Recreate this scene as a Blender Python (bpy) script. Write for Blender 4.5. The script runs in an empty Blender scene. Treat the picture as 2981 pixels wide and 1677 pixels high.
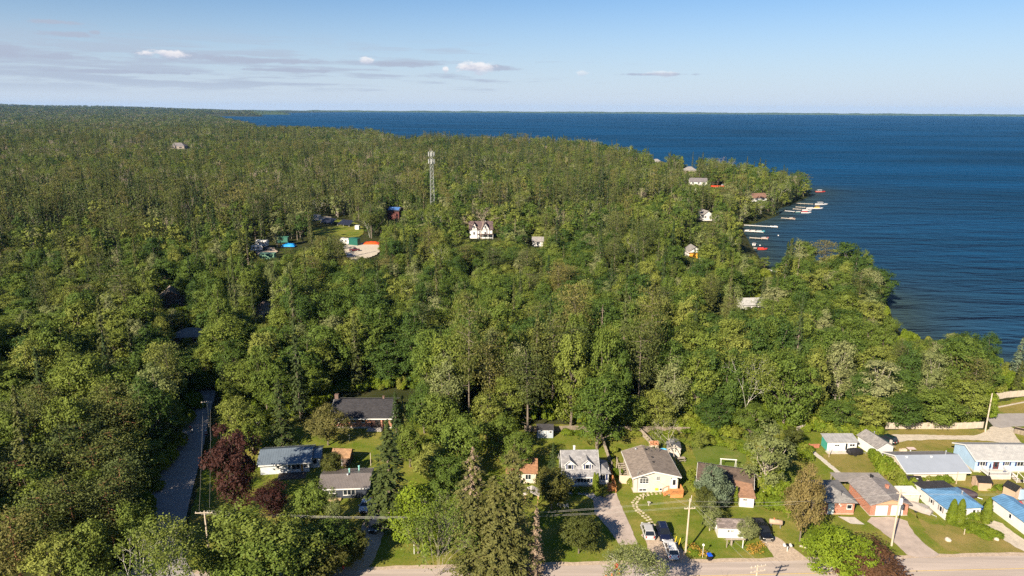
import bpy, math, random
import numpy as np

# ---------------------------------------------------------------- camera, sky, sun, exposure
scene = bpy.context.scene
CAM_H, PITCH, ROLL, FPX = 70.0, math.radians(14.4), math.radians(0.309), 2030.0
cam_data = bpy.data.cameras.new("camera")
cam_data.sensor_width = 36.0
cam_data.lens = FPX / 2981.0 * 36.0
cam_data.clip_start = 1.0
cam_data.clip_end = 40000.0
cam = bpy.data.objects.new("camera", cam_data)
scene.collection.objects.link(cam)
cam.location = (0, 0, CAM_H)
from mathutils import Matrix, Vector
cam.matrix_world = Matrix.Translation((0, 0, CAM_H)) @ Matrix.Rotation(math.pi / 2 - PITCH, 4, 'X') @ Matrix.Rotation(ROLL, 4, 'Z')
scene.camera = cam

SUN_AZ, SUN_EL = math.radians(34.5), math.radians(31.0)      # light travels forward and to the right
sd = bpy.data.lights.new("sun", 'SUN')
sd.energy = 5.0
sd.angle = math.radians(0.53)
sd.color = (1.0, 0.88, 0.70)
sun = bpy.data.objects.new("sun", sd)
scene.collection.objects.link(sun)
sun.rotation_euler = Vector((math.sin(SUN_AZ) * math.cos(SUN_EL), math.cos(SUN_AZ) * math.cos(SUN_EL), -math.sin(SUN_EL))).to_track_quat('-Z', 'Y').to_euler()
sun.location = (-60, -80, 120)

scene.view_settings.view_transform = 'Standard'
scene.view_settings.look = 'None'
scene.view_settings.exposure = 1.2
scene.view_settings.gamma = 1.0
scene.render.film_transparent = False
cy = scene.cycles
cy.use_denoising = False
cy.denoising_prefilter = 'ACCURATE'
cy.max_bounces = 6
cy.diffuse_bounces = 2
cy.glossy_bounces = 2
cy.transmission_bounces = 3
cy.volume_bounces = 0
cy.transparent_max_bounces = 4

world = bpy.data.worlds.new("World")
scene.world = world
world.use_nodes = True

def build_world():
    nt = world.node_tree
    for n in list(nt.nodes):
        nt.nodes.remove(n)
    N, L = nt.nodes.new, nt.links.new
    out = N('ShaderNodeOutputWorld')
    bg = N('ShaderNodeBackground')
    bg.inputs['Strength'].default_value = 0.050
    L(bg.outputs[0], out.inputs[0])
    sky = N('ShaderNodeTexSky')
    sky.sky_type = 'NISHITA'
    sky.sun_disc = False
    sky.sun_elevation = SUN_EL
    sky.sun_rotation = math.radians(180) + SUN_AZ
    sky.altitude = 0
    sky.air_density = 1.0
    sky.dust_density = 0.2
    sky.ozone_density = 3.0
    tc = N('ShaderNodeTexCoord')
    sep = N('ShaderNodeSeparateXYZ')
    L(tc.outputs['Generated'], sep.inputs[0])
    def m(op, a, b=None, c=None, clamp=False):
        n = N('ShaderNodeMath')
        n.operation = op
        n.use_clamp = clamp
        for i, v in enumerate((a, b, c)):
            if v is None:
                continue
            if isinstance(v, (int, float)):
                n.inputs[i].default_value = v
            else:
                L(v, n.inputs[i])
        return n.outputs[0]
    def comb(x, y, z=0.0):
        n = N('ShaderNodeCombineXYZ')
        for i, v in enumerate((x, y, z)):
            if isinstance(v, (int, float)):
                n.inputs[i].default_value = v
            else:
                L(v, n.inputs[i])
        return n.outputs[0]
    def noise(vec, scale, detail=4, rough=0.55):
        n = N('ShaderNodeTexNoise')
        n.inputs['Scale'].default_value = scale
        n.inputs['Detail'].default_value = detail
        n.inputs['Roughness'].default_value = rough
        L(vec, n.inputs['Vector'])
        return n.outputs['Fac']
    def sstep(x, lo, hi):
        n = N('ShaderNodeMapRange')
        n.interpolation_type = 'SMOOTHSTEP'
        L(x, n.inputs[0])
        n.inputs[1].default_value, n.inputs[2].default_value = lo, hi
        return n.outputs[0]
    def mix(f, a, b):
        n = N('ShaderNodeMix')
        n.data_type = 'RGBA'
        if isinstance(f, (int, float)):
            n.inputs[0].default_value = f
        else:
            L(f, n.inputs[0])
        for i, v in ((6, a), (7, b)):
            if isinstance(v, tuple):
                n.inputs[i].default_value = v + (1,)
            else:
                L(v, n.inputs[i])
        return n.outputs[2]
    x, y, z = sep.outputs
    az = m('ARCTAN2', x, y)
    el = m('ARCSINE', z)
    tint = N('ShaderNodeMix')
    tint.data_type, tint.blend_type = 'RGBA', 'MULTIPLY'
    tint.inputs[0].default_value = 1.0
    L(sky.outputs[0], tint.inputs[6])
    tint.inputs[7].default_value = (0.61, 0.78, 0.97, 1)
    col = tint.outputs[2]
    # pale haze lying along the whole horizon
    hz = m('POWER', m('SUBTRACT', 1.0, sstep(el, -0.03, 0.19), clamp=True), 1.15)
    col = mix(m('MULTIPLY', hz, 0.94), col, (5.6, 6.3, 7.5))
    # flat layers of thin grey cloud low over the horizon
    cover = m('MULTIPLY_ADD', m('COSINE', m('ADD', az, 0.95)), 0.5, 0.5)
    streak = noise(comb(m('MULTIPLY', az, 9.0), m('MULTIPLY', el, 125.0), 3.1), 1.0, 5, 0.6)
    band = m('MULTIPLY', sstep(el, 0.012, 0.032), m('SUBTRACT', 1.0, sstep(el, 0.05, 0.105)))
    th = m('ADD', streak, m('MULTIPLY', m('SUBTRACT', cover, 0.85), 1.1))
    f1 = m('MULTIPLY', m('MULTIPLY', sstep(th, 0.47, 0.66), band), 0.85, clamp=True)
    col = mix(f1, col, (4.0, 4.65, 5.8))
    # heavier grey streamers: (azimuth, elevation, half width, half height)
    wob = noise(comb(m('MULTIPLY', az, 30.0), m('MULTIPLY', el, 70.0), 0.7), 1.0, 5, 0.62)
    wob2 = noise(comb(m('MULTIPLY', az, 85.0), m('MULTIPLY', el, 170.0), 5.7), 1.0, 5, 0.6)
    def blob(a0, e0, wa, we, amp):
        da = m('DIVIDE', m('SUBTRACT', az, a0), wa)
        de = m('DIVIDE', m('SUBTRACT', el, e0), we)
        r = m('SQRT', m('ADD', m('MULTIPLY', da, da), m('MULTIPLY', de, de)))
        return m('SUBTRACT', m('ADD', 1.0, m('MULTIPLY', m('SUBTRACT', wob, 0.5), amp)), r)
    for a0, e0, wa, we in ((-0.63, 0.061, 0.075, 0.009), (-0.57, 0.0555, 0.08, 0.0042), (-0.43, 0.0613, 0.06, 0.0072), (-0.33, 0.059, 0.11, 0.0046),
                           (-0.15, 0.0578, 0.06, 0.0038), (-0.553, 0.0935, 0.036, 0.0034), (-0.545, 0.0815, 0.030, 0.0034), (-0.515, 0.0845, 0.007, 0.003),
                           (-0.03, 0.054, 0.06, 0.005), (-0.30, 0.0475, 0.09, 0.003), (-0.5, 0.041, 0.1, 0.0026), (0.19, 0.046, 0.06, 0.0025), (1.3, 0.07, 0.1, 0.01), (-1.2, 0.07, 0.12, 0.009), (2.4, 0.08, 0.1, 0.01)):
        f = m('MULTIPLY', sstep(blob(a0, e0, wa, we, 2.4), 0.0, 0.6), 0.85)
        col = mix(f, col, (3.9, 4.45, 5.6))
    # small sunlit heaps of cumulus
    for a0, e0, wa, we in ((-0.445, 0.0630, 0.034, 0.0075), (-0.198, 0.0618, 0.013, 0.0075), (-0.050, 0.0545, 0.032, 0.0115), (-0.0925, 0.0515, 0.006, 0.0060),
                           (0.200, 0.0468, 0.03, 0.0055), (0.095, 0.0475, 0.009, 0.0045), (-1.0, 0.075, 0.03, 0.01), (0.9, 0.06, 0.03, 0.008)):
        b = m('ADD', blob(a0, e0, wa, we, 1.5), m('MULTIPLY', m('SUBTRACT', wob2, 0.5), 1.3))
        f = m('MULTIPLY', sstep(b, 0.1, 0.6), 0.72 if a0 < 0.05 else 0.35)
        top = sstep(m('ADD', m('DIVIDE', m('SUBTRACT', el, e0), we), m('MULTIPLY', m('SUBTRACT', wob2, 0.5), 2.2)), -0.7, 0.7)
        col = mix(f, col, mix(top, (5.2, 5.5, 6.6), (9.2, 8.7, 8.6)))
    L(col, bg.inputs['Color'])
build_world()

# ---------------------------------------------------------------- helpers
COL = scene.collection.objects
def gp(px, py, z=0.0):
    """ground point seen at a place of the 2576 px wide survey picture, at height z"""
    u, v = (px * 1.1572 - 1490.5) / FPX, (838.5 - py * 1.1572) / FPX
    c, s = math.cos(ROLL), math.sin(ROLL)
    u, v = u * c - v * s, u * s + v * c
    d = (u, math.cos(PITCH) + v * math.sin(PITCH), -math.sin(PITCH) + v * math.cos(PITCH))
    t = (z - CAM_H) / d[2]
    return (d[0] * t, d[1] * t)
def project(x, y, z):
    """the reverse: world point to survey picture coordinates and depth"""
    dz = z - CAM_H
    dep = y * math.cos(PITCH) - dz * math.sin(PITCH)
    v = (y * math.sin(PITCH) + dz * math.cos(PITCH)) / dep
    u = x / dep
    c, s = math.cos(ROLL), math.sin(ROLL)
    u, v = u * c + v * s, -u * s + v * c
    return (u * FPX + 1490.5) / 1.1572, (838.5 - v * FPX) / 1.1572, dep

MATS = {}
def nodes_of(name):
    m = bpy.data.materials.new(name)
    m.use_nodes = True
    nt = m.node_tree
    b = nt.nodes['Principled BSDF']
    MATS[name] = m
    return m, nt, b
def ramp(nt, fac, stops):
    r = nt.nodes.new('ShaderNodeValToRGB')
    e = r.color_ramp.elements
    while len(e) < len(stops):
        e.new(0.5)
    for i, (p, c) in enumerate(stops):
        e[i].position = p
        e[i].color = tuple(c) + (1,)
    nt.links.new(fac, r.inputs[0])
    return r.outputs[0]
def noise_node(nt, scale, detail=3, rough=0.6, coord='Object', stretch=None):
    tc = nt.nodes.new('ShaderNodeTexCoord')
    src = tc.outputs[coord]
    if coord == 'World':
        pass
    if stretch:
        mp = nt.nodes.new('ShaderNodeMapping')
        mp.inputs['Scale'].default_value = stretch
        nt.links.new(src, mp.inputs[0])
        src = mp.outputs[0]
    n = nt.nodes.new('ShaderNodeTexNoise')
    n.inputs['Scale'].default_value = scale
    n.inputs['Detail'].default_value = detail
    n.inputs['Roughness'].default_value = rough
    nt.links.new(src, n.inputs['Vector'])
    return n.outputs['Fac']
def sc(c, k):
    return tuple(min(1, max(0, v * k)) for v in c)
def pmat(name, col, rough=0.7, var=0.18, scale=1.5, bump=0.0, bscale=20, spec=0.3, metal=0.0, stretch=None, col2=None):
    if name in MATS:
        return MATS[name]
    m, nt, b = nodes_of(name)
    f = noise_node(nt, scale, 5, 0.65, stretch=stretch)
    c = ramp(nt, f, [(0.3, sc(col, 1 - var)), (0.7, col2 or sc(col, 1 + var))])
    nt.links.new(c, b.inputs['Base Color'])
    b.inputs['Roughness'].default_value = rough
    b.inputs['Specular IOR Level'].default_value = spec
    b.inputs['Metallic'].default_value = metal
    if bump:
        bf = noise_node(nt, bscale, 2, 0.6)
        bn = nt.nodes.new('ShaderNodeBump')
        bn.inputs['Strength'].default_value = bump
        bn.inputs['Distance'].default_value = 0.05
        nt.links.new(bf, bn.inputs['Height'])
        nt.links.new(bn.outputs[0], b.inputs['Normal'])
    return m
def siding(name, col, pitch=0.2, var=0.06):
    """horizontal lapped boards: a saw-tooth relief and a faint weathering"""
    if name in MATS:
        return MATS[name]
    m, nt, b = nodes_of(name)
    f = noise_node(nt, 1.2, 4, 0.65, stretch=(1, 1, 0.4))
    nt.links.new(ramp(nt, f, [(0.25, sc(col, 1 - var * 2)), (0.7, sc(col, 1 + var))]), b.inputs['Base Color'])
    b.inputs['Roughness'].default_value = 0.55
    tc = nt.nodes.new('ShaderNodeTexCoord')
    w = nt.nodes.new('ShaderNodeTexWave')
    w.wave_type, w.bands_direction, w.wave_profile = 'BANDS', 'Z', 'SAW'
    w.inputs['Scale'].default_value = 1.0 / pitch / 3.18
    w.inputs['Distortion'].default_value = 0
    nt.links.new(tc.outputs['Object'], w.inputs['Vector'])
    bn = nt.nodes.new('ShaderNodeBump')
    bn.inputs['Strength'].default_value = 0.5
    bn.inputs['Distance'].default_value = 0.02
    nt.links.new(w.outputs[0], bn.inputs['Height'])
    nt.links.new(bn.outputs[0], b.inputs['Normal'])
    return m
def brickmat(name, col, mortar=(0.42, 0.38, 0.34)):
    if name in MATS:
        return MATS[name]
    m, nt, b = nodes_of(name)
    tc = nt.nodes.new('ShaderNodeTexCoord')
    sep = nt.nodes.new('ShaderNodeSeparateXYZ')
    nt.links.new(tc.outputs['Object'], sep.inputs[0])
    ad = nt.nodes.new('ShaderNodeMath')
    nt.links.new(sep.outputs[0], ad.inputs[0])
    nt.links.new(sep.outputs[1], ad.inputs[1])
    cb = nt.nodes.new('ShaderNodeCombineXYZ')
    nt.links.new(ad.outputs[0], cb.inputs[0])
    nt.links.new(sep.outputs[2], cb.inputs[1])
    br = nt.nodes.new('ShaderNodeTexBrick')
    br.inputs['Scale'].default_value = 1.0
    br.inputs['Brick Width'].default_value = 0.32
    br.inputs['Row Height'].default_value = 0.14
    br.inputs['Mortar Size'].default_value = 0.012
    br.inputs['Color1'].default_value = sc(col, 0.75) + (1,)
    br.inputs['Color2'].default_value = sc(col, 1.25) + (1,)
    br.inputs['Mortar'].default_value = mortar + (1,)
    nt.links.new(cb.outputs[0], br.inputs['Vector'])
    nt.links.new(br.outputs['Color'], b.inputs['Base Color'])
    b.inputs['Roughness'].default_value = 0.85
    return m
def shingle(name, col, var=0.22):
    """asphalt shingles: courses with uneven tabs, streaks of age"""
    if name in MATS:
        return MATS[name]
    m, nt, b = nodes_of(name)
    tc = nt.nodes.new('ShaderNodeTexCoord')
    br = nt.nodes.new('ShaderNodeTexBrick')
    br.inputs['Scale'].default_value = 1.0
    br.inputs['Brick Width'].default_value = 0.45
    br.inputs['Row Height'].default_value = 0.22
    br.inputs['Mortar Size'].default_value = 0.015
    br.inputs['Color1'].default_value = sc(col, 1 - var) + (1,)
    br.inputs['Color2'].default_value = sc(col, 1 + var) + (1,)
    br.inputs['Mortar'].default_value = sc(col, 0.6) + (1,)
    nt.links.new(tc.outputs['Object'], br.inputs['Vector'])
    f = noise_node(nt, 0.9, 5, 0.7)
    mx = nt.nodes.new('ShaderNodeMix')
    mx.data_type, mx.blend_type = 'RGBA', 'MULTIPLY'
    mx.inputs[0].default_value = 1.0
    nt.links.new(br.outputs['Color'], mx.inputs[6])
    nt.links.new(ramp(nt, f, [(0.25, (0.72, 0.72, 0.74)), (0.75, (1.15, 1.13, 1.1))]), mx.inputs[7])
    nt.links.new(mx.outputs[2], b.inputs['Base Color'])
    b.inputs['Roughness'].default_value = 0.9
    b.inputs['Specular IOR Level'].default_value = 0.2
    return m
def glassmat():
    m, nt, b = nodes_of('window_glass')
    b.inputs['Base Color'].default_value = (0.015, 0.02, 0.028, 1)
    b.inputs['Roughness'].default_value = 0.06
    b.inputs['Specular IOR Level'].default_value = 0.6
    return m
GLASS = glassmat()
WHITE = pmat('white_paint', (0.62, 0.61, 0.585), 0.5, 0.05)
NAVY = pmat('navy_paint', (0.02, 0.035, 0.12), 0.5, 0.1)
BLACK = pmat('black_plastic', (0.012, 0.012, 0.014), 0.5, 0.2)
METAL = pmat('grey_metal', (0.42, 0.43, 0.44), 0.4, 0.15, metal=0.6)
RUBBER = pmat('rubber', (0.018, 0.018, 0.018), 0.85, 0.2)
CONCRETE = pmat('concrete', (0.44, 0.40, 0.35), 0.9, 0.18, 0.8, 0.3)
WOODGREY = pmat('weathered_wood', (0.30, 0.25, 0.20), 0.85, 0.25, 3.0, stretch=(1, 1, 0.2))
CEDAR = pmat('cedar_wood', (0.50, 0.22, 0.08), 0.7, 0.2, 2.0)

class MB:
    """collects shapes, then links them as one mesh object"""
    def __init__(self):
        self.v, self.f, self.mi = [], [], []
    def poly(self, pts, mi=0):
        i = len(self.v)
        self.v += [tuple(p) for p in pts]
        self.f.append(tuple(range(i, i + len(pts))))
        self.mi.append(mi)
        return self
    def faces(self, pts, fs, mi=0):
        i = len(self.v)
        self.v += [tuple(p) for p in pts]
        for f in fs:
            self.f.append(tuple(i + k for k in f))
            self.mi.append(mi)
        return self
    def box(self, x0, y0, z0, x1, y1, z1, mi=0):
        return self.faces([(x0, y0, z0), (x1, y0, z0), (x1, y1, z0), (x0, y1, z0), (x0, y0, z1), (x1, y0, z1), (x1, y1, z1), (x0, y1, z1)],
                          [(0, 3, 2, 1), (4, 5, 6, 7), (0, 1, 5, 4), (1, 2, 6, 5), (2, 3, 7, 6), (3, 0, 4, 7)], mi)
    def prism(self, base, top, mi=0):
        n = len(base)
        return self.faces(list(base) + list(top), [tuple(range(n))[::-1], tuple(range(n, 2 * n))] + [(k, (k + 1) % n, n + (k + 1) % n, n + k) for k in range(n)], mi)
    def slab(self, quad, t, mi=0):
        """quad thickened downwards along its normal"""
        q = [Vector(p) for p in quad]
        n = (q[1] - q[0]).cross(q[2] - q[0]).normalized()
        if n.z < 0:
            n = -n
        lo = [p - n * t for p in q]
        return self.prism([tuple(p) for p in lo], [tuple(p) for p in q], mi)
    def tube(self, p0, p1, r0, r1=None, n=6, mi=0, cap=True):
        r1 = r0 if r1 is None else r1
        a, b = Vector(p0), Vector(p1)
        d = (b - a)
        if d.length < 1e-6:
            return self
        d.normalize()
        t = d.cross(Vector((0, 0, 1)) if abs(d.z) < 0.9 else Vector((1, 0, 0))).normalized()
        s = d.cross(t)
        ring = lambda c, r: [tuple(c + (t * math.cos(2 * math.pi * k / n) + s * math.sin(2 * math.pi * k / n)) * r) for k in range(n)]
        fs = [(k, (k + 1) % n, n + (k + 1) % n, n + k) for k in range(n)]
        if cap:
            fs += [tuple(range(n))[::-1], tuple(range(n, 2 * n))]
        return self.faces(ring(a, r0) + ring(b, r1), fs, mi)
    def loft(self, rings, mi=0, cap=True):
        n, pts, fs = len(rings[0]), [], []
        for r in rings:
            pts += r
        for k in range(len(rings) - 1):
            for j in range(n):
                fs.append((k * n + j, k * n + (j + 1) % n, (k + 1) * n + (j + 1) % n, (k + 1) * n + j))
        if cap:
            fs += [tuple(range(n))[::-1], tuple(range((len(rings) - 1) * n, len(rings) * n))]
        return self.faces(pts, fs, mi)
    def mesh(self, name, mats):
        me = bpy.data.meshes.new(name)
        me.from_pydata(self.v, [], self.f)
        for m in (mats if isinstance(mats, (list, tuple)) else [mats]):
            me.materials.append(m)
        if isinstance(mats, (list, tuple)) and len(mats) > 1:
            me.polygons.foreach_set('material_index', self.mi)
        me.update()
        return me
    def build(self, name, mats, parent=None, loc=None, rz=0.0, smooth=False):
        me = self.mesh(name, mats)
        if smooth:
            me.polygons.foreach_set('use_smooth', [True] * len(me.polygons))
        return link(name, me, parent, loc, rz)
def link(name, me, parent=None, loc=None, rz=0.0):
    o = bpy.data.objects.new(name, me)
    COL.link(o)
    if parent is not None:
        o.parent = parent
    if loc is not None:
        o.location = loc
    if rz:
        o.rotation_euler = (0, 0, rz)
    return o
def tag(o, label, cat, group=None):
    o['label'], o['category'] = label, cat
    if group:
        o['group'] = group
    return o
def thing(name, label, cat, loc, rz=0.0, group=None):
    o = link(name, None, None, loc, rz)
    o.empty_display_size = 0.3
    return tag(o, label, cat, group)
def copy_tree(o, parent=None):
    c = o.copy()
    COL.link(c)
    c.parent = parent
    for ch in o.children:
        copy_tree(ch, c)
    return c
def struct(o, kind='structure'):
    o['kind'] = kind
    return o

# ---------------------------------------------------------------- terrain, lake, far shore
LAKE_Z = -3.0
rng = np.random.default_rng(7)
def vnoise(x, y, seed=0):
    """smooth value noise on arrays"""
    x, y = np.asarray(x, float), np.asarray(y, float)
    xi, yi = np.floor(x), np.floor(y)
    fx, fy = x - xi, y - yi
    fx, fy = fx * fx * (3 - 2 * fx), fy * fy * (3 - 2 * fy)
    def h(a, b):
        s = np.sin(a * 127.1 + b * 311.7 + seed * 74.7) * 43758.5453
        return s - np.floor(s)
    return (h(xi, yi) * (1 - fx) + h(xi + 1, yi) * fx) * (1 - fy) + (h(xi, yi + 1) * (1 - fx) + h(xi + 1, yi + 1) * fx) * fy
shore_px = [(2236, 775, -3), (2232, 755, -3), (2180, 728, -3), (2080, 712, -3), (2000, 702, -3), (1945, 685, -3), (1912, 650, -3), (1888, 615, -3), (1874, 590, -3), (1866, 572, -3),
            (1900, 562, -3), (1932, 552, -3), (1962, 540, -3), (1946, 530, -3), (1985, 517, -3), (2020, 503, -3), (2048, 487, -3), (2052, 476, -3),
            (2040, 446, 12), (1980, 432, 14), (1890, 413, 14), (1800, 409, 14), (1700, 394, 14), (1640, 383, 14), (1560, 371, 14), (1500, 354, 14), (1400, 351, 14), (1250, 344, 14),
            (1150, 347, 14), (1010, 344, 14), (960, 329, 14), (900, 324, 14), (800, 319, 14), (660, 317, 14), (625, 305, 14), (560, 294, 14), (520, 287, 14)]
SHORE = [(420, -300), (300, 40), (190, 140), (160, 172), (146.4, 188), (134, 205), (129.5, 217.3), (134, 232)] + [gp(*p) for p in shore_px]
LAKEPOLY = np.array(SHORE + [(-2100, 6000), (-3400, 9500), (-3000, 13800), (3000, 14200), (16000, 13000), (22000, 4000), (9000, -3000)])
def lake_distance(x, y):
    """signed distance to the shoreline, positive on land"""
    x, y = np.asarray(x, float).ravel(), np.asarray(y, float).ravel()
    best = np.full(x.shape, 1e12)
    inside = np.zeros(x.shape, bool)
    n = len(LAKEPOLY)
    for i in range(n):
        ax, ay = LAKEPOLY[i]
        bx, by = LAKEPOLY[(i + 1) % n]
        dx, dy = bx - ax, by - ay
        t = np.clip(((x - ax) * dx + (y - ay) * dy) / (dx * dx + dy * dy), 0, 1)
        best = np.minimum(best, (x - ax - t * dx) ** 2 + (y - ay - t * dy) ** 2)
        c = ((ay > y) != (by > y))
        with np.errstate(divide='ignore', invalid='ignore'):
            c &= x < (bx - ax) * (y - ay) / (by - ay + 1e-12) + ax
        inside ^= c
    d = np.sqrt(best)
    return np.where(inside, -d, d)
def sm(x, a, b):
    t = np.clip((x - a) / (b - a), 0, 1)
    return t * t * (3 - 2 * t)
def land_height(x, y):
    x, y = np.asarray(x, float), np.asarray(y, float)
    d = lake_distance(x, y).reshape(x.shape)
    r = np.hypot(x, y)
    az = np.degrees(np.arctan2(x, y))
    base = np.clip(-4.4 + (d + 4) * 0.35, -7, 0)
    hills = 55 * sm(r, 3500, 9500) * sm(-az, 16, 36) + 14 * sm(r, 3000, 8000) * sm(-az, 12, 20)
    hills = hills * (0.75 + 0.5 * vnoise(x / 900, y / 900, 3))
    roll = (vnoise(x / 160, y / 160, 1) - 0.45) * 7 * sm(r, 380, 900) + (vnoise(x / 60, y / 60, 2) - 0.5) * 2 * sm(r, 300, 600)
    return base + np.where(d > 3, (hills + roll) * sm(d, 3, 70), 0)

def grid_mesh(name, X, Y, Z, mat, closed=False, attr=None):
    nr, na = X.shape
    V = np.stack([X, Y, Z], -1).reshape(-1, 3)
    idx = np.arange(nr * na).reshape(nr, na)
    nxt = np.roll(idx, -1, 1)
    a = (idx[:-1], nxt[:-1], nxt[1:], idx[1:]) if closed else (idx[:-1, :-1], idx[:-1, 1:], idx[1:, 1:], idx[1:, :-1])
    F = np.stack(a, -1).reshape(-1, 4)
    me = quad_mesh(name, V, F)
    me.materials.append(mat)
    if attr:
        at = me.attributes.new(attr[0], 'FLOAT', 'POINT')
        at.data.foreach_set('value', attr[1].astype(np.float32).ravel())
    return me
def quad_mesh(name, V, F):
    me = bpy.data.meshes.new(name)
    V = np.asarray(V, np.float32)
    F = np.asarray(F, np.int32)
    me.vertices.add(len(V))
    me.vertices.foreach_set('co', V.ravel())
    me.loops.add(F.size)
    me.loops.foreach_set('vertex_index', F.ravel())
    me.polygons.add(len(F))
    me.polygons.foreach_set('loop_start', np.arange(len(F), dtype=np.int32) * F.shape[1])
    me.update(calc_edges=True)
    return me

def ground_material():
    m, nt, b = nodes_of('forest_floor')
    f = noise_node(nt, 0.09, 6, 0.65)
    c = ramp(nt, f, [(0.3, (0.022, 0.030, 0.010)), (0.5, (0.04, 0.045, 0.016)), (0.72, (0.07, 0.06, 0.03))])
    nt.links.new(c, b.inputs['Base Color'])
    b.inputs['Roughness'].default_value = 1.0
    b.inputs['Specular IOR Level'].default_value = 0.015
    return m
def grass_material(name, lush, dry, bias):
    """mown grass: drier patches, mowing wear and a fine rough relief"""
    m, nt, b = nodes_of(name)
    f = noise_node(nt, 0.16, 6, 0.68)
    g = noise_node(nt, 1.7, 5, 0.75)
    h = noise_node(nt, 9.0, 3, 0.7)
    mx = nt.nodes.new('ShaderNodeMath')
    mx.operation = 'MULTIPLY_ADD'
    nt.links.new(g, mx.inputs[0])
    mx.inputs[1].default_value = 0.35
    nt.links.new(f, mx.inputs[2])
    mx2 = nt.nodes.new('ShaderNodeMath')
    mx2.operation = 'MULTIPLY_ADD'
    nt.links.new(h, mx2.inputs[0])
    mx2.inputs[1].default_value = 0.3
    nt.links.new(mx.outputs[0], mx2.inputs[2])
    c = ramp(nt, mx2.outputs[0], [(0.55 - bias, sc(lush, 0.72)), (0.75 - bias, lush), (0.93 - bias, tuple((a + b_) / 2 for a, b_ in zip(lush, dry))), (1.12 - bias, dry)])
    nt.links.new(c, b.inputs['Base Color'])
    b.inputs['Roughness'].default_value = 0.95
    b.inputs['Specular IOR Level'].default_value = 0.1
    bn = nt.nodes.new('ShaderNodeBump')
    bn.inputs['Strength'].default_value = 0.7
    bn.inputs['Distance'].default_value = 0.12
    nt.links.new(h, bn.inputs['Height'])
    nt.links.new(bn.outputs[0], b.inputs['Normal'])
    return m
def water_material():
    m, nt, b = nodes_of('lake_water')
    at = nt.nodes.new('ShaderNodeAttribute')
    at.attribute_name = 'shallow'
    f = noise_node(nt, 0.006, 4, 0.6, stretch=(0.3, 1, 1))
    deep = ramp(nt, f, [(0.36, (0.003, 0.034, 0.084)), (0.60, (0.004, 0.056, 0.145))])  # sky reflection and its darker gust bands are put into the diffuse colour
    mx = nt.nodes.new('ShaderNodeMix')
    mx.data_type = 'RGBA'
    nt.links.new(at.outputs['Fac'], mx.inputs[0])
    nt.links.new(deep, mx.inputs[6])
    mx.inputs[7].default_value = (0.024, 0.044, 0.050, 1)
    nt.nodes.remove(b)
    body = nt.nodes.new('ShaderNodeBsdfDiffuse')
    nt.links.new(mx.outputs[2], body.inputs['Color'])
    gl = nt.nodes.new('ShaderNodeBsdfGlossy')
    gl.inputs['Roughness'].default_value = 0.35
    ms = nt.nodes.new('ShaderNodeMixShader')
    ms.inputs[0].default_value = 0.045
    nt.links.new(body.outputs[0], ms.inputs[1])
    nt.links.new(gl.outputs[0], ms.inputs[2])
    nt.links.new(ms.outputs[0], nt.nodes['Material Output'].inputs[0])
    # wind waves: three lengths of ripple running the same way; gust bands sit in the water colour
    def waves(scale, stretch, rot):
        tc = nt.nodes.new('ShaderNodeTexCoord')
        mp = nt.nodes.new('ShaderNodeMapping')
        mp.inputs['Rotation'].default_value = (0, 0, rot)
        mp.inputs['Scale'].default_value = stretch
        nt.links.new(tc.outputs['Object'], mp.inputs[0])
        n = nt.nodes.new('ShaderNodeTexNoise')
        n.inputs['Scale'].default_value = scale
        n.inputs['Detail'].default_value = 3
        n.inputs['Roughness'].default_value = 0.6
        nt.links.new(mp.outputs[0], n.inputs['Vector'])
        return n.outputs['Fac']
    w1 = waves(0.30, (0.35, 1, 1), 0.25)
    w2 = waves(0.08, (0.3, 1, 1), 0.32)
    ad = nt.nodes.new('ShaderNodeMath')
    ad.operation = 'MULTIPLY_ADD'
    nt.links.new(w2, ad.inputs[0])
    ad.inputs[1].default_value = 5.0
    nt.links.new(w1, ad.inputs[2])
    bn = nt.nodes.new('ShaderNodeBump')
    bn.inputs['Strength'].default_value = 1.0
    bn.inputs['Distance'].default_value = 1.8
    nt.links.new(ad.outputs[0], bn.inputs['Height'])
    nt.links.new(bn.outputs[0], body.inputs['Normal'])
    nt.links.new(bn.outputs[0], gl.inputs['Normal'])
    return m

ang = np.radians(np.concatenate([np.arange(-180, -56, 4.0), np.arange(-56, 56, 0.5), np.arange(56, 180, 4.0)]))
rad = np.concatenate([[0.5, 15, 30], 45 * 1.016 ** np.arange(0, 366)])
A_, R_ = np.meshgrid(ang, rad)
X_, Y_ = R_ * np.sin(A_), R_ * np.cos(A_)
Z_ = land_height(X_, Y_)
ground = struct(link('ground', grid_mesh('ground', X_, Y_, Z_, ground_material(), closed=True)))
ground.data.polygons.foreach_set('use_smooth', [True] * len(ground.data.polygons))

ang = np.radians(np.arange(-40, 100, 0.5))
rad = 100 * 1.03 ** np.arange(0, 170)
A_, R_ = np.meshgrid(ang, rad)
X_, Y_ = R_ * np.sin(A_), R_ * np.cos(A_)
D_ = lake_distance(X_, Y_).reshape(X_.shape)
shal = np.exp(np.minimum(D_, 0) / 16.0) * 0.85 + 0.45 * np.exp(np.minimum(D_, 0) / 110.0) * sm(-R_, -1200, -500)
lake = struct(link('lake', grid_mesh('lake', X_, Y_, np.full(X_.shape, LAKE_Z), water_material(), attr=('shallow', np.clip(shal, 0, 1)))))

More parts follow.
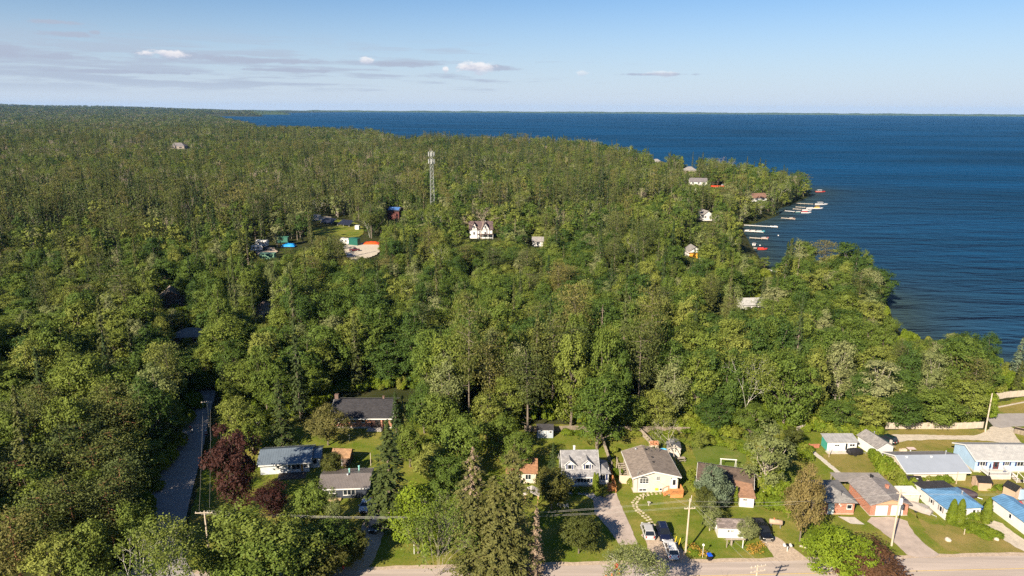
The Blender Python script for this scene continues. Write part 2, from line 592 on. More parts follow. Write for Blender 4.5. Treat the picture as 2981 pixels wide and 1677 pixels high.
def ridge(name, az0, az1, r, zf, mat, depth=600, n=400):
    """a long low wooded rise seen far across the water"""
    a = np.radians(np.linspace(az0, az1, n))
    h = zf(np.degrees(a))
    rows = [(r, np.full(n, -6.0)), (r + 20, h * 0.75), (r + depth * 0.3, h), (r + depth, h * 0.95), (r + depth * 1.6, np.full(n, -6.0))]
    X = np.stack([q * np.sin(a) for q, _ in rows])
    Y = np.stack([q * np.cos(a) for q, _ in rows])
    Z = np.stack([k for _, k in rows])
    return struct(link(name, grid_mesh(name, X, Y, Z, mat)))
FARWOOD = pmat('far_woodland', (0.045, 0.065, 0.03), 1.0, 0.3, 0.02, spec=0.05)
ridge('headland', -22.3, -17.2, 8200, lambda a: 30 * np.minimum(1, np.minimum((a + 22.3) * 3, (-17.2 - a) * 1.3)) * (.8 + .4 * vnoise(a * 8, a * 0, 8)), FARWOOD, 500, 160)
ridge('opposite_shore', -45, 62, 13600, lambda a: 16 + 14 * vnoise(a * 1.3, a * 0, 5) + 6 * vnoise(a * 9, a * 0, 6), FARWOOD, 900, 900)

# ---------------------------------------------------------------- lawns, roads, drives
LUSH = grass_material('mown_grass', (0.098, 0.140, 0.012), (0.24, 0.20, 0.05), 0.04)
DRY = grass_material('dry_grass', (0.125, 0.138, 0.022), (0.26, 0.195, 0.065), 0.14)
ROUGH = grass_material('rough_grass', (0.095, 0.14, 0.018), (0.17, 0.17, 0.05), -0.02)
def asphalt(name, col, var=0.2, stretch=None):
    m = pmat(name, col, 0.9, var, 0.6, 0.4, 14, 0.25, stretch=stretch)
    return m
ROADMAT = asphalt('road_asphalt', (0.39, 0.325, 0.28), 0.2, (0.06, 1.3, 1))
SIDEROAD = asphalt('street_asphalt', (0.29, 0.265, 0.25), 0.15)
DRIVEMAT = asphalt('drive_asphalt', (0.38, 0.31, 0.265), 0.18)
GRAVEL = pmat('gravel', (0.42, 0.33, 0.25), 0.95, 0.25, 2.2, 0.6, 30, 0.1)
PALEGRAVEL = pmat('pale_gravel', (0.46, 0.40, 0.32), 0.95, 0.18, 1.2, 0.5, 30, 0.1)
def smooth_outline(pts, it=2):
    for _ in range(it):
        q = []
        for i in range(len(pts)):
            a, b = pts[i], pts[(i + 1) % len(pts)]
            q += [(a[0] * 0.75 + b[0] * 0.25, a[1] * 0.75 + b[1] * 0.25), (a[0] * 0.25 + b[0] * 0.75, a[1] * 0.25 + b[1] * 0.75)]
        pts = q
    return pts
def ragged(pts, amp, step=0.8, seed=1):
    """edge broken up as grass grows over it"""
    r = random.Random(seed)
    out = []
    for i in range(len(pts)):
        a, b = pts[i], pts[(i + 1) % len(pts)]
        n = max(1, int(math.dist(a, b) / step))
        for k in range(n):
            t = k / n
            out.append((a[0] + (b[0] - a[0]) * t + r.uniform(-amp, amp), a[1] + (b[1] - a[1]) * t + r.uniform(-amp, amp)))
    return out
def sheet(name, px, z, mat, world=False, smooth=1, rag=0.12, kind='structure'):
    pts = list(px) if world else [gp(*p) for p in px]
    if smooth:
        pts = smooth_outline(pts, smooth)
    if rag:
        pts = ragged(pts, rag)
    me = MB().poly([(x, y, z) for x, y in pts]).mesh(name, mat)
    import bmesh
    bm = bmesh.new()
    bm.from_mesh(me)
    bmesh.ops.triangulate(bm, faces=bm.faces)
    for f in bm.faces:
        if f.normal.z < 0:
            f.normal_flip()
    bm.to_mesh(me)
    bm.free()
    return struct(link(name, me), kind)
def main_edge(x):
    return 95.9 + 0.043 * x
# one lush sheet under the gardens, drier plots over it
sheet('lawn', [(-62, 88), (-52, 97.5), (-56.6, 109), (-65, 138), (-70, 156), (-62, 158), (-48, 147), (-44, 158), (-24, 158), (-22, 148), (6, 147), (62, 146), (66, 144), (112, 146), (118, 160), (150, 172), (130, 130), (140, 88)], 0.02, LUSH, True, 0, 0.3)
sheet('dry_lawn', [(2055, 1140), (2200, 1135), (2235, 1200), (2230, 1225), (2150, 1215), (2100, 1180)], 0.04, DRY, False, 1, 0.5)
sheet('dry_lawn', [(2240, 1125), (2260, 1108), (2390, 1106), (2545, 1112), (2548, 1118), (2380, 1128), (2380, 1140), (2330, 1142), (2245, 1135)], 0.04, DRY, False, 1, 0.5)
sheet('dry_lawn', [(2320, 1200), (2600, 1195), (2620, 1260), (2560, 1280), (2480, 1225), (2330, 1228)], 0.04, DRY, False, 1, 0.5)
sheet('dry_lawn', [(2290, 1275), (2310, 1310), (2370, 1322), (2470, 1330), (2600, 1390), (2576, 1397), (2400, 1395), (2330, 1350)], 0.04, DRY, False, 1, 0.5)
sheet('dry_lawn', [(2500, 1020), (2700, 990), (2700, 1046), (2576, 1046), (2500, 1035)], 0.04, DRY, False, 1, 0.5)
sheet('dry_lawn', [(2230, 1078), (2480, 1078), (2500, 1095), (2460, 1103), (2240, 1100)], 0.04, DRY, False, 1, 0.5)
sheet('rough_lawn', [(1740, 1090), (1870, 1085), (1880, 1190), (1800, 1200), (1740, 1150)], 0.04, ROUGH)

# main road along the houses, with a gravel edge and a worn yellow centre line
xs = np.arange(-70, 150, 2.0)
def strip(name, lo, hi, z, mat, jit=0.0, xs=xs, kind=True):
    r = random.Random(4)
    m = MB()
    a = [(x, lo(x) + r.uniform(-jit, jit)) for x in xs]
    b = [(x, hi(x) + r.uniform(-jit, jit)) for x in xs]
    for i in range(len(xs) - 1):
        m.poly([(a[i][0], a[i][1], z), (a[i + 1][0], a[i + 1][1], z), (b[i + 1][0], b[i + 1][1], z), (b[i][0], b[i][1], z)])
    o = m.build(name, mat)
    return struct(o)
strip('road_shoulder', lambda x: main_edge(x) - 8.2, lambda x: main_edge(x) + 0.55, 0.05, GRAVEL, 0.15)
road = strip('road', lambda x: main_edge(x) - 7.0, lambda x: main_edge(x) - 0.35, 0.07, ROADMAT, 0.05)
YELLOW = pmat('yellow_line_paint', (0.55, 0.38, 0.10), 0.8, 0.25, 3.0)
ln = strip('centre_line', lambda x: main_edge(x) - 3.62, lambda x: main_edge(x) - 3.50, 0.085, YELLOW, 0.0)
ln.parent = road
del ln['kind']
side = sheet('street', [(-44, 88), (-48.7, 93.0), (-51.5, 96.5), (-53.1, 98.9), (-55.2, 103), (-57.7, 110.3), (-62, 124), (-66.3, 137.9), (-70.5, 150), (-73.9, 161.4), (-79, 176), (-84, 190), (-88, 190), (-82.5, 174), (-77.3, 158.9), (-72.8, 140), (-69.3, 124), (-64.5, 108), (-60, 98), (-57.5, 88)], 0.09, SIDEROAD, True, 1, 0.06)
sheet('street', [(2480, 1052), (2492, 1042), (2580, 1040), (2700, 1042), (2700, 1075), (2560, 1072), (2505, 1080)], 0.09, SIDEROAD, False, 1, 0.05)
sheet('gravel_drive', [(2150, 1098), (2280, 1092), (2440, 1098), (2476, 1090), (2500, 1068), (2560, 1078), (2545, 1092), (2600, 1140), (2600, 1165), (2545, 1118), (2480, 1108), (2350, 1106), (2260, 1110), (2235, 1130), (2215, 1120), (2170, 1108)], 0.06, PALEGRAVEL, False, 1, 0.15)
sheet('drive', [(1492, 1252), (1550, 1240), (1558, 1262), (1580, 1310), (1604, 1370), (1560, 1372), (1530, 1330), (1495, 1290)], 0.06, DRIVEMAT, False, 0, 0.08)
sheet('gravel_drive', [(1608, 1340), (1680, 1335), (1720, 1390), (1745, 1418), (1690, 1425), (1640, 1418), (1628, 1370)], 0.06, GRAVEL, False, 1, 0.18)
sheet('gravel_drive', [(930, 1262), (960, 1268), (968, 1330), (955, 1380), (925, 1435), (860, 1447), (890, 1410), (905, 1340)], 0.06, GRAVEL, False, 1, 0.15)
sheet('gravel_drive', [(1905, 1350), (1945, 1345), (1990, 1375), (2030, 1405), (2050, 1425), (1960, 1420), (1935, 1385)], 0.06, GRAVEL, False, 1, 0.15)
sheet('drive', [(2166, 1302), (2275, 1300), (2300, 1345), (2340, 1380), (2372, 1400), (2300, 1404), (2275, 1392), (2230, 1345)], 0.06, DRIVEMAT, False, 1, 0.1)
sheet('gravel_drive', [(2470, 1318), (2510, 1308), (2560, 1350), (2640, 1390), (2640, 1410), (2570, 1388), (2500, 1342)], 0.06, PALEGRAVEL, False, 1, 0.12)
sheet('gravel_drive', [(2108, 1300), (2150, 1302), (2175, 1320), (2140, 1318)], 0.06, CONCRETE, False, 0, 0.05)
sheet('path', [(2500, 1025), (2600, 1006), (2600, 1009), (2500, 1029)], 0.06, PALEGRAVEL, False, 0, 0.05)
sheet('path', [(1420, 1238), (1490, 1238), (1500, 1250), (1490, 1256), (1470, 1245), (1420, 1243)], 0.06, CONCRETE, False, 0, 0.03)
# far clearing
sheet('clearing_lawn', [(745, 582), (775, 568), (805, 552), (850, 552), (895, 560), (915, 574), (915, 594), (880, 600), (840, 594), (790, 592)], 0.35, LUSH, False, 1, 0.6)
sheet('gravel_yard', [(862, 618), (905, 612), (955, 615), (955, 640), (925, 652), (890, 662), (868, 640)], 0.5, PALEGRAVEL, False, 1, 0.5)
sheet('gravel_yard', [(640, 630), (690, 622), (700, 640), (650, 648)], 0.5, GRAVEL, False, 1, 0.5)
sheet('gravel_yard', [(770, 548), (840, 545), (820, 556), (770, 557)], 0.5, PALEGRAVEL, False, 1, 0.4)
sheet('beach', [gp(*p) for p in ((2276, 868, -2), (2282, 855, -2.6), (2305, 853, -2.6), (2325, 862, -2), (2310, 872, -1.5))], -2.0, pmat('sand', (0.46, 0.37, 0.27), 0.95, 0.15), True, 1, 0.2)

# flagstone path of uneven stones curving to the cedar steps
rp = random.Random(11)
fpath = struct(link('flagstone_path', None))
STONES = [pmat('flagstone_pale', (0.46, 0.40, 0.28), 0.9, 0.2), pmat('flagstone_tan', (0.36, 0.30, 0.19), 0.9, 0.2)]
ctrl = [gp(*p) for p in ((1690, 1243), (1660, 1240), (1630, 1243), (1606, 1252), (1596, 1266), (1600, 1280), (1615, 1292), (1632, 1308), (1648, 1328))]
line = []
for i in range(len(ctrl) - 1):
    for k in range(6):
        t = k / 6
        line.append((ctrl[i][0] + (ctrl[i + 1][0] - ctrl[i][0]) * t, ctrl[i][1] + (ctrl[i + 1][1] - ctrl[i][1]) * t))
acc, last = 0, line[0]
stone_meshes = []
for k in range(8):
    n = rp.choice((5, 6, 7))
    rr = [rp.uniform(0.75, 1.1) for _ in range(n)]
    ring = [(0.30 * rr[j] * math.cos(2 * math.pi * j / n), 0.27 * rr[j] * math.sin(2 * math.pi * j / n)) for j in range(n)]
    stone_meshes.append(MB().prism([(x, y, -0.03) for x, y in ring], [(x * 0.93, y * 0.93, 0.035) for x, y in ring]).mesh('flagstone', STONES[k % 2]))
for q in line:
    step = math.dist(q, last)
    if step < 0.5 and q != line[0]:
        continue
    dx, dy = q[0] - last[0], q[1] - last[1]
    l = math.hypot(dx, dy) or 1
    nx, ny = -dy / l, dx / l
    for off in (-0.32, 0.32):
        o = link('flagstone', rp.choice(stone_meshes), fpath, (q[0] + nx * off + rp.uniform(-.08, .08), q[1] + ny * off + rp.uniform(-.08, .08), 0.05 + rp.uniform(0, .02)), rp.uniform(0, 6))
        o.scale = (rp.uniform(.85, 1.15), rp.uniform(.85, 1.1), 1)
    last = q
# straight walk of concrete slabs to the white shed
walk = struct(link('slab_walk', None))
a, b = gp(2045, 1137), gp(2132, 1208)
n = 19
slab_me = MB().prism([(-.5, -.44, -.03), (.5, -.44, -.03), (.5, .44, -.03), (-.5, .44, -.03)], [(-.48, -.42, .035), (.48, -.42, .035), (.48, .42, .035), (-.48, .42, .035)]).mesh('slab', CONCRETE)
wang = math.atan2(b[1] - a[1], b[0] - a[0]) + math.pi / 2
for k in range(n):
    t = (k + .5) / n
    o = link('slab', slab_me, walk, (a[0] + (b[0] - a[0]) * t + rp.uniform(-.05, .05), a[1] + (b[1] - a[1]) * t, 0.05 + rp.uniform(0, .02)), wang + rp.uniform(-.04, .04))
    o.scale = (rp.uniform(.9, 1.1), math.dist(a, b) / n / 0.9, 1)

# ---------------------------------------------------------------- trees
def leafmat(name, stops, transl=0.16, rough=0.6, spec=0.12, dapple=0.3):
    """foliage: the hue differs from tree to tree and a little from spray to spray; some light passes through"""
    m, nt, b = nodes_of(name)
    oi = nt.nodes.new('ShaderNodeObjectInfo')
    hue = ramp(nt, oi.outputs['Random'], stops)
    f = noise_node(nt, 0.55, 3, 0.7)
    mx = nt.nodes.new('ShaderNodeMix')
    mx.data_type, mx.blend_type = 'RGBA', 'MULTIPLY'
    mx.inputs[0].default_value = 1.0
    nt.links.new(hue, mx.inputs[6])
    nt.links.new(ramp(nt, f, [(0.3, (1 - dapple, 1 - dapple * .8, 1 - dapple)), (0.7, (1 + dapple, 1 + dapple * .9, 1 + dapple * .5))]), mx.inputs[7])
    nt.links.new(mx.outputs[2], b.inputs['Base Color'])
    b.inputs['Roughness'].default_value = rough
    b.inputs['Specular IOR Level'].default_value = spec
    tr = nt.nodes.new('ShaderNodeBsdfTranslucent')
    nt.links.new(mx.outputs[2], tr.inputs[0])
    ms = nt.nodes.new('ShaderNodeMixShader')
    ms.inputs[0].default_value = transl
    nt.links.new(b.outputs[0], ms.inputs[1])
    nt.links.new(tr.outputs[0], ms.inputs[2])
    nt.links.new(ms.outputs[0], nt.nodes['Material Output'].inputs[0])
    return m
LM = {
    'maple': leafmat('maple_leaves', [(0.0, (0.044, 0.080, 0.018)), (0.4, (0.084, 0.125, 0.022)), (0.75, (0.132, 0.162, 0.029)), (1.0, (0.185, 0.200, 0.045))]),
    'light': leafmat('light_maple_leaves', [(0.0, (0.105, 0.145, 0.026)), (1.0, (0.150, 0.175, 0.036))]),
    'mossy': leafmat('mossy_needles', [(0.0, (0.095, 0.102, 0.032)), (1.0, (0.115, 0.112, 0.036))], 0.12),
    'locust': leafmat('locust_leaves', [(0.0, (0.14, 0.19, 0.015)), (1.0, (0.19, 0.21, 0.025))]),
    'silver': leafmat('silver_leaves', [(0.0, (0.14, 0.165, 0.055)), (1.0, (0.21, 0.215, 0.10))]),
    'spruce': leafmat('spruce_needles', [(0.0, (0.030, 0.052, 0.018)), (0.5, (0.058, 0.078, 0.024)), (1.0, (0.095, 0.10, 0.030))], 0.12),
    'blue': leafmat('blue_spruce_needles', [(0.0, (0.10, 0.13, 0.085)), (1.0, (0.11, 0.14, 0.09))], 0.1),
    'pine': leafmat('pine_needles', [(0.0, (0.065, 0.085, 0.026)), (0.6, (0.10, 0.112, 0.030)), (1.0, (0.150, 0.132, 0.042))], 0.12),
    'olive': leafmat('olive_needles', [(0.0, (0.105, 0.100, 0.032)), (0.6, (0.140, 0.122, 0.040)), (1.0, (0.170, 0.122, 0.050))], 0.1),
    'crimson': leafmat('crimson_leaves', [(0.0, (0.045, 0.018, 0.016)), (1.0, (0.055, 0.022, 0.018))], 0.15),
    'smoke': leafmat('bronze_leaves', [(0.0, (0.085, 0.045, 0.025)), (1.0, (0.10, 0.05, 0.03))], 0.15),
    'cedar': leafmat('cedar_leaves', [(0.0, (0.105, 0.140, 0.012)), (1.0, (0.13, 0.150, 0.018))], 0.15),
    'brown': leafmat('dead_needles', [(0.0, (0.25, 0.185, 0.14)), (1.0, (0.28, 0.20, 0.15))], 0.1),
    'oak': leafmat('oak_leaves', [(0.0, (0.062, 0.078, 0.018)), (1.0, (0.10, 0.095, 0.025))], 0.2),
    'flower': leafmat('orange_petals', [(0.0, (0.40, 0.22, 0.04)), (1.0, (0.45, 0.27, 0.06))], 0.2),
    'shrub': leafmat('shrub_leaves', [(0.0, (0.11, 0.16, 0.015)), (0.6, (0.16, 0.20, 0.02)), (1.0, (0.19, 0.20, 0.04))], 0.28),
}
BARK = pmat('grey_bark', (0.16, 0.13, 0.10), 0.95, 0.3, 2.0, 0.5, 12, 0.1, stretch=(1, 1, 0.25))
PALEBARK = pmat('pale_bark', (0.38, 0.33, 0.27), 0.9, 0.3, 1.2, 0.2, 12, 0.1)
WHITEBARK = pmat('white_bark', (0.56, 0.52, 0.46), 0.85, 0.22, 1.6, 0.2, 12, 0.15)
ORANGEBARK = pmat('orange_bark', (0.25, 0.125, 0.07), 0.95, 0.3, 1.6, 0.5, 12, 0.1)
DEADBARK = pmat('dead_wood', (0.36, 0.28, 0.22), 0.95, 0.3, 1.2, 0.3, 12, 0.1)

def unit(v):
    return v / np.maximum(np.linalg.norm(v, axis=-1, keepdims=True), 1e-9)
def leaf_cards(P, N, S, asp, g):
    """one pointed card for each spray of leaves at P facing N"""
    n = len(P)
    N = unit(N)
    t = unit(np.cross(N, g.normal(size=(n, 3))))
    b = np.cross(N, t)
    S = np.asarray(S)[:, None] * 0.5
    V = np.stack([P + t * S, P + b * S * asp + t * S * 0.15, P - t * S, P - b * S * asp + t * S * 0.15], 1)
    return V.reshape(-1, 3)
def card_mesh(name, Vs, mat):
    V = np.concatenate(Vs)
    F = np.arange(len(V)).reshape(-1, 4)
    me = quad_mesh(name, V, F)
    me.materials.append(mat)
    return me
def dirs(n, g):
    return unit(g.normal(size=(n, 3)))
def stem_mesh(name, segs, mat, sides=5):
    m = MB()
    for p0, p1, r0, r1 in segs:
        m.tube(p0, p1, r0, r1, sides, cap=False)
    me = m.mesh(name, mat)
    me.polygons.foreach_set('use_smooth', [True] * len(me.polygons))
    return me
def bent(p0, p1, r0, r1, g, n=3, wob=0.06):
    """a limb in a few uneven lengths"""
    p0, p1 = np.array(p0, float), np.array(p1, float)
    L = np.linalg.norm(p1 - p0)
    pts = [p0] + [p0 + (p1 - p0) * k / n + g.normal(size=3) * L * wob for k in range(1, n)] + [p1]
    return [(tuple(pts[k]), tuple(pts[k + 1]), r0 + (r1 - r0) * k / n, r0 + (r1 - r0) * (k + 1) / n) for k in range(n)]

def broadleaf(seed, H=16., Wd=11., cb=0.07, nl=26, nc=15, nf=26, ls=0.42, mat='maple', bark=None, shape=0.0, sides=6, lump=(0.22, 0.46), thin=1.0):
    g = np.random.default_rng(seed)
    zc, az_, R = H * (cb + (1 - cb) * 0.47), H * (1 - cb) * 0.47, Wd / 2
    i = np.arange(nl) + 0.5
    th = np.arccos(1 - 2 * i / nl)
    ph = np.pi * (1 + 5 ** 0.5) * i + g.uniform(0, 6)
    d = np.stack([np.sin(th) * np.cos(ph), np.sin(th) * np.sin(ph), np.cos(th)], -1)
    d = unit(d + g.normal(size=d.shape) * 0.22)
    wid = 1 - shape * (d[:, 2] * 0.5)
    rl = R * g.uniform(lump[0], lump[1], nl)
    ext = g.uniform(0.6, 1.16, nl)
    C = np.stack([d[:, 0] * (R - rl) * wid * ext, d[:, 1] * (R - rl) * wid * ext, zc + d[:, 2] * (az_ - rl * 0.8) * ext], -1)
    Vs = []
    for k in range(nl):
        e = dirs(nc * 3, g)
        e = e[(e @ d[k] * 0.7 + e[:, 2] * 0.5) > -0.15][:nc]
        cp = C[k] + e * rl[k] * g.uniform(0.7, 1.08, (len(e), 1)) * np.array([1, 1, 0.85])
        for q in range(len(e)):
            n_ = max(3, int(nf * g.uniform(0.5, 1.4) * thin))
            off = g.normal(size=(n_, 3)) * (rl[k] * 0.17 + 0.10) * np.array([1, 1, 0.65])
            P = cp[q] + off
            N = e[q] * 0.8 + np.array([0, 0, 0.45]) + g.normal(size=(n_, 3)) * 0.38
            Vs.append(leaf_cards(P, N, ls * g.uniform(0.6, 1.3, n_), 0.62, g))
    n_ = int(nl * nc * nf * 0.025) + 20
    P = dirs(n_, g) * g.uniform(0.1, 0.75, (n_, 1)) * np.array([R * 0.8, R * 0.8, az_ * 0.8]) + np.array([0, 0, zc])
    Vs.append(leaf_cards(P, dirs(n_, g), np.full(n_, ls * 1.6), 0.8, g))
    crown = card_mesh('crown', Vs, LM[mat])
    tr = 0.018 * H
    segs = bent((0, 0, -0.3), (g.normal() * .2, g.normal() * .2, zc * 0.75), tr, tr * 0.6, g, 4, 0.015)
    top = segs[-1][1]
    for k in range(0, nl):
        h0 = 0.35 + 0.6 * g.random()
        j = min(int(h0 * 4), 3)
        s0 = segs[j][1] if C[k][2] > segs[j][1][2] else segs[1][0]
        segs += bent(s0, C[k], tr * 0.38, tr * 0.1, g, 3, 0.05)
    return stem_mesh('trunk', segs, bark or BARK, sides), crown

def spruce(seed, H=16., Wd=6.5, lv=34, nb=9, nf=20, ls=0.55, mat='spruce', bark=None, skirt=0.06, rag=0.25, sides=6, pw=0.9, gap=0.0):
    g = np.random.default_rng(seed)
    Vs = []
    segs = [((0, 0, -0.3), (0, 0, H * 0.6), 0.016 * H, 0.009 * H), ((0, 0, H * 0.6), (0, 0, H), 0.009 * H, 0.01)]
    for k in range(lv):
        t = (k + g.uniform(-.6, .6)) / lv
        z = H * (skirt + (1 - skirt) * max(0, t))
        r = Wd / 2 * (1 - max(0, t)) ** pw * g.uniform(0.86, 1.08) + 0.12
        m = max(4, int(nb * (0.55 + 0.45 * (1 - t))))
        ph0 = g.uniform(0, 6.28)
        for j in range(m):
            ph = ph0 + 6.283 * j / m + g.uniform(-.25, .25)
            rr = r * (1 - rag * g.random() ** 0.8)
            if g.random() < gap:
                continue
            dz, dr = g.normal() * 0.28, g.uniform(0.18, 0.45)
            u = np.array([math.cos(ph), math.sin(ph), 0])
            w = np.array([-u[1], u[0], 0])
            n_ = max(4, int(nf * (0.35 + rr / (Wd / 2) * 0.65)))
            s = g.uniform(0.12, 1.0, n_) ** 0.75
            lat = g.normal(size=n_) * 0.16 * rr * (1.15 - s) * 1.2 + g.normal(size=n_) * 0.05
            zz = z + dz - dr * rr * s ** 1.3 + 0.10 * rr * s ** 4 + g.normal(size=n_) * 0.09
            P = u * (rr * s)[:, None] + w * lat[:, None]
            P[:, 2] = zz
            N = np.array([0, 0, 0.9]) + u * 0.55 + g.normal(size=(n_, 3)) * 0.35
            Vs.append(leaf_cards(P, N, ls * g.uniform(0.6, 1.25, n_), 0.5, g))
            if j % 3 == 0 and rr > 0.8:
                segs.append(((0, 0, z), tuple(u * rr * 0.7 + np.array([0, 0, z - 0.15 * rr])), 0.035, 0.012))
    n_ = 30
    P = np.stack([g.normal(size=n_) * 0.08, g.normal(size=n_) * 0.08, H - g.uniform(0, 1.0, n_)], -1)
    Vs.append(leaf_cards(P, dirs(n_, g), np.full(n_, ls * .6), 0.4, g))
    return stem_mesh('trunk', segs, bark or BARK, sides), card_mesh('crown', Vs, LM[mat])

def pine(seed, H=18., Wd=9., nbr=26, nf=95, ls=0.45, mat='pine', bark=None, cb=0.38, sides=6):
    """open-crowned pine: bare lower trunk, uneven tiers of flat needle pads"""
    g = np.random.default_rng(seed)
    lean = g.normal(size=2) * 0.03 * H
    axis = lambda z: np.array([lean[0] * (z / H) ** 2, lean[1] * (z / H) ** 2, z])
    segs, Vs = [], []
    zz = np.linspace(0, H * 0.97, 7)
    for k in range(6):
        segs.append((tuple(axis(zz[k]) - np.array([0, 0, .3 if k == 0 else 0])), tuple(axis(zz[k + 1])), 0.017 * H * (1 - k / 6.5), 0.017 * H * (1 - (k + 1) / 6.5)))
    for k in range(nbr):
        t = (k + g.random()) / nbr
        z = H * (cb + (0.97 - cb) * t)
        prof = math.sin(math.pi * min(1, (0.18 + 0.82 * (1 - t)))) ** 0.7
        r = Wd / 2 * max(0.22, prof) * g.uniform(0.6, 1.15)
        ph = k * 2.4 + g.uniform(-.5, .5)
        u = np.array([math.cos(ph), math.sin(ph), 0])
        w = np.array([-u[1], u[0], 0])
        base = axis(z)
        tip = base + u * r + np.array([0, 0, r * g.uniform(-.05, .3)])
        segs.append((tuple(base), tuple(base + (tip - base) * .7), 0.03 + .008 * r, 0.012))
        for s in (0.35, 0.62, 0.85, 1.0):
            n_ = int(nf / 4 * g.uniform(.6, 1.4))
            c = base + (tip - base) * s + w * g.normal() * 0.22 * r
            off = g.normal(size=(n_, 3)) * np.array([0.24 * r + .25, 0.24 * r + .25, 0.16 + .04 * r])
            Vs.append(leaf_cards(c + off, np.array([0, 0, .8]) + g.normal(size=(n_, 3)) * .6, ls * g.uniform(.6, 1.3, n_), .5, g))
    for k in range(5):
        z = H * g.uniform(0.12, cb)
        ph = g.uniform(0, 6.28)
        L = g.uniform(.8, 2.2)
        segs.append((tuple(axis(z)), tuple(axis(z) + np.array([math.cos(ph) * L, math.sin(ph) * L, g.uniform(-.3, .4)])), .04, .012))
    return stem_mesh('trunk', segs, bark or BARK, sides), card_mesh('crown', Vs, LM[mat])

def bare(seed, H=13., spread=0.5, depth=4, bark=None, stems=1, leaf=None, nleaf=0, ls=0.35, sides=4, thick=0.013, fan=(2, 4)):
    """leafless or thinly leaved tree: forking limbs down to twigs"""
    g = np.random.default_rng(seed)
    segs, tips = [], []
    def grow(p, d, L, r, k):
        q = p
        for s in range(2):
            d = unit(d + g.normal(size=3) * 0.10 + np.array([0, 0, 0.06]))
            n = q + d * L / 2
            segs.append((tuple(q), tuple(n), r * (1 - .18 * s), r * (1 - .18 * (s + 1))))
            q = n
        if k == 0:
            tips.append(q)
            return
        for j in range(g.integers(fan[0], fan[1] + 1)):
            e = unit(d + g.normal(size=3) * spread)
            grow(q, e, L * g.uniform(0.55, 0.82), r * 0.58, k - 1)
        if k >= 2:
            tips.append(q)
    for s in range(stems):
        d = unit(np.array([g.normal() * .16 * (stems > 1) * 1.6, g.normal() * .16 * (stems > 1) * 1.6, 1.0]))
        grow(np.array([g.normal() * .15 * (stems > 1), g.normal() * .15 * (stems > 1), -.3]), d, H * 0.36, H * thick / (stems ** .4), depth)
    tr = stem_mesh('trunk', segs, bark or DEADBARK, sides)
    if not nleaf:
        return tr, None
    T = np.array(tips)
    c = T[g.integers(0, len(T), nleaf)] + g.normal(size=(nleaf, 3)) * 0.4
    return tr, card_mesh('crown', [leaf_cards(c, np.array([0, 0, .5]) + g.normal(size=(nleaf, 3)) * .7, ls * g.uniform(.6, 1.3, nleaf), .65, g)], LM[leaf])

def columnar(seed, H=5., Wd=1.5, n=2600, mat='cedar', ls=.26):
    g = np.random.default_rng(seed)
    t = g.random(n) ** 0.85
    prof = np.minimum(1, (t * 5 + .45)) * (1 - t) ** 0.45
    ph = g.uniform(0, 6.283, n)
    r = Wd / 2 * prof * g.uniform(.72, 1.05, n) * (1 + .12 * np.sin(ph * 5 + t * 9))
    P = np.stack([np.cos(ph) * r, np.sin(ph) * r, t * H], -1)
    N = np.stack([np.cos(ph), np.sin(ph), np.full(n, .35)], -1) + g.normal(size=(n, 3)) * .35
    return stem_mesh('trunk', [((0, 0, -.2), (0, 0, H * .8), .09, .03)], BARK, 5), card_mesh('crown', [leaf_cards(P, N, ls * g.uniform(.6, 1.3, n), .6, g)], LM[mat])

def shrub(seed, H=2., Wd=3., n=1800, mat='shrub', ls=.28, lumps=7):
    g = np.random.default_rng(seed)
    Vs = []
    c = np.stack([g.normal(size=lumps) * Wd * .22, g.normal(size=lumps) * Wd * .22, g.uniform(.25, .6, lumps) * H], -1)
    for k in range(lumps):
        m = n // lumps
        e = dirs(m, g)
        e[:, 2] = np.abs(e[:, 2]) * 1.0 - .25
        P = c[k] + e * np.array([Wd * .27, Wd * .27, H * .42]) * g.uniform(.7, 1.05, (m, 1))
        P[:, 2] = np.maximum(P[:, 2], .06)
        Vs.append(leaf_cards(P, e + np.array([0, 0, .4]) + g.normal(size=(m, 3)) * .5, ls * g.uniform(.6, 1.3, m), .6, g))
    segs = [((0, 0, -.1), tuple(q), .04, .015) for q in c]
    return stem_mesh('stems', segs, BARK, 4), card_mesh('foliage', Vs, LM[mat])

# kinds: list of (trunk mesh, crown mesh, modelled height, modelled width)
KIND = {}
def kind(name, fn, seeds, H, Wd, **kw):
    KIND[name] = [fn(s, H, Wd, **kw) + (H, Wd) for s in seeds]
kind('maple', broadleaf, range(1, 8), 16., 11.)
kind('tallmaple', broadleaf, range(11, 14), 19., 10., cb=.06, shape=.25)
kind('lightmaple', broadleaf, range(15, 19), 14., 11., mat='light', cb=.05)
kind('greyconifer', broadleaf, (78,), 9., 6.5, mat='blue', cb=.04, ls=.32, shape=.7, lump=(.22, .36))
kind('silver', broadleaf, range(21, 24), 15., 9., mat='silver', ls=.36, nf=18, shape=.3, bark=PALEBARK)
kind('locust', broadleaf, range(31, 33), 11., 9., mat='locust', ls=.34, thin=.8)
kind('crimson', broadleaf, range(41, 43), 12., 8.5, mat='crimson', cb=.06, ls=.36, nf=24)
kind('smoke', broadleaf, (45,), 6., 8., mat='smoke', cb=.04, ls=.3, nf=20)
kind('oak', broadleaf, range(48, 50), 9., 7.5, mat='oak', cb=.15, ls=.34)
kind('spruce', spruce, range(51, 55), 17., 6.5, rag=.4, gap=.08)
kind('bigspruce', spruce, (57, 59), 24., 12., lv=50, nb=14, nf=40, rag=.8, ls=.55, pw=.42, mat='mossy', gap=.22)
kind('blue', spruce, (55,), 13., 6., mat='blue', lv=28)
kind('pine', pine, range(61, 65), 18., 9., nbr=30, nf=120)
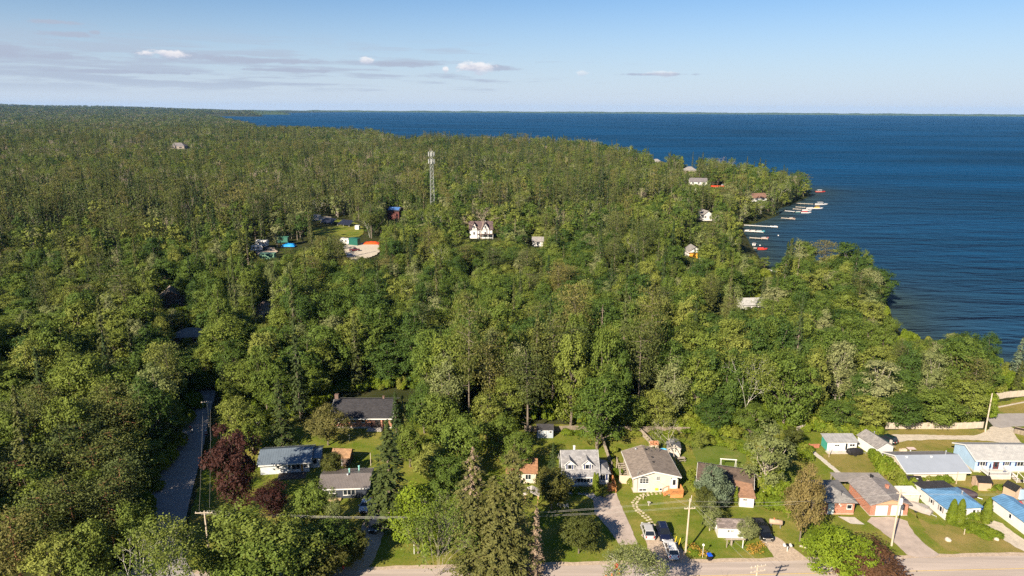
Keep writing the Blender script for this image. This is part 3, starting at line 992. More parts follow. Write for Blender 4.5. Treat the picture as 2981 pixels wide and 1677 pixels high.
kind('scotspine', pine, range(66, 69), 17., 8.5, bark=ORANGEBARK, cb=.30, nbr=30, nf=140)
kind('densepine', broadleaf, range(75, 77), 11., 9., mat='olive', cb=.12, ls=.34, nl=22, nf=24, lump=(.26, .4))
kind('bushpine', pine, range(71, 73), 11., 9., cb=.14, nbr=30, nf=120)
kind('cedar', columnar, range(81, 84), 5., 1.5)
kind('shrub', shrub, range(91, 95), 2., 3.)
kind('flower', shrub, (96,), 1.2, 2.6, n=420, mat='flower', ls=.18)
kind('bronze', shrub, (97,), 1.3, 2.6, mat='smoke')
def barekind(name, seeds, H, Wd, **kw):
    KIND[name] = [bare(s, H, **kw) + (H, Wd) for s in seeds]
barekind('birch', range(101, 104), 14., 7., bark=WHITEBARK, stems=2, leaf='light', nleaf=4200, spread=.36, thick=.007, ls=.3)
barekind('dead', range(105, 108), 14., 7., bark=DEADBARK, spread=.36, thick=.009, depth=5)
barekind('poplar', (109,), 11., 5., bark=PALEBARK, stems=10, leaf='light', nleaf=4200, spread=.2, depth=4, thick=.0055, ls=.28)
barekind('barecrown', (111, 112), 9., 7., bark=PALEBARK, leaf='oak', nleaf=500, spread=.48, depth=5, thick=.016)
barekind('cottonwood', (114,), 13., 9., bark=WHITEBARK, stems=2, leaf='silver', nleaf=7500, spread=.5, depth=5, ls=.3)
def snag(seed, H, Wd):
    """dead conifer: a bare pole with short drooping dead branches"""
    g = np.random.default_rng(seed)
    segs = [((0, 0, -.3), (g.normal() * .2, g.normal() * .2, H), .016 * H, .02)]
    for k in range(60):
        t = g.uniform(.12, .97)
        L = Wd / 2 * (1 - t) ** .8 * g.uniform(.5, 1.1) + .15
        ph = g.uniform(0, 6.28)
        z = H * t
        mid = np.array([math.cos(ph) * L * .6, math.sin(ph) * L * .6, z - L * .05])
        segs.append(((0, 0, z), tuple(mid), .035, .02))
        segs.append((tuple(mid), (math.cos(ph) * L, math.sin(ph) * L, z - L * .4), .02, .008))
    return stem_mesh('trunk', segs, DEADBARK, 4), None
KIND['snag'] = [snag(s, 14., 5.) + (14., 5.) for s in (121, 122, 123)]
KIND['browned'] = [spruce(125, 13., 3.6, lv=36, nb=8, nf=16, mat='brown', bark=DEADBARK, rag=.5, ls=.34) + (13., 3.6)]

TREE_NAME = {'lightmaple': 'broadleaf_tree', 'greyconifer': 'conifer_tree', 'maple': 'broadleaf_tree', 'tallmaple': 'broadleaf_tree', 'silver': 'silver_leaved_tree', 'locust': 'locust_tree', 'crimson': 'crimson_maple', 'smoke': 'smoke_bush', 'oak': 'oak_tree',
             'spruce': 'spruce_tree', 'bigspruce': 'spruce_tree', 'blue': 'spruce_tree', 'pine': 'pine_tree', 'scotspine': 'pine_tree', 'bushpine': 'pine_tree', 'densepine': 'pine_tree', 'cedar': 'cedar_tree', 'shrub': 'shrub', 'flower': 'flower_bed', 'bronze': 'shrub',
             'birch': 'birch_tree', 'dead': 'dead_tree', 'poplar': 'poplar_tree', 'barecrown': 'thin_crowned_tree', 'cottonwood': 'cottonwood_tree', 'snag': 'dead_tree', 'browned': 'dead_spruce'}
TREE_CAT = {k: ('shrub' if k in ('shrub', 'bronze', 'smoke') else 'flowers' if k == 'flower' else 'conifer' if k in ('spruce', 'bigspruce', 'blue', 'greyconifer', 'pine', 'scotspine', 'bushpine', 'densepine', 'cedar') else 'dead tree' if k in ('dead', 'snag', 'browned') else 'tree') for k in TREE_NAME}
rt = random.Random(5)
PLANTED = []
def plant(kd, x, y, H, Wd, label, group=None, z=None, variant=None):
    v = KIND[kd]
    tm, cm, h0, w0 = v[variant % len(v)] if variant is not None else rt.choice(v)
    if z is None:
        z = float(land_height(np.array([x]), np.array([y]))[0])
    o = thing(TREE_NAME[kd], label, TREE_CAT[kd], (x, y, z), rt.uniform(0, 6.28), group)
    o.scale = (Wd / w0, Wd / w0, H / h0)
    link(tm.name.split('.')[0], tm, o)
    if cm is not None:
        link(cm.name.split('.')[0], cm, o)
    PLANTED.append((x, y, Wd))
    return o

# ---------------------------------------------------------------- buildings
def face_xf(face, w, d):
    """local frame of a wall: maps (u along the wall, out of the wall, z)"""
    if face == 'front':
        return lambda u, o, z: (u, -o, z)
    if face == 'back':
        return lambda u, o, z: (w - u, d + o, z)
    if face == 'left':
        return lambda u, o, z: (-o, d - u, z)
    return lambda u, o, z: (w + o, u, z)
def fbox(m, T, u0, u1, o0, o1, z0, z1, mi=0):
    c = [T(u, o, z) for z in (z0, z1) for u, o in ((u0, o0), (u1, o0), (u1, o1), (u0, o1))]
    return m.faces(c, [(0, 3, 2, 1), (4, 5, 6, 7), (0, 1, 5, 4), (1, 2, 6, 5), (2, 3, 7, 6), (3, 0, 4, 7)], mi)
def window(root, dims, face, u, z, w, h, cols=1, rows=1, frame=None, shutters=None, off=0.0, sill=True):
    T0 = face_xf(face, *dims)
    T = lambda a, o, b: T0(a, o + off, b)
    t = 0.07
    m = MB()
    fbox(m, T, u - t, u + w + t, -.02, .07, z + h, z + h + t)
    fbox(m, T, u - t, u + w + t, -.02, .07, z - t, z)
    fbox(m, T, u - t, u, -.02, .068, z, z + h)
    fbox(m, T, u + w, u + w + t, -.02, .068, z, z + h)
    for k in range(1, cols):
        fbox(m, T, u + w * k / cols - .035, u + w * k / cols + .035, -.02, .06, z, z + h)
    for k in range(1, rows):
        fbox(m, T, u, u + w, -.02, .052, z + h * k / rows - .02, z + h * k / rows + .02)
    fr = m.build('window', frame or WHITE, root)
    for k in range(cols):
        p = MB()
        fbox(p, T, u + w * k / cols + .002, u + w * (k + 1) / cols - .002, -.015, .025, z + .002, z + h - .002)
        p.build('pane', GLASS, fr)
    if sill:
        s = MB()
        fbox(s, T, u - t - .04, u + w + t + .04, .072, .13, z - t - .04, z - t + .02)
        s.build('sill', frame or WHITE, fr)
    if shutters:
        for a in (u - t - .36, u + w + t + .02):
            s = MB()
            fbox(s, T, a, a + .34, .0, .05, z - .05, z + h + .05)
            for k in range(6):
                zz = z + .04 + k * (h - .1) / 6
                fbox(s, T, a + .05, a + .29, .05, .065, zz, zz + (h - .1) / 9)
            s.build('shutter', shutters, root)
    return fr
def door(root, dims, face, u, z, w, h, mat=None, glass=None, off=0.0):
    T0 = face_xf(face, *dims)
    T = lambda a, o, b: T0(a, o + off, b)
    m = MB()
    fbox(m, T, u, u + w, -.02, .05, z, z + h)
    fbox(m, T, u - .09, u, -.02, .075, z, z + h + .09)
    fbox(m, T, u + w, u + w + .09, -.02, .075, z, z + h + .09)
    fbox(m, T, u, u + w, -.02, .075, z + h, z + h + .09)
    dr = m.build('door', mat or WHITE, root)
    k = MB()
    fbox(k, T, u + w * .84, u + w * .92, .05, .11, z + h * .46, z + h * .52)
    k.build('handle', METAL, dr)
    if glass:
        g = MB()
        fbox(g, T, u + w * .2, u + w * .8, .05, .062, z + h * glass[0], z + h * glass[1])
        g.build('pane', GLASS, dr)
    return dr
def walls(root, w, d, h, kind_, rise, mat, rx=None, name='wall', base=None):
    m = MB()
    if kind_ in ('gy',):                                   # gable faces the front
        rx = w / 2 if rx is None else rx
        for y in (0, d):
            m.poly([(0, y, -.3), (w, y, -.3), (w, y, h), (rx, y, h + rise), (0, y, h)] if y == 0 else [(w, y, -.3), (0, y, -.3), (0, y, h), (rx, y, h + rise), (w, y, h)])
        m.poly([(0, d, -.3), (0, 0, -.3), (0, 0, h), (0, d, h)]).poly([(w, 0, -.3), (w, d, -.3), (w, d, h), (w, 0, h)])
    elif kind_ in ('gx',):
        ry = d / 2 if rx is None else rx
        m.poly([(0, 0, -.3), (w, 0, -.3), (w, 0, h), (0, 0, h)]).poly([(w, d, -.3), (0, d, -.3), (0, d, h), (w, d, h)])
        m.poly([(0, d, -.3), (0, 0, -.3), (0, 0, h), (0, ry, h + rise), (0, d, h)]).poly([(w, 0, -.3), (w, d, -.3), (w, d, h), (w, ry, h + rise), (w, 0, h)])
    elif kind_ == 'shed':
        m.prism([(0, 0, -.3), (w, 0, -.3), (w, d, -.3), (0, d, -.3)], [(0, 0, h), (w, 0, h), (w, d, h + rise), (0, d, h + rise)])
    else:
        m.box(0, 0, -.3, w, d, h)
    wl = m.build(name, mat, root)
    if base:
        b = MB()
        b.box(-.03, -.03, -.3, w + .03, d + .03, base[0])
        b.build('foundation', base[1], root)
    return wl
def roof(root, w, d, h, kind_, rise, mat, o=.45, rx=None, t=.14, trim=None, mat2=None, ribs=0.0, og=None, name='roof'):
    m, e = MB(), .02
    og = o if og is None else og
    if kind_ == 'gx':
        ry = d / 2 if rx is None else rx
        z1, k1, k2 = h + rise + t, rise / ry, rise / (d - ry)
        P = [[(-og, -o, h - k1 * o + t), (w + og, -o, h - k1 * o + t), (w + og, ry, z1), (-og, ry, z1)], [(w + og, d + o, h - k2 * o + t), (-og, d + o, h - k2 * o + t), (-og, ry, z1), (w + og, ry, z1)]]
    elif kind_ == 'gy':
        rx = w / 2 if rx is None else rx
        z1, k1, k2 = h + rise + t, rise / rx, rise / (w - rx)
        P = [[(-o, d + og, h - k1 * o + t), (-o, -og, h - k1 * o + t), (rx, -og, z1), (rx, d + og, z1)], [(w + o, -og, h - k2 * o + t), (w + o, d + og, h - k2 * o + t), (rx, d + og, z1), (rx, -og, z1)]]
    elif kind_ == 'shed':
        k1 = rise / d
        P = [[(-og, -o, h - k1 * o + t), (w + og, -o, h - k1 * o + t), (w + og, d + o, h + rise + k1 * o + t), (-og, d + o, h + rise + k1 * o + t)]]
    elif kind_ == 'flat':
        P = [[(-o, -o, h + t), (w + o, -o, h + t), (w + o, d + o, h + t), (-o, d + o, h + t)]]
    else:                                                   # hip
        ze, zr = h + t - .08, h + rise + t
        if w >= d:
            a, b = (d / 2, d / 2, zr), (w - d / 2, d / 2, zr)
        else:
            a, b = (w / 2, w / 2, zr), (w / 2, d - w / 2, zr)
        c = [(-o, -o, ze), (w + o, -o, ze), (w + o, d + o, ze), (-o, d + o, ze)]
        if w >= d:
            P = [[c[0], c[1], b, a], [c[1], c[2], b], [c[2], c[3], a, b], [c[3], c[0], a]]
        else:
            P = [[c[0], c[1], a], [c[1], c[2], b, a], [c[2], c[3], b], [c[3], c[0], a, b]]
    for k, q in enumerate(P):
        m.slab(q, t, 1 if (mat2 and k == 1) else 0)
    r = m.build(name, [mat, mat2] if mat2 else mat, root)
    if trim and kind_ in ('gx', 'gy', 'shed', 'flat'):
        f = MB()
        for q in P:
            a, b = Vector(q[0]), Vector(q[1])
            c, d_ = Vector(q[2]), Vector(q[3])
            for s, u in ((a, b), (b, c), (d_, a)):
                out = (s + u) / 2 - (a + b + c + d_) / 4
                out.z = 0
                out = out.normalized() * .025
                f.prism([tuple(p + out * x - Vector((0, 0, zz))) for p, x, zz in ((s, 0, t + .12), (u, 0, t + .12), (u, 2, t + .12), (s, 2, t + .12))], [tuple(p + out * x + Vector((0, 0, zz))) for p, x, zz in ((s, 0, -.01), (u, 0, -.01), (u, 2, -.01), (s, 2, -.01))])
        f.build('fascia', trim, r)
    if ribs and kind_ == 'hip':
        f = MB()
        for q in P:
            a, b = Vector(q[0]), Vector(q[1])
            cen = sum((Vector(p) for p in q), Vector()) / len(q)
            L_ = (b - a).length
            run = Vector((b - a)).normalized()
            up = (cen - a) - run * (cen - a).dot(run)
            top = max(Vector(p).z for p in q) - a.z
            hor = Vector((up.x, up.y, 0)).normalized()
            half = min(w, d) / 2 + o
            n = int(L_ / ribs)
            for k in range(1, n):
                s_ = min(k / n * L_, (1 - k / n) * L_, half)
                p0 = a + (b - a) * k / n
                f.tube(tuple(p0), tuple(p0 + hor * s_ + Vector((0, 0, top * s_ / half))), .028, .028, 4, cap=False)
        f.build('standing_seams', mat, r)['kind'] = 'stuff'
    if ribs and kind_ in ('gx', 'shed', 'gy'):
        f = MB()
        for q in P:
            a, b, c, d_ = [Vector(p) for p in q]
            n = max(2, int((b - a).length / ribs))
            for k in range(n + 1):
                s, u = a + (b - a) * k / n, d_ + (c - d_) * k / n
                f.tube(tuple(s), tuple(u), .028, .028, 4, cap=False)
        f.build('standing_seams', mat, r)['kind'] = 'stuff'
    return r
def chimney(root, x, y, z0, z1, s=.5, mat=None, name='chimney'):
    m = MB().box(x - s / 2, y - s / 2, z0, x + s / 2, y + s / 2, z1)
    m.box(x - s / 2 - .05, y - s / 2 - .05, z1, x + s / 2 + .05, y + s / 2 + .05, z1 + .1)
    return m.build(name, mat or brickmat('red_brick', (0.30, 0.10, 0.055)), root)
def vent(root, x, y, z, h=.5, r=.1, mat=None, name='roof_vent'):
    return MB().tube((x, y, z - .3), (x, y, z + h), r, r, 8).tube((x, y, z + h), (x, y, z + h + .08), r * 1.7, r * 1.2, 8).build(name, mat or METAL, root)
BRICK = brickmat('red_brick', (0.36, 0.105, 0.045))
BRICKO = brickmat('orange_brick', (0.36, 0.125, 0.06))
R_ = math.radians

# --- cream bungalow with a brown roof
h1 = thing('bungalow', 'cream sided bungalow with brown shingle roof and cedar entrance deck', 'house', (23.1, 117.9, 0), R_(2.5))
CREAM = siding('cream_siding', (0.55, 0.49, 0.42))
dm = (8.4, 9.6)
walls(h1, 8.4, 9.6, 3.35, 'gy', 1.15, CREAM, 3.6, base=(.25, CONCRETE))
roof(h1, 8.4, 9.6, 3.35, 'gy', 1.15, shingle('brown_shingle', (0.235, 0.195, 0.165)), .45, 3.6, trim=WHITE, og=.5)
window(h1, dm, 'front', 1.15, 1.95, 1.6, 1.0, 3, 3)
m = MB()
T = face_xf('front', *dm)
arc = [(1.95 + .85 * math.cos(a), 3.02 + .34 * math.sin(a)) for a in np.linspace(0, math.pi, 9)]
for k in range(8):
    (a, b), (c, d) = arc[k], arc[k + 1]
    m.faces([T(a, .0, b), T(c, .0, d), T(1.95 + (c - 1.95) * .85, .0, 3.02 + (d - 3.02) * .8), T(1.95 + (a - 1.95) * .85, .0, 3.02 + (b - 3.02) * .8)] + [T(a, .06, b), T(c, .06, d), T(1.95 + (c - 1.95) * .85, .06, 3.02 + (d - 3.02) * .8), T(1.95 + (a - 1.95) * .85, .06, 3.02 + (b - 3.02) * .8)], [(0, 1, 2, 3), (7, 6, 5, 4), (0, 4, 5, 1), (2, 6, 7, 3), (1, 5, 6, 2), (3, 7, 4, 0)])
fan = m.build('fanlight', WHITE, h1)
MB().poly([T(1.95 + .7 * math.cos(a), .02, 3.02 + .27 * math.sin(a)) for a in np.linspace(0, math.pi, 9)]).build('pane', GLASS, fan)
window(h1, dm, 'front', 4.25, 2.55, .6, .75, 2, 3)
window(h1, dm, 'front', 1.1, .35, 1.3, .4, 2, 1)
window(h1, dm, 'front', 4.95, .4, .45, .4, 1, 1)
yb = MB()
fbox(yb, T, 4.1, 4.7, 0, .12, .42, .85)
yb.build('yellow_box', pmat('yellow_plastic', (0.75, 0.45, 0.03), .5, .05), h1)
door(h1, dm, 'front', 7.2, .75, .9, 2.05, WHITE, (.35, .88))
for u in (7.0, 8.22):
    b = MB()
    fbox(b, T, u, u + .1, 0, .12, 2.75, 2.98)
    b.build('porch_lamp', BLACK, h1)
b = MB()
fbox(b, T, .62, .72, 0, .06, .2, 4.4)
b.tube((.67, -.5, 4.2), (.67, -.5, 5.1), .03, .03, 5)
b.build('service_mast', METAL, h1)
vent(h1, 4.3, 3.2, 4.35, .25, .13, BLACK)
vent(h1, 4.6, 5.2, 4.3, .25, .13, BLACK)
vent(h1, 3.9, 8.0, 4.5, .35, .13, BLACK)
vent(h1, 2.2, 9.0, 4.1, .4, .16, METAL)
def deck(root, x0, x1, y0, y1, z, rail, mat, railmat=None, skirt=True, open_sides=(), board=.3):
    """boarded platform with posts and a baluster railing"""
    k = 0
    y = y0
    while y < y1 - .01:
        MB().box(x0, y, z - .06, x1, min(y1, y + board) - .02, z).build('deck_board', mat, root)
        y += board
    for x in np.linspace(x0 + .06, x1 - .06, 3):
        for yy in (y0 + .06, y1 - .06):
            MB().box(x - .05, yy - .05, -.2, x + .05, yy + .05, z - .07).build('support', mat, root)
    r = MB()
    def run(a, b):
        a, b = Vector(a), Vector(b)
        L = (b - a).length
        n = max(2, int(L / .18))
        for i in range(n + 1):
            p = a + (b - a) * i / n
            s = .05 if i in (0, n) else .022
            r.box(p.x - s, p.y - s, z, p.x + s, p.y + s, z + rail)
        d = (b - a).normalized()
        nn = Vector((-d.y, d.x, 0)) * .05
        for z0, z1 in ((z + rail, z + rail + .06), (z + .08, z + .13)):
            r.prism([tuple(q + Vector((0, 0, z0))) for q in (a - nn, b - nn, b + nn, a + nn)], [tuple(q + Vector((0, 0, z1))) for q in (a - nn, b - nn, b + nn, a + nn)])
    if 'front' not in open_sides:
        run((x0, y0, 0), (x1, y0, 0))
    if 'right' not in open_sides:
        run((x1, y0, 0), (x1, y1, 0))
    if 'left' not in open_sides:
        run((x0, y0, 0), (x0, y1, 0))
    r.build('railing', railmat or mat, root)
    if skirt:
        MB().box(x0 + .03, y0 + .02, -.1, x1 - .03, y0 + .06, z - .07).build('skirt', mat, root)
dk = thing('entrance_deck', 'orange cedar deck with steps at the white front door of the cream bungalow', 'deck', (23.1, 117.9, 0), R_(2.5))
deck(dk, 6.5, 8.9, -2.1, -.06, .72, .85, CEDAR, open_sides=('left',))
for k in range(3):
    MB().box(5.4 + k * .36, -1.6, .12 + k * .2, 5.8 + k * .36, -.4, .19 + k * .2).build('step', CEDAR, dk)
for yy in (-1.64, -.36):
    m = MB()
    m.tube((5.4, yy, .1), (5.4, yy, 1.0), .05, .05, 4).tube((6.5, yy, .7), (6.5, yy, 1.55), .05, .05, 4).tube((5.4, yy, 1.0), (6.5, yy, 1.55), .045, .045, 4)
    m.build('stair_railing', CEDAR, dk)
bd = thing('timber_stairs', 'weathered timber stairs with pergola rails beside the cream bungalow', 'stairs', (21.2, 122.3, 0), R_(2.5))
for k in range(8):
    MB().box(.1, .3 + k * .42, .2 + k * .22, 1.5, .7 + k * .42, .26 + k * .22).build('tread', WOODGREY, bd)
m = MB()
for x in (.05, 1.5):
    for y in (.2, 3.9):
        m.box(x - .06, y - .06, -.2, x + .06, y + .06, 2.9)
    m.tube((x, .2, 1.2), (x, 3.9, 2.9), .06, .06, 4)
m.build('stair_frame', WOODGREY, bd)
gt = thing('yard_gate', 'pale board gate closing the side yard of the cream bungalow', 'gate', (20.9, 121.2, 0), R_(-8))
for k in range(13):
    MB().box(k * .17, 0, .05, k * .17 + .16, .03, 1.75).build('board', pmat('pale_board', (0.52, 0.42, 0.31), .8, .1), gt)
MB().box(0, .035, .4, 2.2, .08, .5).box(0, .035, 1.35, 2.2, .08, 1.45).build('rail', WOODGREY, gt)

# --- storey-and-a-half house with two dormers
h2 = thing('dormer_house', 'white sided house with grey shingle roof, two dormers and navy shutters', 'house', (9.9, 119.9, 0), R_(2))
GREYSH = shingle('grey_shingle', (0.25, 0.245, 0.25))
VINYL = siding('white_siding', (0.60, 0.59, 0.565))
dm = (6.9, 7.0)
walls(h2, 6.9, 7.0, 2.55, 'gx', 3.2, VINYL, base=(.3, CONCRETE))
roof(h2, 6.9, 7.0, 2.55, 'gx', 3.2, GREYSH, .5, trim=WHITE, og=.2)
window(h2, dm, 'front', 2.75, .85, 2.45, 1.3, 4, 1, shutters=NAVY)
wing = MB().box(6.9, .6, -.3, 8.9, 5.2, 2.45)
wing.build('wing_wall', VINYL, h2)
m = MB()
zr = 3.55
for q in ([(6.95, .2, 2.45), (9.3, .2, 2.45), (7.6, 2.4, zr), (6.95, 2.4, zr)], [(9.3, .2, 2.45), (9.3, 5.6, 2.45), (7.6, 4.0, zr), (7.6, 2.4, zr)], [(9.3, 5.6, 2.45), (6.95, 5.6, 2.45), (6.95, 4.0, zr), (7.6, 4.0, zr)]):
    m.slab(q, .12)
m.build('wing_roof', GREYSH, h2)
Tf = lambda u, o, z: (u, .6 - o, z)
fr = window(h2, dm, 'front', 7.3, 1.0, .95, 1.1, 2, 1, shutters=NAVY, off=-.6)
for cx in (1.35, 4.7):
    dr = MB()
    y0, z0, zt = .62, 3.2, 4.5
    dr.prism([(cx - .86, y0, z0 - .25), (cx + .86, y0, z0 - .25), (cx + .86, 3.2, z0 - .25), (cx - .86, 3.2, z0 - .25)], [(cx - .86, y0, zt), (cx + .86, y0, zt), (cx + .86, 3.2, zt), (cx - .86, 3.2, zt)])
    dr.prism([(cx - .86, y0, zt), (cx + .86, y0, zt), (cx, y0, zt + .72)], [(cx - .86, 3.2, zt), (cx + .86, 3.2, zt), (cx, 3.2, zt + .72)])
    do = dr.build('dormer', VINYL, h2)
    rr = MB()
    rr.slab([(cx - 1.12, y0 - .25, zt - .2), (cx, y0 - .25, zt + .8), (cx, 3.1, zt + .8), (cx - 1.12, 3.1, zt - .2)], .09)
    rr.slab([(cx + 1.12, y0 - .25, zt - .2), (cx, y0 - .25, zt + .8), (cx, 3.1, zt + .8), (cx + 1.12, 3.1, zt - .2)], .09)
    rr.build('dormer_roof', GREYSH, do)
    f = MB()
    for s in (-1, 1):
        f.prism([(cx + s * 1.14, y0 - .28, zt - .32), (cx, y0 - .28, zt + .68), (cx, y0 - .24, zt + .68), (cx + s * 1.14, y0 - .24, zt - .32)], [(cx + s * 1.14, y0 - .28, zt - .17), (cx, y0 - .28, zt + .83), (cx, y0 - .24, zt + .83), (cx + s * 1.14, y0 - .24, zt - .17)])
    f.build('dormer_trim', WHITE, do)
    for a, b in ((cx - .34, cx + .34),):
        MB().box(a, y0 - .03, z0 + .2, b, y0 - .005, z0 + 1.05).build('pane', GLASS, do)
        MB().box(a - .07, y0 - .05, z0 + .12, b + .07, y0 - .004, z0 + .2).box(a - .07, y0 - .05, z0 + 1.05, b + .07, y0 - .004, z0 + 1.12).box(a - .07, y0 - .05, z0 + .2, a, y0 - .004, z0 + 1.05).box(b, y0 - .05, z0 + .2, b + .07, y0 - .004, z0 + 1.05).build('window_frame', WHITE, do)
        for s in (a - .34, b + .1):
            MB().box(s, y0 - .04, z0 + .15, s + .24, y0 - .004, z0 + 1.1).build('shutter', NAVY, do)
chimney(h2, 2.6, 4.6, 4.5, 6.1, .35, WHITE, 'flue')
vent(h2, 8.9, 1.2, 2.6, .6, .05, WHITE, 'antenna_mast')
rm = thing('access_ramp', 'orange cedar stairway and fence running along the dormer house', 'stairs', (19.2, 118.0, 0), R_(2))
for k in range(5):
    MB().box(-.9 + k * .05, .2 + k * .35, .1 + k * .18, .35 + k * .03, .55 + k * .35, .17 + k * .18).build('step', CEDAR, rm)
for k in range(26):
    MB().box(.55, -.4 + k * .3, 0, .6, -.4 + k * .3 + .28, 1.75 - max(0, 2 - k) * .15).build('board', CEDAR, rm)
MB().box(.61, -.4, .5, .68, 7.3, .6).box(.61, -.4, 1.3, .68, 7.3, 1.4).build('rail', CEDAR, rm)

# --- brick bungalow
h3 = thing('brick_bungalow', 'red brick bungalow with charcoal roof and brick chimney at the wood edge', 'house', (-40.5, 144.4, 0), R_(1))
DARKSH = shingle('charcoal_shingle', (0.048, 0.046, 0.05))
dm = (13.5, 10.5)
walls(h3, 13.5, 10.5, 2.75, 'gx', 2.0, BRICKO, base=(.4, CONCRETE))
roof(h3, 13.5, 10.5, 2.75, 'gx', 2.0, DARKSH, .6, trim=WHITE, og=.35)
DKBRICK = brickmat('brown_brick', (0.14, 0.08, 0.06), (.2, .17, .15))
chimney(h3, .2, 5.6, 2.0, 5.8, .8, DKBRICK)
chimney(h3, 10.9, 6.0, 4.2, 5.2, .4, DKBRICK)
window(h3, dm, 'front', 1.5, 1.45, .6, .8)
window(h3, dm, 'front', 4.6, 1.45, .9, .85)
window(h3, dm, 'front', 6.9, 1.45, .6, .9)
MB().box(8.8, -.04, .15, 10.9, .0, 2.6).build('recess_shade_panel', pmat('recess_shade', (0.06, 0.03, 0.025), .8), h3)  # flat panel on the wall; the shade of a recess is its colour
door(h3, dm, 'front', 9.9, .3, 1.0, 2.1, pmat('dark_door', (0.03, 0.025, 0.025), .5), None, .05)
MB().box(8.2, -1.8, -.1, 11.6, -.06, .22).build('porch_slab', CONCRETE, h3)
MB().box(11.2, -.5, .22, 11.5, -.2, 2.6).build('porch_post', BRICKO, h3)

# --- long house with a blue grey metal roof
h4 = thing('metal_roof_house', 'white house with blue-grey ribbed metal roof behind the crimson maple', 'house', (-49.2, 123.6, 0), R_(8.5))
BLUEGREY = pmat('blue_grey_metal', (0.17, 0.21, 0.25), .35, .12, .8, metal=.35)
dm = (9.3, 6.6)
walls(h4, 9.3, 6.6, 2.4, 'gx', 1.3, siding('pale_blue_siding', (0.52, 0.55, 0.58)))
roof(h4, 9.3, 6.6, 2.4, 'gx', 1.3, BLUEGREY, .5, trim=WHITE, ribs=.45)
door(h4, dm, 'front', 2.9, .3, .9, 2.0, WHITE, (.5, .9))
window(h4, dm, 'front', 5.3, .9, .35, 1.1)
window(h4, dm, 'front', 6.0, .8, 1.6, 1.2, 2)
MB().box(7.75, -.07, .3, 8.15, -.004, 2.3).build('door_curtain', pmat('ochre_fabric', (0.42, 0.22, 0.05), .9), h4)
window(h4, dm, 'front', 8.35, 1.1, .5, .9)
ex = MB().box(9.35, 1.6, -.3, 11.2, 6.0, 2.3)
ex.build('extension_wall', siding('pale_blue_siding', (0.52, 0.55, 0.58)), h4)
m = MB().slab([(9.32, 1.1, 2.35), (11.6, 1.1, 2.35), (11.6, 3.8, 3.2), (9.32, 3.8, 3.2)], .1).slab([(9.32, 6.5, 2.35), (11.6, 6.5, 2.35), (11.6, 3.8, 3.2), (9.32, 3.8, 3.2)], .1)
m.build('extension_roof', BLUEGREY, h4)
window(h4, (11.2, 6.6), 'front', 9.9, .9, .7, 1.0, off=-1.6)
MB().box(3.5, -2.6, -.1, 8.8, -.06, .18).build('terrace', pmat('dark_deck', (0.10, 0.075, 0.06), .8), h4)

# --- dark blue house with grey ribbed roof
h5 = thing('dark_blue_house', 'low dark blue house with grey ribbed metal roof and white picture window', 'house', (-34.9, 115.0, 0), R_(4.5))
GREYMETAL = pmat('grey_ribbed_metal', (0.22, 0.19, 0.175), .4, .12, .8, metal=.3)
dm = (8.3, 6.3)
walls(h5, 8.3, 6.3, 2.35, 'gx', .85, siding('navy_siding', (0.035, 0.042, 0.06)))
roof(h5, 8.3, 6.3, 2.35, 'gx', .85, GREYMETAL, .55, trim=WHITE, ribs=.28)
window(h5, dm, 'front', 4.0, .75, 2.1, 1.0, 3)
window(h5, dm, 'front', 1.5, 1.2, 1.0, .6, 1)
vent(h5, 4.6, 4.0, 3.1, .7, .13, pmat('teal_metal', (0.25, 0.55, 0.5), .5))
vent(h5, 6.2, 5.4, 2.9, .7, .13, MATS['teal_metal'])
vent(h5, 4.5, 2.7, 3.2, .3, .14, METAL)
MB().box(1.2, -.9, -.1, 3.6, -.2, .3).build('planter_wall', pmat('tan_stone', (0.45, 0.33, 0.18), .9), h5)

# --- garden hut with brown roof
h6 = thing('garden_hut', 'small dark timber hut with mossy brown roof and white framed door', 'shed', (-36.0, 127.5, 0), R_(-4))
TAN = shingle('tan_shingle', (0.30, 0.18, 0.10))
dm = (3.3, 3.2)
walls(h6, 3.3, 3.2, 1.95, 'gx', 1.0, pmat('dark_board', (0.12, 0.085, 0.07), .85))
roof(h6, 3.3, 3.2, 1.95, 'gx', 1.0, TAN, .35)
MB().box(.35, -.05, 0, 1.95, -.004, 1.75).box(.47, -.07, .05, 1.83, -.05, 1.65, 1).build('door', [WHITE, MATS['dark_board']], h6)
MB().tube((2.9, -.4, 0), (2.9, -.4, 1.8), .05, .05, 5).box(2.3, -.5, 0, 2.9, -.1, .5).build('porch_post', pmat('ochre_timber', (0.4, 0.25, 0.12), .8), h6)

# --- brown roofed house behind a conifer, with its lean-to
h7 = thing('brown_roof_house', 'low house with dark brown roof half hidden behind a grey-green conifer', 'house', (35.6, 118.9, 0), R_(-17))
dm = (9.4, 6.4)
walls(h7, 9.4, 6.4, 2.4, 'gx', 1.5, VINYL)
roof(h7, 9.4, 6.4, 2.4, 'gx', 1.5, shingle('dark_brown_shingle', (0.105, 0.078, 0.062)), .5, trim=WHITE)
window(h7, dm, 'front', .5, 1.0, 1.1, .9, 2)
window(h7, dm, 'front', 7.0, 1.0, 1.1, 1.0, 2)
door(h7, dm, 'front', 2.2, .2, .9, 2.0)
h8 = thing('tan_roof_shed', 'small white shed with tan lean-to roof below the brown roofed house', 'shed', (41.6, 113.2, 0), R_(-7))
dm = (2.5, 4.6)
walls(h8, 2.5, 4.6, 2.0, 'shed', .75, VINYL)
roof(h8, 2.5, 4.6, 2.0, 'shed', .75, shingle('tan_red_shingle', (0.33, 0.19, 0.12)), .25)
window(h8, dm, 'front', .6, 1.35, .6, .35, 2)
MB().box(1.0, -.03, .3, 1.4, -.004, 1.0).build('meter_box', pmat('grey_paint', (0.4, 0.4, 0.4)), h8)

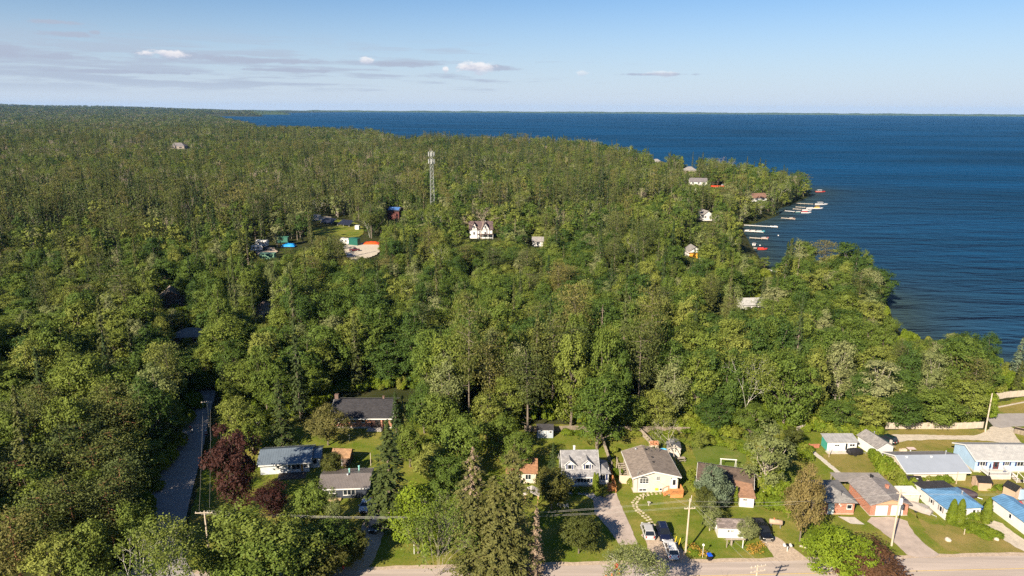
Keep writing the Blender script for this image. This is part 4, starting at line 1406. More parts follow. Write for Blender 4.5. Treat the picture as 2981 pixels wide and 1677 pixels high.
# --- white garden shed with scalloped shingles
h9 = thing('white_shed', 'white board shed with dark scalloped shingle roof beside the black pickup', 'shed', (35.0, 103.7, 0), R_(-3))
dm = (4.3, 2.7)
walls(h9, 4.3, 2.7, 2.0, 'gx', .8, VINYL)
roof(h9, 4.3, 2.7, 2.0, 'gx', .8, shingle('patterned_shingle', (0.20, 0.165, 0.155), .4), .22, t=.1)
window(h9, dm, 'front', 1.5, 1.15, .35, .4, 1, 2)
window(h9, dm, 'front', 2.1, 1.15, .4, .4, 2, 2)
window(h9, dm, 'left', .9, 1.0, .5, .6, 1, 1)

# --- red brick pair
h10 = thing('brick_cottage', 'low red brick cottage with grey hip roof behind the big pine', 'house', (54.6, 110.9, 0), R_(0))
dm = (6.7, 7.2)
walls(h10, 6.7, 7.2, 2.5, 'hip', 1.4, BRICK, base=(.25, pmat('pink_stone', (0.50, 0.30, 0.22), .9)))
roof(h10, 6.7, 7.2, 2.5, 'hip', 1.4, shingle('grey_flat_shingle', (0.235, 0.225, 0.215)), .4)
window(h10, dm, 'front', 5.4, 1.2, .8, .75)
door(h10, dm, 'front', 2.1, .1, .9, 2.05, pmat('grey_door', (0.55, 0.62, 0.62)))
m = MB()
for q in ((3.9, 1.95, 2.2), (4.15, 1.6, 1.85)):
    m.box(q[0], -.05, q[1], q[0] + .2, -.004, q[2])
m.build('wall_plaque', WHITE, h10)
MB().tube((4.6, 1.0, 2.7), (4.6, 1.0, 4.3), .03, .03, 5).tube((4.3, 1.0, 4.2), (4.9, 1.0, 4.2), .025, .025, 4).build('aerial', BLACK, h10)
h11 = thing('garage_house', 'red brick house with two white garage doors and grey gable roof', 'house', (64.0, 110.5, 0), R_(1.5))
dm = (6.8, 7.6)
walls(h11, 6.8, 7.6, 2.45, 'gy', 1.05, BRICK, base=(.12, CONCRETE))
roof(h11, 6.8, 7.6, 2.45, 'gy', 1.05, shingle('pinkish_grey_shingle', (0.26, 0.235, 0.225)), .45, og=.5)
T = face_xf('front', *dm)
gb = MB()
gb.prism([T(.6, .01, 2.3), T(6.2, .01, 2.3), T(3.4, .01, 3.25)], [T(.6, .05, 2.3), T(6.2, .05, 2.3), T(3.4, .05, 3.25)])
gb.build('gable_boarding', pmat('tan_board', (0.42, 0.28, 0.17), .8, .12, 4.0, stretch=(6, 1, .2)), h11)
for u in (.95, 3.75):
    g = MB()
    for k in range(4):
        fbox(g, T, u, u + 2.15, .0, .06, .06 + k * .5, .06 + k * .5 + .485)
    gd = g.build('garage_door', WHITE, h11)
    hh = MB()
    fbox(hh, T, u + 1.0, u + 1.2, .06, .1, .5, .55)
    hh.build('handle', METAL, gd)
chimney(h11, 4.9, 4.0, 2.8, 3.7, .5, BRICK)
vent(h11, 3.4, 7.0, 3.4, .8, .12, BLACK)
vent(h11, 3.9, 7.2, 3.4, .5, .12, BLACK)
pt = thing('flat_roof_porch', 'flat grey felt porch roof on posts behind the garage house', 'porch', (61.6, 118.4, 0), 0)
roof(pt, 9.2, 3.0, 2.3, 'flat', 0, shingle('felt', (0.27, 0.245, 0.225), .1), .1)
for x in (.1, 3, 6, 9.1):
    MB().box(x - .06, .05, -.2, x + .06, .17, 2.29).build('post', WOODGREY, pt)
    MB().box(x - .06, 2.8, -.2, x + .06, 2.92, 2.29).build('post', WOODGREY, pt)
ab = thing('block_annex', 'square rendered block annex with white flat roof against the garage house', 'shed', (70.9, 113.1, 0), R_(1))
STUCCO = pmat('stained_render', (0.50, 0.42, 0.34), .9, .3, 1.2)
MB().box(.1, 0, -.3, 3.2, 2.6, 2.75).build('wall', STUCCO, ab)
MB().box(0, -.1, 2.75, 3.3, 2.7, 2.93).build('roof', WHITE, ab)

# --- white shed with teal end
h12 = thing('teal_end_shed', 'white boarded cabin with teal end wall and grey sheet metal roof', 'shed', (67.0, 134.9, 0), R_(1))
dm = (6.3, 2.7)
walls(h12, 6.3, 2.7, 2.1, 'shed', .45, VINYL)
fb = MB()
T = face_xf('left', *dm)
fbox(fb, T, .02, 2.68, .0, .02, 0, 2.1)
fb.build('end_wall', pmat('teal_paint', (0.05, 0.28, 0.22), .6), h12)
roof(h12, 6.3, 2.7, 2.1, 'shed', .45, pmat('weathered_sheet_metal', (0.40, 0.39, 0.38), .45, .2, 1.0, metal=.3), .25, ribs=.6, t=.07, og=.3)
window(h12, dm, 'front', 1.6, 1.15, .9, .35, 2)
window(h12, dm, 'front', 4.8, 1.1, 1.0, .5, 2)
door(h12, dm, 'front', 3.75, .1, .65, 1.85, WHITE, (.1, .9))
MB().box(-.4, -1.4, -.1, 6.2, -.06, .12).build('terrace', CONCRETE, h12)

# --- small gabled garage
h13 = thing('gabled_garage', 'small white garage with plain grey gable roof by the gravel loop', 'garage', (75.9, 131.9, 0), R_(12))
dm = (3.9, 5.8)
walls(h13, 3.9, 5.8, 2.35, 'gy', 1.05, VINYL)
roof(h13, 3.9, 5.8, 2.35, 'gy', 1.05, shingle('mid_grey_shingle', (0.25, 0.235, 0.225)), .3)
vent(h13, 3.4, 5.2, 2.7, .5, .08, METAL)
MB().box(4.05, 1.0, 2.0, 4.4, 1.4, 3.1).build('chimney', CONCRETE, h13)

# --- long low house with pale metal roof
h14 = thing('pale_roof_house', 'long low beige house with pale blue-white metal roof behind the hedge', 'house', (77.0, 122.5, 0), R_(2))
BEIGE = siding('beige_siding', (0.58, 0.50, 0.40))
dm = (11.9, 7.6)
walls(h14, 11.9, 7.6, 2.2, 'gx', 1.35, BEIGE)
roof(h14, 11.9, 7.6, 2.2, 'gx', 1.35, pmat('pale_blue_metal', (0.31, 0.34, 0.39), .45, .06, .6, metal=.2), .55, trim=WHITE, mat2=shingle('mid_grey_shingle', (0.25, 0.235, 0.225)), og=.5)
window(h14, dm, 'left', 2.8, 1.0, .55, .9)
window(h14, dm, 'left', 3.9, 1.0, .55, .9)
window(h14, dm, 'left', 5.6, 1.1, .7, .6)
for x in (1.6, 6.6):
    vent(h14, x, 3.2, 3.25, .35, .16, WHITE)
vent(h14, 9.9, 3.9, 3.5, .9, .1, METAL)

# --- light blue house with white deck
h15 = thing('light_blue_house', 'light blue bungalow with pale roof, navy shutters and white front deck', 'house', (92.7, 126.3, 0), R_(0))
dm = (13.5, 6.8)
walls(h15, 13.5, 6.8, 2.9, 'gx', 1.35, siding('light_blue_siding', (0.36, 0.50, 0.66)), base=(.4, CONCRETE))
roof(h15, 13.5, 6.8, 2.9, 'gx', 1.35, shingle('pale_shingle', (0.38, 0.375, 0.365), .08), .5, trim=WHITE, og=.3)
window(h15, dm, 'front', .95, 1.45, 1.0, .85, 2, shutters=NAVY)
door(h15, dm, 'front', 3.7, .75, .95, 2.1, pmat('maroon_door', (0.10, 0.03, 0.03), .5), (.2, .9))
window(h15, dm, 'front', 5.95, 1.55, .75, .75, 2, shutters=NAVY)
window(h15, dm, 'front', 8.4, 1.45, 1.15, .9, 2, shutters=NAVY)
window(h15, dm, 'front', 11.0, 1.45, 1.15, .9, 2, shutters=NAVY)
vent(h15, 7.3, 2.2, 3.9, .3, .1, METAL)
dk2 = thing('white_deck', 'white railed wooden deck with stairs in front of the light blue house', 'deck', (92.7, 126.3, 0), 0)
deck(dk2, 1.0, 5.4, -2.9, -.08, .72, .9, pmat('deck_grey', (0.50, 0.44, 0.38), .8), WHITE)
for k in range(4):
    MB().box(5.45 + k * .1, -3.0 - k * .36, .56 - k * .16, 6.65 + k * .1, -2.65 - k * .36, .62 - k * .16).build('step', MATS['deck_grey'], dk2)
for x in (5.45, 6.75):
    m = MB()
    m.tube((x, -2.7, .6), (x, -2.7, 1.6), .05, .05, 4).tube((x + .3, -4.1, 0), (x + .3, -4.1, 1.0), .05, .05, 4).tube((x, -2.7, 1.6), (x + .3, -4.1, 1.0), .045, .045, 4)
    m.build('stair_railing', WHITE, dk2)
MB().box(5.4, -2.7, .6, 6.8, -.1, .72).build('landing', MATS['deck_grey'], dk2)

# --- white house with blue roof, and the long blue roofed block
BLUEROOF = pmat('blue_metal_roof', (0.10, 0.215, 0.36), .45, .2, .8, metal=.1)
h16 = thing('blue_hip_house', 'white house with bright blue hipped metal roof and two clipped cedars', 'house', (76.7, 109.3, 0), R_(5))
dm = (6.5, 6.2)
BRIGHTW = siding('bright_white_siding', (0.62, 0.605, 0.58))
walls(h16, 6.5, 6.2, 2.35, 'hip', 1.35, BRIGHTW)
roof(h16, 6.5, 6.2, 2.35, 'hip', 1.35, BLUEROOF, .35, ribs=.42)
vent(h16, 4.6, 2.6, 3.3, .7, .12, METAL)
window(h16, dm, 'front', 5.0, .95, .5, .85)
window(h16, dm, 'front', 5.75, .95, .45, .85, 2)
window(h16, dm, 'left', 2.2, 1.1, .5, .7, 1, 1, shutters=pmat('taupe_paint', (0.25, 0.22, 0.2)))
window(h16, dm, 'left', 4.6, .95, .6, .95, 1, 1, shutters=MATS['taupe_paint'])
bk = MB().box(.2, 6.25, -.3, 5.8, 9.0, 2.2)
bk.build('rear_wing', VINYL, h16)
MB().slab([(-.1, 6.05, 2.6), (6.1, 6.05, 2.6), (6.1, 9.3, 2.25), (-.1, 9.3, 2.25)], .12).build('rear_roof', MATS['charcoal_shingle'], h16)
h17 = thing('blue_long_block', 'long narrow white block with blue metal gable roof by the gravel drive', 'house', (87.9, 102.2, 0), R_(4))
dm = (3.7, 10.4)
walls(h17, 3.7, 10.4, 2.3, 'gy', .7, BRIGHTW)
roof(h17, 3.7, 10.4, 2.3, 'gy', .7, BLUEROOF, .3, ribs=.5, t=.1)
window(h17, dm, 'left', 3.9, 1.0, .5, .8)

# --- sheds
def small_shed(label, x, y, rz, w, d, h, rise, wm, rm_, kd='gx', dr=None, loft=False, name='garden_shed'):
    s = thing(name, label, 'shed', (x, y, 0), R_(rz))
    walls(s, w, d, h, kd, rise, wm)
    r = roof(s, w, d, h, kd, rise, rm_, .16, t=.07)
    if dr:
        door(s, (w, d), dr[0], dr[1], .05, dr[2], h * .85, dr[3])
    return s
BLACKSH = shingle('black_shingle', (0.022, 0.021, 0.022))
small_shed('brown board shed with black roof in front of the white deck', 89.0, 119.3, -6, 2.3, 2.4, 1.75, .75, pmat('tan_panel', (0.42, 0.30, 0.21), .7, .08), BLACKSH, 'gx', ('left', .7, .9, MATS['tan_panel']))
s = small_shed('beige shed with black roof and two skylights below the pale roofed house', 75.7, 119.2, -4, 2.4, 2.4, 1.75, .7, pmat('beige_panel', (0.52, 0.42, 0.32), .7, .08), BLACKSH)
MB().box(.4, .5, 2.17, .7, .8, 2.24).box(1.5, .5, 2.17, 1.8, .8, 2.24).build('skylight', WHITE, s)
small_shed('taupe shed with pointed black roof at the edge of the dry lawn', 93.5, 115.9, 20, 2.0, 2.2, 1.9, .8, MATS['tan_panel'], BLACKSH, 'gy')
small_shed('pale blue shed with grey roof beside the red barn shed', 95.0, 113.6, 8, 3.6, 3.0, 2.0, .7, siding('light_blue_siding', (0.36, 0.50, 0.66)), MATS['mid_grey_shingle'], 'gx')
s = small_shed('red barn shed with white corner trim and grey roof', 91.4, 109.6, 10, 3.4, 3.0, 1.9, .9, pmat('barn_red', (0.50, 0.06, 0.05), .6, .08), MATS['mid_grey_shingle'], 'gx')
MB().box(-.05, -.05, 0, .1, .1, 1.95).box(-.05, 2.9, 0, .1, 3.05, 1.95).box(3.3, -.05, 0, 3.45, .1, 1.95).build('corner_trim', WHITE, s)
s = small_shed('grey-blue shed with white crossed double doors against the board fence', 5.7, 140.2, 0, 3.5, 2.5, 2.0, .75, pmat('grey_blue_board', (0.33, 0.37, 0.42), .7, .1), DARKSH, 'gx')
window(s, (3.5, 2.5), 'front', .35, 1.2, .45, .5, 1, 2)
window(s, (3.5, 2.5), 'front', 2.7, 1.2, .45, .5, 1, 2)
m = MB()
for u in (1.15, 1.78):
    m.box(u, -.05, .08, u + .6, -.004, .16).box(u, -.05, 1.75, u + .6, -.004, 1.83).box(u, -.05, .16, u + .07, -.004, 1.75).box(u + .53, -.05, .16, u + .6, -.004, 1.75)
m.tube((1.2, -.03, .15), (1.72, -.03, 1.75), .035, .035, 4).tube((2.35, -.03, .15), (1.83, -.03, 1.75), .035, .035, 4)
m.build('door', WHITE, s)
small_shed('cream shed with grey roof behind the bare garden tree', 32.6, 132.2, -8, 2.6, 2.8, 2.0, .9, CREAM, MATS['grey_shingle'], 'gy')
h18 = thing('rust_roof_house', 'house with rust brown roof half hidden behind the giant spruce', 'house', (-.6, 121.0, 0), 0)
walls(h18, 5.4, 5.6, 2.4, 'gx', 1.3, BEIGE)
roof(h18, 5.4, 5.6, 2.4, 'gx', 1.3, shingle('rust_shingle', (0.30, 0.155, 0.085)), .4)
window(h18, (5.4, 5.6), 'front', 3.4, .9, 1.0, 1.0, 2)
gz = thing('garden_gazebo', 'open timber gazebo with pale gable behind the dead spruce', 'gazebo', (2.4, 113.6, 0), R_(-6))
for x in (.1, 2.5):
    for y in (.1, 2.0):
        MB().box(x - .06, y - .06, -.2, x + .06, y + .06, 2.0).build('post', pmat('ochre_timber', (0.4, 0.25, 0.12), .8), gz)
roof(gz, 2.6, 2.1, 2.0, 'gy', .6, pmat('pale_sheet', (0.5, 0.45, 0.4), .6), .2, t=.06)

# --- houses deeper in the wood and on the point
def far_house(name, label, x, y, rz, w, d, h, kd, rise, wm, rm_, wins=3, z=None, rxw=None):
    z = float(land_height(np.array([x]), np.array([y]))[0]) if z is None else z
    s = thing(name, label, 'house', (x, y, z), R_(rz))
    walls(s, w, d, h, kd, rise, wm)
    roof(s, w, d, h, kd, rise, rm_, .5)
    for k in range(wins):
        window(s, (w, d), 'front', w * (k + .35) / wins, h * .45, w / wins * .32, h * .35, 2, 1, sill=False)
    return s
BROWNSH, GREY2 = MATS['brown_shingle'], MATS['mid_grey_shingle']
x, y = gp(1182, 600)
fh = far_house('farmhouse', 'white gothic farmhouse with steep twin gables and a porch in the wood', x, y, 4, 12.5, 8, 5.2, 'gx', 3.8, pmat('pure_white_wall', (0.62, 0.605, 0.58), .6, .04), shingle('purple_brown_shingle', (0.12, 0.085, 0.085)), 0)
for cx, w_ in ((2.4, 3.4), (8.6, 4.4)):
    g = MB().prism([(cx - w_ / 2, -.35, -.2), (cx + w_ / 2, -.35, -.2), (cx + w_ / 2, -.35, 5.2), (cx, -.35, 9.0), (cx - w_ / 2, -.35, 5.2)], [(cx - w_ / 2, 4, -.2), (cx + w_ / 2, 4, -.2), (cx + w_ / 2, 4, 5.2), (cx, 4, 9.0), (cx - w_ / 2, 4, 5.2)])
    gb = g.build('front_gable', MATS['pure_white_wall'], fh)
    r = MB().slab([(cx - w_ / 2 - .3, -.8, 4.75), (cx, -.8, 9.15), (cx, 4, 9.15), (cx - w_ / 2 - .3, 4, 4.75)], .15).slab([(cx + w_ / 2 + .3, -.8, 4.75), (cx, -.8, 9.15), (cx, 4, 9.15), (cx + w_ / 2 + .3, 4, 4.75)], .15)
    r.build('gable_roof', MATS['purple_brown_shingle'], gb)
    for z in (2.2, 5.6):
        window(fh, (12.5, 8), 'front', cx - .45, z, .9, 1.5, 2, 1, off=.35, sill=False)
m = MB().box(4.2, -2.6, 2.5, 12.9, -.4, 2.7)
po = m.build('porch_roof', MATS['purple_brown_shingle'], fh)
for xx in (4.4, 7.2, 10, 12.7):
    MB().box(xx - .09, -2.5, -.3, xx + .09, -2.32, 2.5).build('porch_post', WHITE, fh)
vent(fh, 8.6, -.4, 8.8, 1.2, .08, WHITE, 'finial')

x, y = gp(398, 778)
far_house('forest_house', 'house with steep brown roof deep among the trees', x, y, 25, 9, 8, 3.2, 'gy', 3.2, pmat('brown_wall', (0.20, 0.12, 0.09), .8), BROWNSH, 2)
x, y = gp(436, 872)
far_house('forest_house', 'orange brick house with grey hip roof behind silvery willow sprays', x, y, 8, 9, 7, 2.8, 'hip', 1.8, BRICKO, GREY2, 2)
x, y = gp(648, 808)
far_house('forest_house', 'house with pale tan roof sunk among the maples', x, y, 30, 7, 6, 3, 'gy', 2.2, BEIGE, shingle('pale_tan_shingle', (0.34, 0.25, 0.20)), 1)
x, y = gp(425, 379)
far_house('lone_house', 'lone grey hip roofed house far off in the unbroken wood', x, y, 0, 26, 14, 6, 'hip', 5, pmat('stone_wall', (0.25, 0.21, 0.18), .9), shingle('slate_grey', (0.17, 0.155, 0.16)), 2)
x, y = gp(1768, 556)
far_house('white_gable_house', 'small white house with grey gable roof near the bay', x, y, 12, 6.5, 9, 4, 'gy', 2.4, MATS['pure_white_wall'], GREY2, 2)
x, y = gp(1728, 668)
yh = far_house('yellow_house', 'tall white house with orange yellow balcony screens among shore trees', x, y, 3, 7, 7, 6.5, 'gy', 2.2, MATS['pure_white_wall'], GREY2, 0)
YEL = pmat('orange_yellow_board', (0.70, 0.33, 0.04), .6, .15)
MB().box(.8, -.5, 3.0, 4.6, -.02, 6.2).build('balcony_screen', YEL, yh)
MB().box(1.2, -.6, .6, 4.0, -.02, 2.4).build('balcony_screen', YEL, yh)
MB().slab([(-.3, -1.2, 6.4), (7.2, -1.2, 6.4), (7.2, 1, 6.8), (-.3, 1, 6.8)], .15).build('balcony_roof', MATS['pale_sheet'], yh)
x, y = gp(1722, 440)
far_house('point_house', 'grey roofed house among dead trees on the wooded point', x, y, 6, 14, 10, 5, 'hip', 4, BEIGE, GREY2, 2)
x, y = gp(1735, 470)
ph = far_house('point_house', 'white house with dark roof beside the red barrier on the point', x, y, -4, 16, 8, 3.6, 'gx', 3, MATS['pure_white_wall'], shingle('slate_grey', (0.17, 0.155, 0.16)), 3)
x, y = gp(1788, 474)
rb = thing('red_barrier', 'long bright red fence panel beside the white house on the point', 'fence', (x, y, 0.0), R_(-3))
for k in range(8):
    MB().box(k * 2.6, 0, .1, k * 2.6 + 2.5, .12, 2.6).build('panel', pmat('bright_red', (0.65, 0.05, 0.02), .5, .06), rb)
x, y = gp(1893, 508)
far_house('point_house', 'brown roofed house with white gable near the docks', x, y, 10, 12, 8, 3.2, 'gx', 3, MATS['pure_white_wall'], shingle('red_brown_shingle', (0.20, 0.115, 0.085)), 2)
x, y = gp(1640, 409)
far_house('point_house', 'low grey house beside dead trunks near the far shore', x, y, 0, 13, 9, 4.5, 'hip', 3.5, BEIGE, GREY2, 2)
x, y = gp(1948, 442)
far_house('point_house', 'small pale house at the wooded tip of the point', x, y, 0, 8, 7, 5, 'gx', 2.5, MATS['pure_white_wall'], BROWNSH, 1)
x, y = gp(1868, 790)
far_house('shore_house', 'white walled shore house mostly hidden by lakeside maples', x, y, 5, 8.5, 6, 3.4, 'gx', 1.6, MATS['pure_white_wall'], MATS['pale_shingle'], 2)
x, y = gp(1528, 405)
far_house('lake_cottage', 'tiny white cottage with tan roof before the far shoreline', x, y, 0, 11, 8, 5, 'gx', 3, MATS['pure_white_wall'], shingle('pale_tan_shingle', (0.34, 0.25, 0.20)), 1)
x, y = gp(1340, 620)
far_house('wood_cottage', 'tiny white cottage glimpsed below the farmhouse woods', x, y, 0, 5.5, 5, 2.8, 'gx', 1.8, MATS['pure_white_wall'], GREY2, 1)
x, y = gp(975, 552)
sh_ = far_house('solar_roof_barn', 'dark timber barn with blue solar panels on its roof', x, y, -12, 8, 8, 5.5, 'gx', 2.0, pmat('dark_red_timber', (0.10, 0.035, 0.03), .8), DARKSH, 0)
pv = pmat('solar_blue', (0.06, 0.14, 0.34), .3, .1)
for k in range(4):
    MB().slab([(.4 + k * 1.85, .4, 6.05), (2.15 + k * 1.85, .4, 6.05), (2.15 + k * 1.85, 3.4, 7.55), (.4 + k * 1.85, 3.4, 7.55)], .06).build('solar_panel', pv, sh_)

# ---------------------------------------------------------------- vehicles
CARGLASS = pmat('car_glass', (0.012, 0.014, 0.018), .08, .1, spec=.6)
HEADL = pmat('headlight', (0.75, 0.75, 0.72), .2, .05)
TAILL = pmat('taillight', (0.35, 0.02, 0.02), .3, .05)
CHROME = pmat('chrome', (0.6, 0.6, 0.6), .2, .05, metal=.9)
def paint(name, c, r=.28):
    m = pmat(name, c, r, .04, spec=.6)
    m.node_tree.nodes['Principled BSDF'].inputs['Coat Weight'].default_value = .5
    return m
def ring(x, zb, zt, w, k=.72, r=.12):
    """rounded body cross-section at x"""
    return [(x, -w * .9, zb), (x, -w, zb + r), (x, -w, zb + (zt - zb) * .62), (x, -w * (k + .2), zt - .04), (x, -w * k, zt), (x, w * k, zt), (x, w * (k + .2), zt - .04), (x, w, zb + (zt - zb) * .62), (x, w, zb + r), (x, w * .9, zb)]
def vehicle(name, label, x, y, heading, mat, L=4.6, Wd=1.86, style='suv', rails=False, z=0.06, group=None):
    """heading: direction the nose points, radians from +x"""
    c = thing(name, label, 'pickup truck' if style == 'pickup' else 'car', (x, y, z), heading, group)
    w, h2_ = Wd / 2, L / 2
    belt = 1.0 if style != 'pickup' else 1.12
    st = [(-h2_, .45, belt * .88, w * .86), (-h2_ + .15, .3, belt * .97, w * .97), (-h2_ + .8, .26, belt, w), (h2_ * .25, .26, belt, w), (h2_ * .45, .26, belt * .97, w), (h2_ - .5, .27, belt * .88, w * .97), (h2_ - .12, .32, belt * .8, w * .9), (h2_, .42, belt * .66, w * .78)]
    if style == 'pickup':
        st = [(-h2_, .5, belt * .97, w * .95), (-h2_ + .1, .4, belt, w), (-h2_ * .1, .38, belt, w), (h2_ * .35, .38, belt, w), (h2_ * .5, .38, belt * .98, w), (h2_ - .35, .38, belt * .95, w * .98), (h2_ - .08, .42, belt * .9, w * .93), (h2_, .48, belt * .75, w * .86)]
    MB().loft([ring(*s) for s in st]).build('body', mat, c, smooth=True)
    if style == 'suv':
        x0, x1, r0, r1, zt = -h2_ + .22, h2_ * .47, -h2_ + .55, h2_ * .1, 1.68
    elif style == 'sedan':
        x0, x1, r0, r1, zt = -h2_ * .62, h2_ * .45, -h2_ * .38, h2_ * .12, 1.42
    else:
        x0, x1, r0, r1, zt = -h2_ * .22, h2_ * .5, -h2_ * .16, h2_ * .2, 1.85
    a, b = w * .93, w * .74
    lo = [(x0, -a, belt - .06), (x1, -a, belt - .06), (x1, a, belt - .06), (x0, a, belt - .06)]
    hi = [(r0, -b, zt - .05), (r1, -b, zt - .05), (r1, b, zt - .05), (r0, b, zt - .05)]
    for nm, (i, j) in (('side_window', (0, 1)), ('windshield', (1, 2)), ('side_window', (2, 3)), ('rear_window', (3, 0))):
        MB().faces([lo[i], lo[j], hi[j], hi[i]], [(0, 1, 2, 3)]).build(nm, CARGLASS, c)
    m = MB()
    m.prism([(r0 - .03, -b - .03, zt - .06), (r1 + .03, -b - .03, zt - .06), (r1 + .03, b + .03, zt - .06), (r0 - .03, b + .03, zt - .06)], [(r0 + .06, -b + .06, zt), (r1 - .06, -b + .06, zt), (r1 - .06, b - .06, zt), (r0 + .06, b - .06, zt)])
    m.build('roof', mat, c)
    p = MB()
    for s in (-1, 1):
        for q, u in ((lo[0], hi[0]), (lo[1], hi[1])):
            p.tube((q[0], s * a, q[2]), (u[0], s * b, u[2]), .05, .045, 5)
        mx = (x0 + x1) / 2
        p.tube((mx, s * (a + .005), belt - .05), ((r0 + r1) / 2, s * (b + .01), zt - .06), .045, .04, 4)
    p.build('pillars', mat, c)
    if rails:
        MB().tube((r0 + .15, -b * .85, zt + .05), (r1 - .1, -b * .85, zt + .05), .025, .025, 5).tube((r0 + .15, b * .85, zt + .05), (r1 - .1, b * .85, zt + .05), .025, .025, 5).build('roof_rail', BLACK if rails == 'black' else CHROME, c)
    if style == 'pickup':
        MB().box(-h2_ + .15, -w + .14, belt - .03, x0 - .12, w - .14, belt + .012).build('bed_cover', pmat('bed_liner', (.03, .03, .032), .8), c)
        MB().box(-h2_ + .1, -w + .02, belt - .02, x0 - .05, -w + .14, belt + .06).box(-h2_ + .1, w - .14, belt - .02, x0 - .05, w - .02, belt + .06).box(-h2_ + .02, -w + .1, belt - .02, -h2_ + .12, w - .1, belt + .06).build('bed_rail', mat, c)
    rw = .35 if style != 'pickup' else .4
    for sx in (-h2_ * .62, h2_ * .62):
        for sy in (-1, 1):
            yy = sy * (w - .1)
            t = MB().tube((sx, yy - .12, rw), (sx, yy + .12, rw), rw, rw, 14).build('wheel', RUBBER, c)
            MB().tube((sx, yy + sy * .121, rw), (sx, yy + sy * .13, rw), rw * .62, rw * .55, 10).build('rim', METAL, t)
    for s in (-1, 1):
        MB().box(h2_ - .2, s * w * .62 - .17, belt * .66, h2_ - .01, s * w * .62 + .17, belt * .8).build('headlight', HEADL, c)
        MB().box(-h2_ - .015, s * w * .72 - .1, belt * .62, -h2_ + .12, s * w * .72 + .1, belt * .95).build('taillight', TAILL, c)
        MB().box(x1 - .25, s * (w + .02), belt - .02, x1 - .05, s * (w + .2), belt + .13).build('mirror', mat, c)
    MB().box(h2_ - .03, -w * .7, .3, h2_ + .07, w * .7, .5).build('bumper', CHROME if style == 'pickup' else BLACK, c)
    MB().box(-h2_ - .07, -w * .8, .35, -h2_ + .05, w * .8, .58).build('bumper', mat if style != 'pickup' else CHROME, c)
    MB().box(h2_ - .02, -w * .42, .55, h2_ + .035, w * .42, .75 if style != 'pickup' else .92).build('grille', BLACK if style != 'pickup' else CHROME, c)
    MB().box(-h2_ - .025, -.22, .68, -h2_ - .0, .22, .82).build('number_plate', WHITE, c)
    return c
UP, DOWN = math.pi / 2, -math.pi / 2
vehicle('parked_suv', 'silver estate car parked on the gravel beside the flagstone path', 23.3, 104.6, UP, paint('silver_paint', (0.42, 0.41, 0.40)), 4.4)
vehicle('parked_suv', 'dark navy SUV with roof rack parked nose out on the gravel', 25.9, 104.1, DOWN, paint('navy_car_paint', (0.008, 0.010, 0.03)), 4.7, rails='chrome')
vehicle('parked_suv', 'white SUV with black roof rails parked at the end of the gravel drive', 26.15, 99.6, UP, paint('white_car_paint', (0.62, 0.615, 0.61)), 4.7, rails='black')
vehicle('pickup_truck', 'black pickup truck with covered bed parked beside the white shed', 42.9, 105.0, DOWN, paint('black_paint', (0.006, 0.006, 0.007)), 5.8, 2.0, 'pickup')
vehicle('parked_car', 'dark grey car in the shaded drive by the tall garden spruce', -23.4, 106.2, DOWN, paint('dark_grey_paint', (0.05, 0.055, 0.065)), 4.5)
vehicle('parked_car', 'dark green car parked on the gravel loop behind the gabled garage', 81.9, 139.3, math.radians(125), paint('dark_green_paint', (0.006, 0.02, 0.02)), 4.4)
vehicle('parked_car', 'pale car on the shaded gravel beyond the dark blue house', -26.2, 112.0, DOWN, paint('pale_paint', (0.5, 0.5, 0.52)), 4.2, 1.8, 'sedan')
def covered_trailer(name, label, cat, x, y, rz, L, Wd, H, mat, bow=True):
    t = thing(name, label, cat, (x, y, 0), R_(rz))
    st = []
    for k, (f, w_, zt) in enumerate(((-.5, .55, .75), (-.42, .95, .9), (-.1, 1.0, 1.0), (.15, 1.0, .95), (.38, .75, .8), (.5, .12 if bow else .7, .6))):
        w2 = Wd / 2 * w_
        st.append([(f * L, -w2, .45), (f * L, -w2, .45 + (H - .45) * zt * .55), (f * L, -w2 * .35, .45 + (H - .45) * zt), (f * L, w2 * .35, .45 + (H - .45) * zt), (f * L, w2, .45 + (H - .45) * zt * .55), (f * L, w2, .45)])
    MB().loft(st).build('cover', mat, t)
    for s in (-1, 1):
        MB().tube((-.1 * L, s * Wd * .42 - .08, .28), (-.1 * L, s * Wd * .42 + .08, .28), .28, .28, 12).build('wheel', RUBBER, t)
    MB().tube((.3 * L, 0, .4), (.72 * L, 0, .35), .05, .05, 5).box(-.4 * L, -.4, .34, .35 * L, .4, .44).tube((.7 * L, 0, .35), (.7 * L, 0, 0), .04, .04, 5).build('trailer_frame', METAL, t)
    return t
TARPBLK = pmat('black_tarpaulin', (0.016, 0.015, 0.017), .6, .3, 2.0, .4)
covered_trailer('covered_boat', 'boat under a black tarpaulin beside the teal ended cabin', 'boat', 72.2, 133.3, 5, 3.4, 1.8, 1.5, TARPBLK)
covered_trailer('covered_boat', 'boat under a dark purple-grey cover behind the blue hipped roof', 'boat', 85.4, 117.2, -35, 3.6, 1.8, 1.5, pmat('dark_cover', (0.045, 0.03, 0.04), .6, .2))
tt = covered_trailer('tent_trailer', 'folded grey tent trailer beside the brick garage house', 'trailer', 73.8, 111.9, -50, 3.8, 2.1, 1.45, pmat('grey_canvas', (0.30, 0.27, 0.245), .8, .1), False)
MB().box(-.2, -.6, 1.38, 1.2, .6, 1.47).build('hatch', MATS['grey_canvas'], tt)

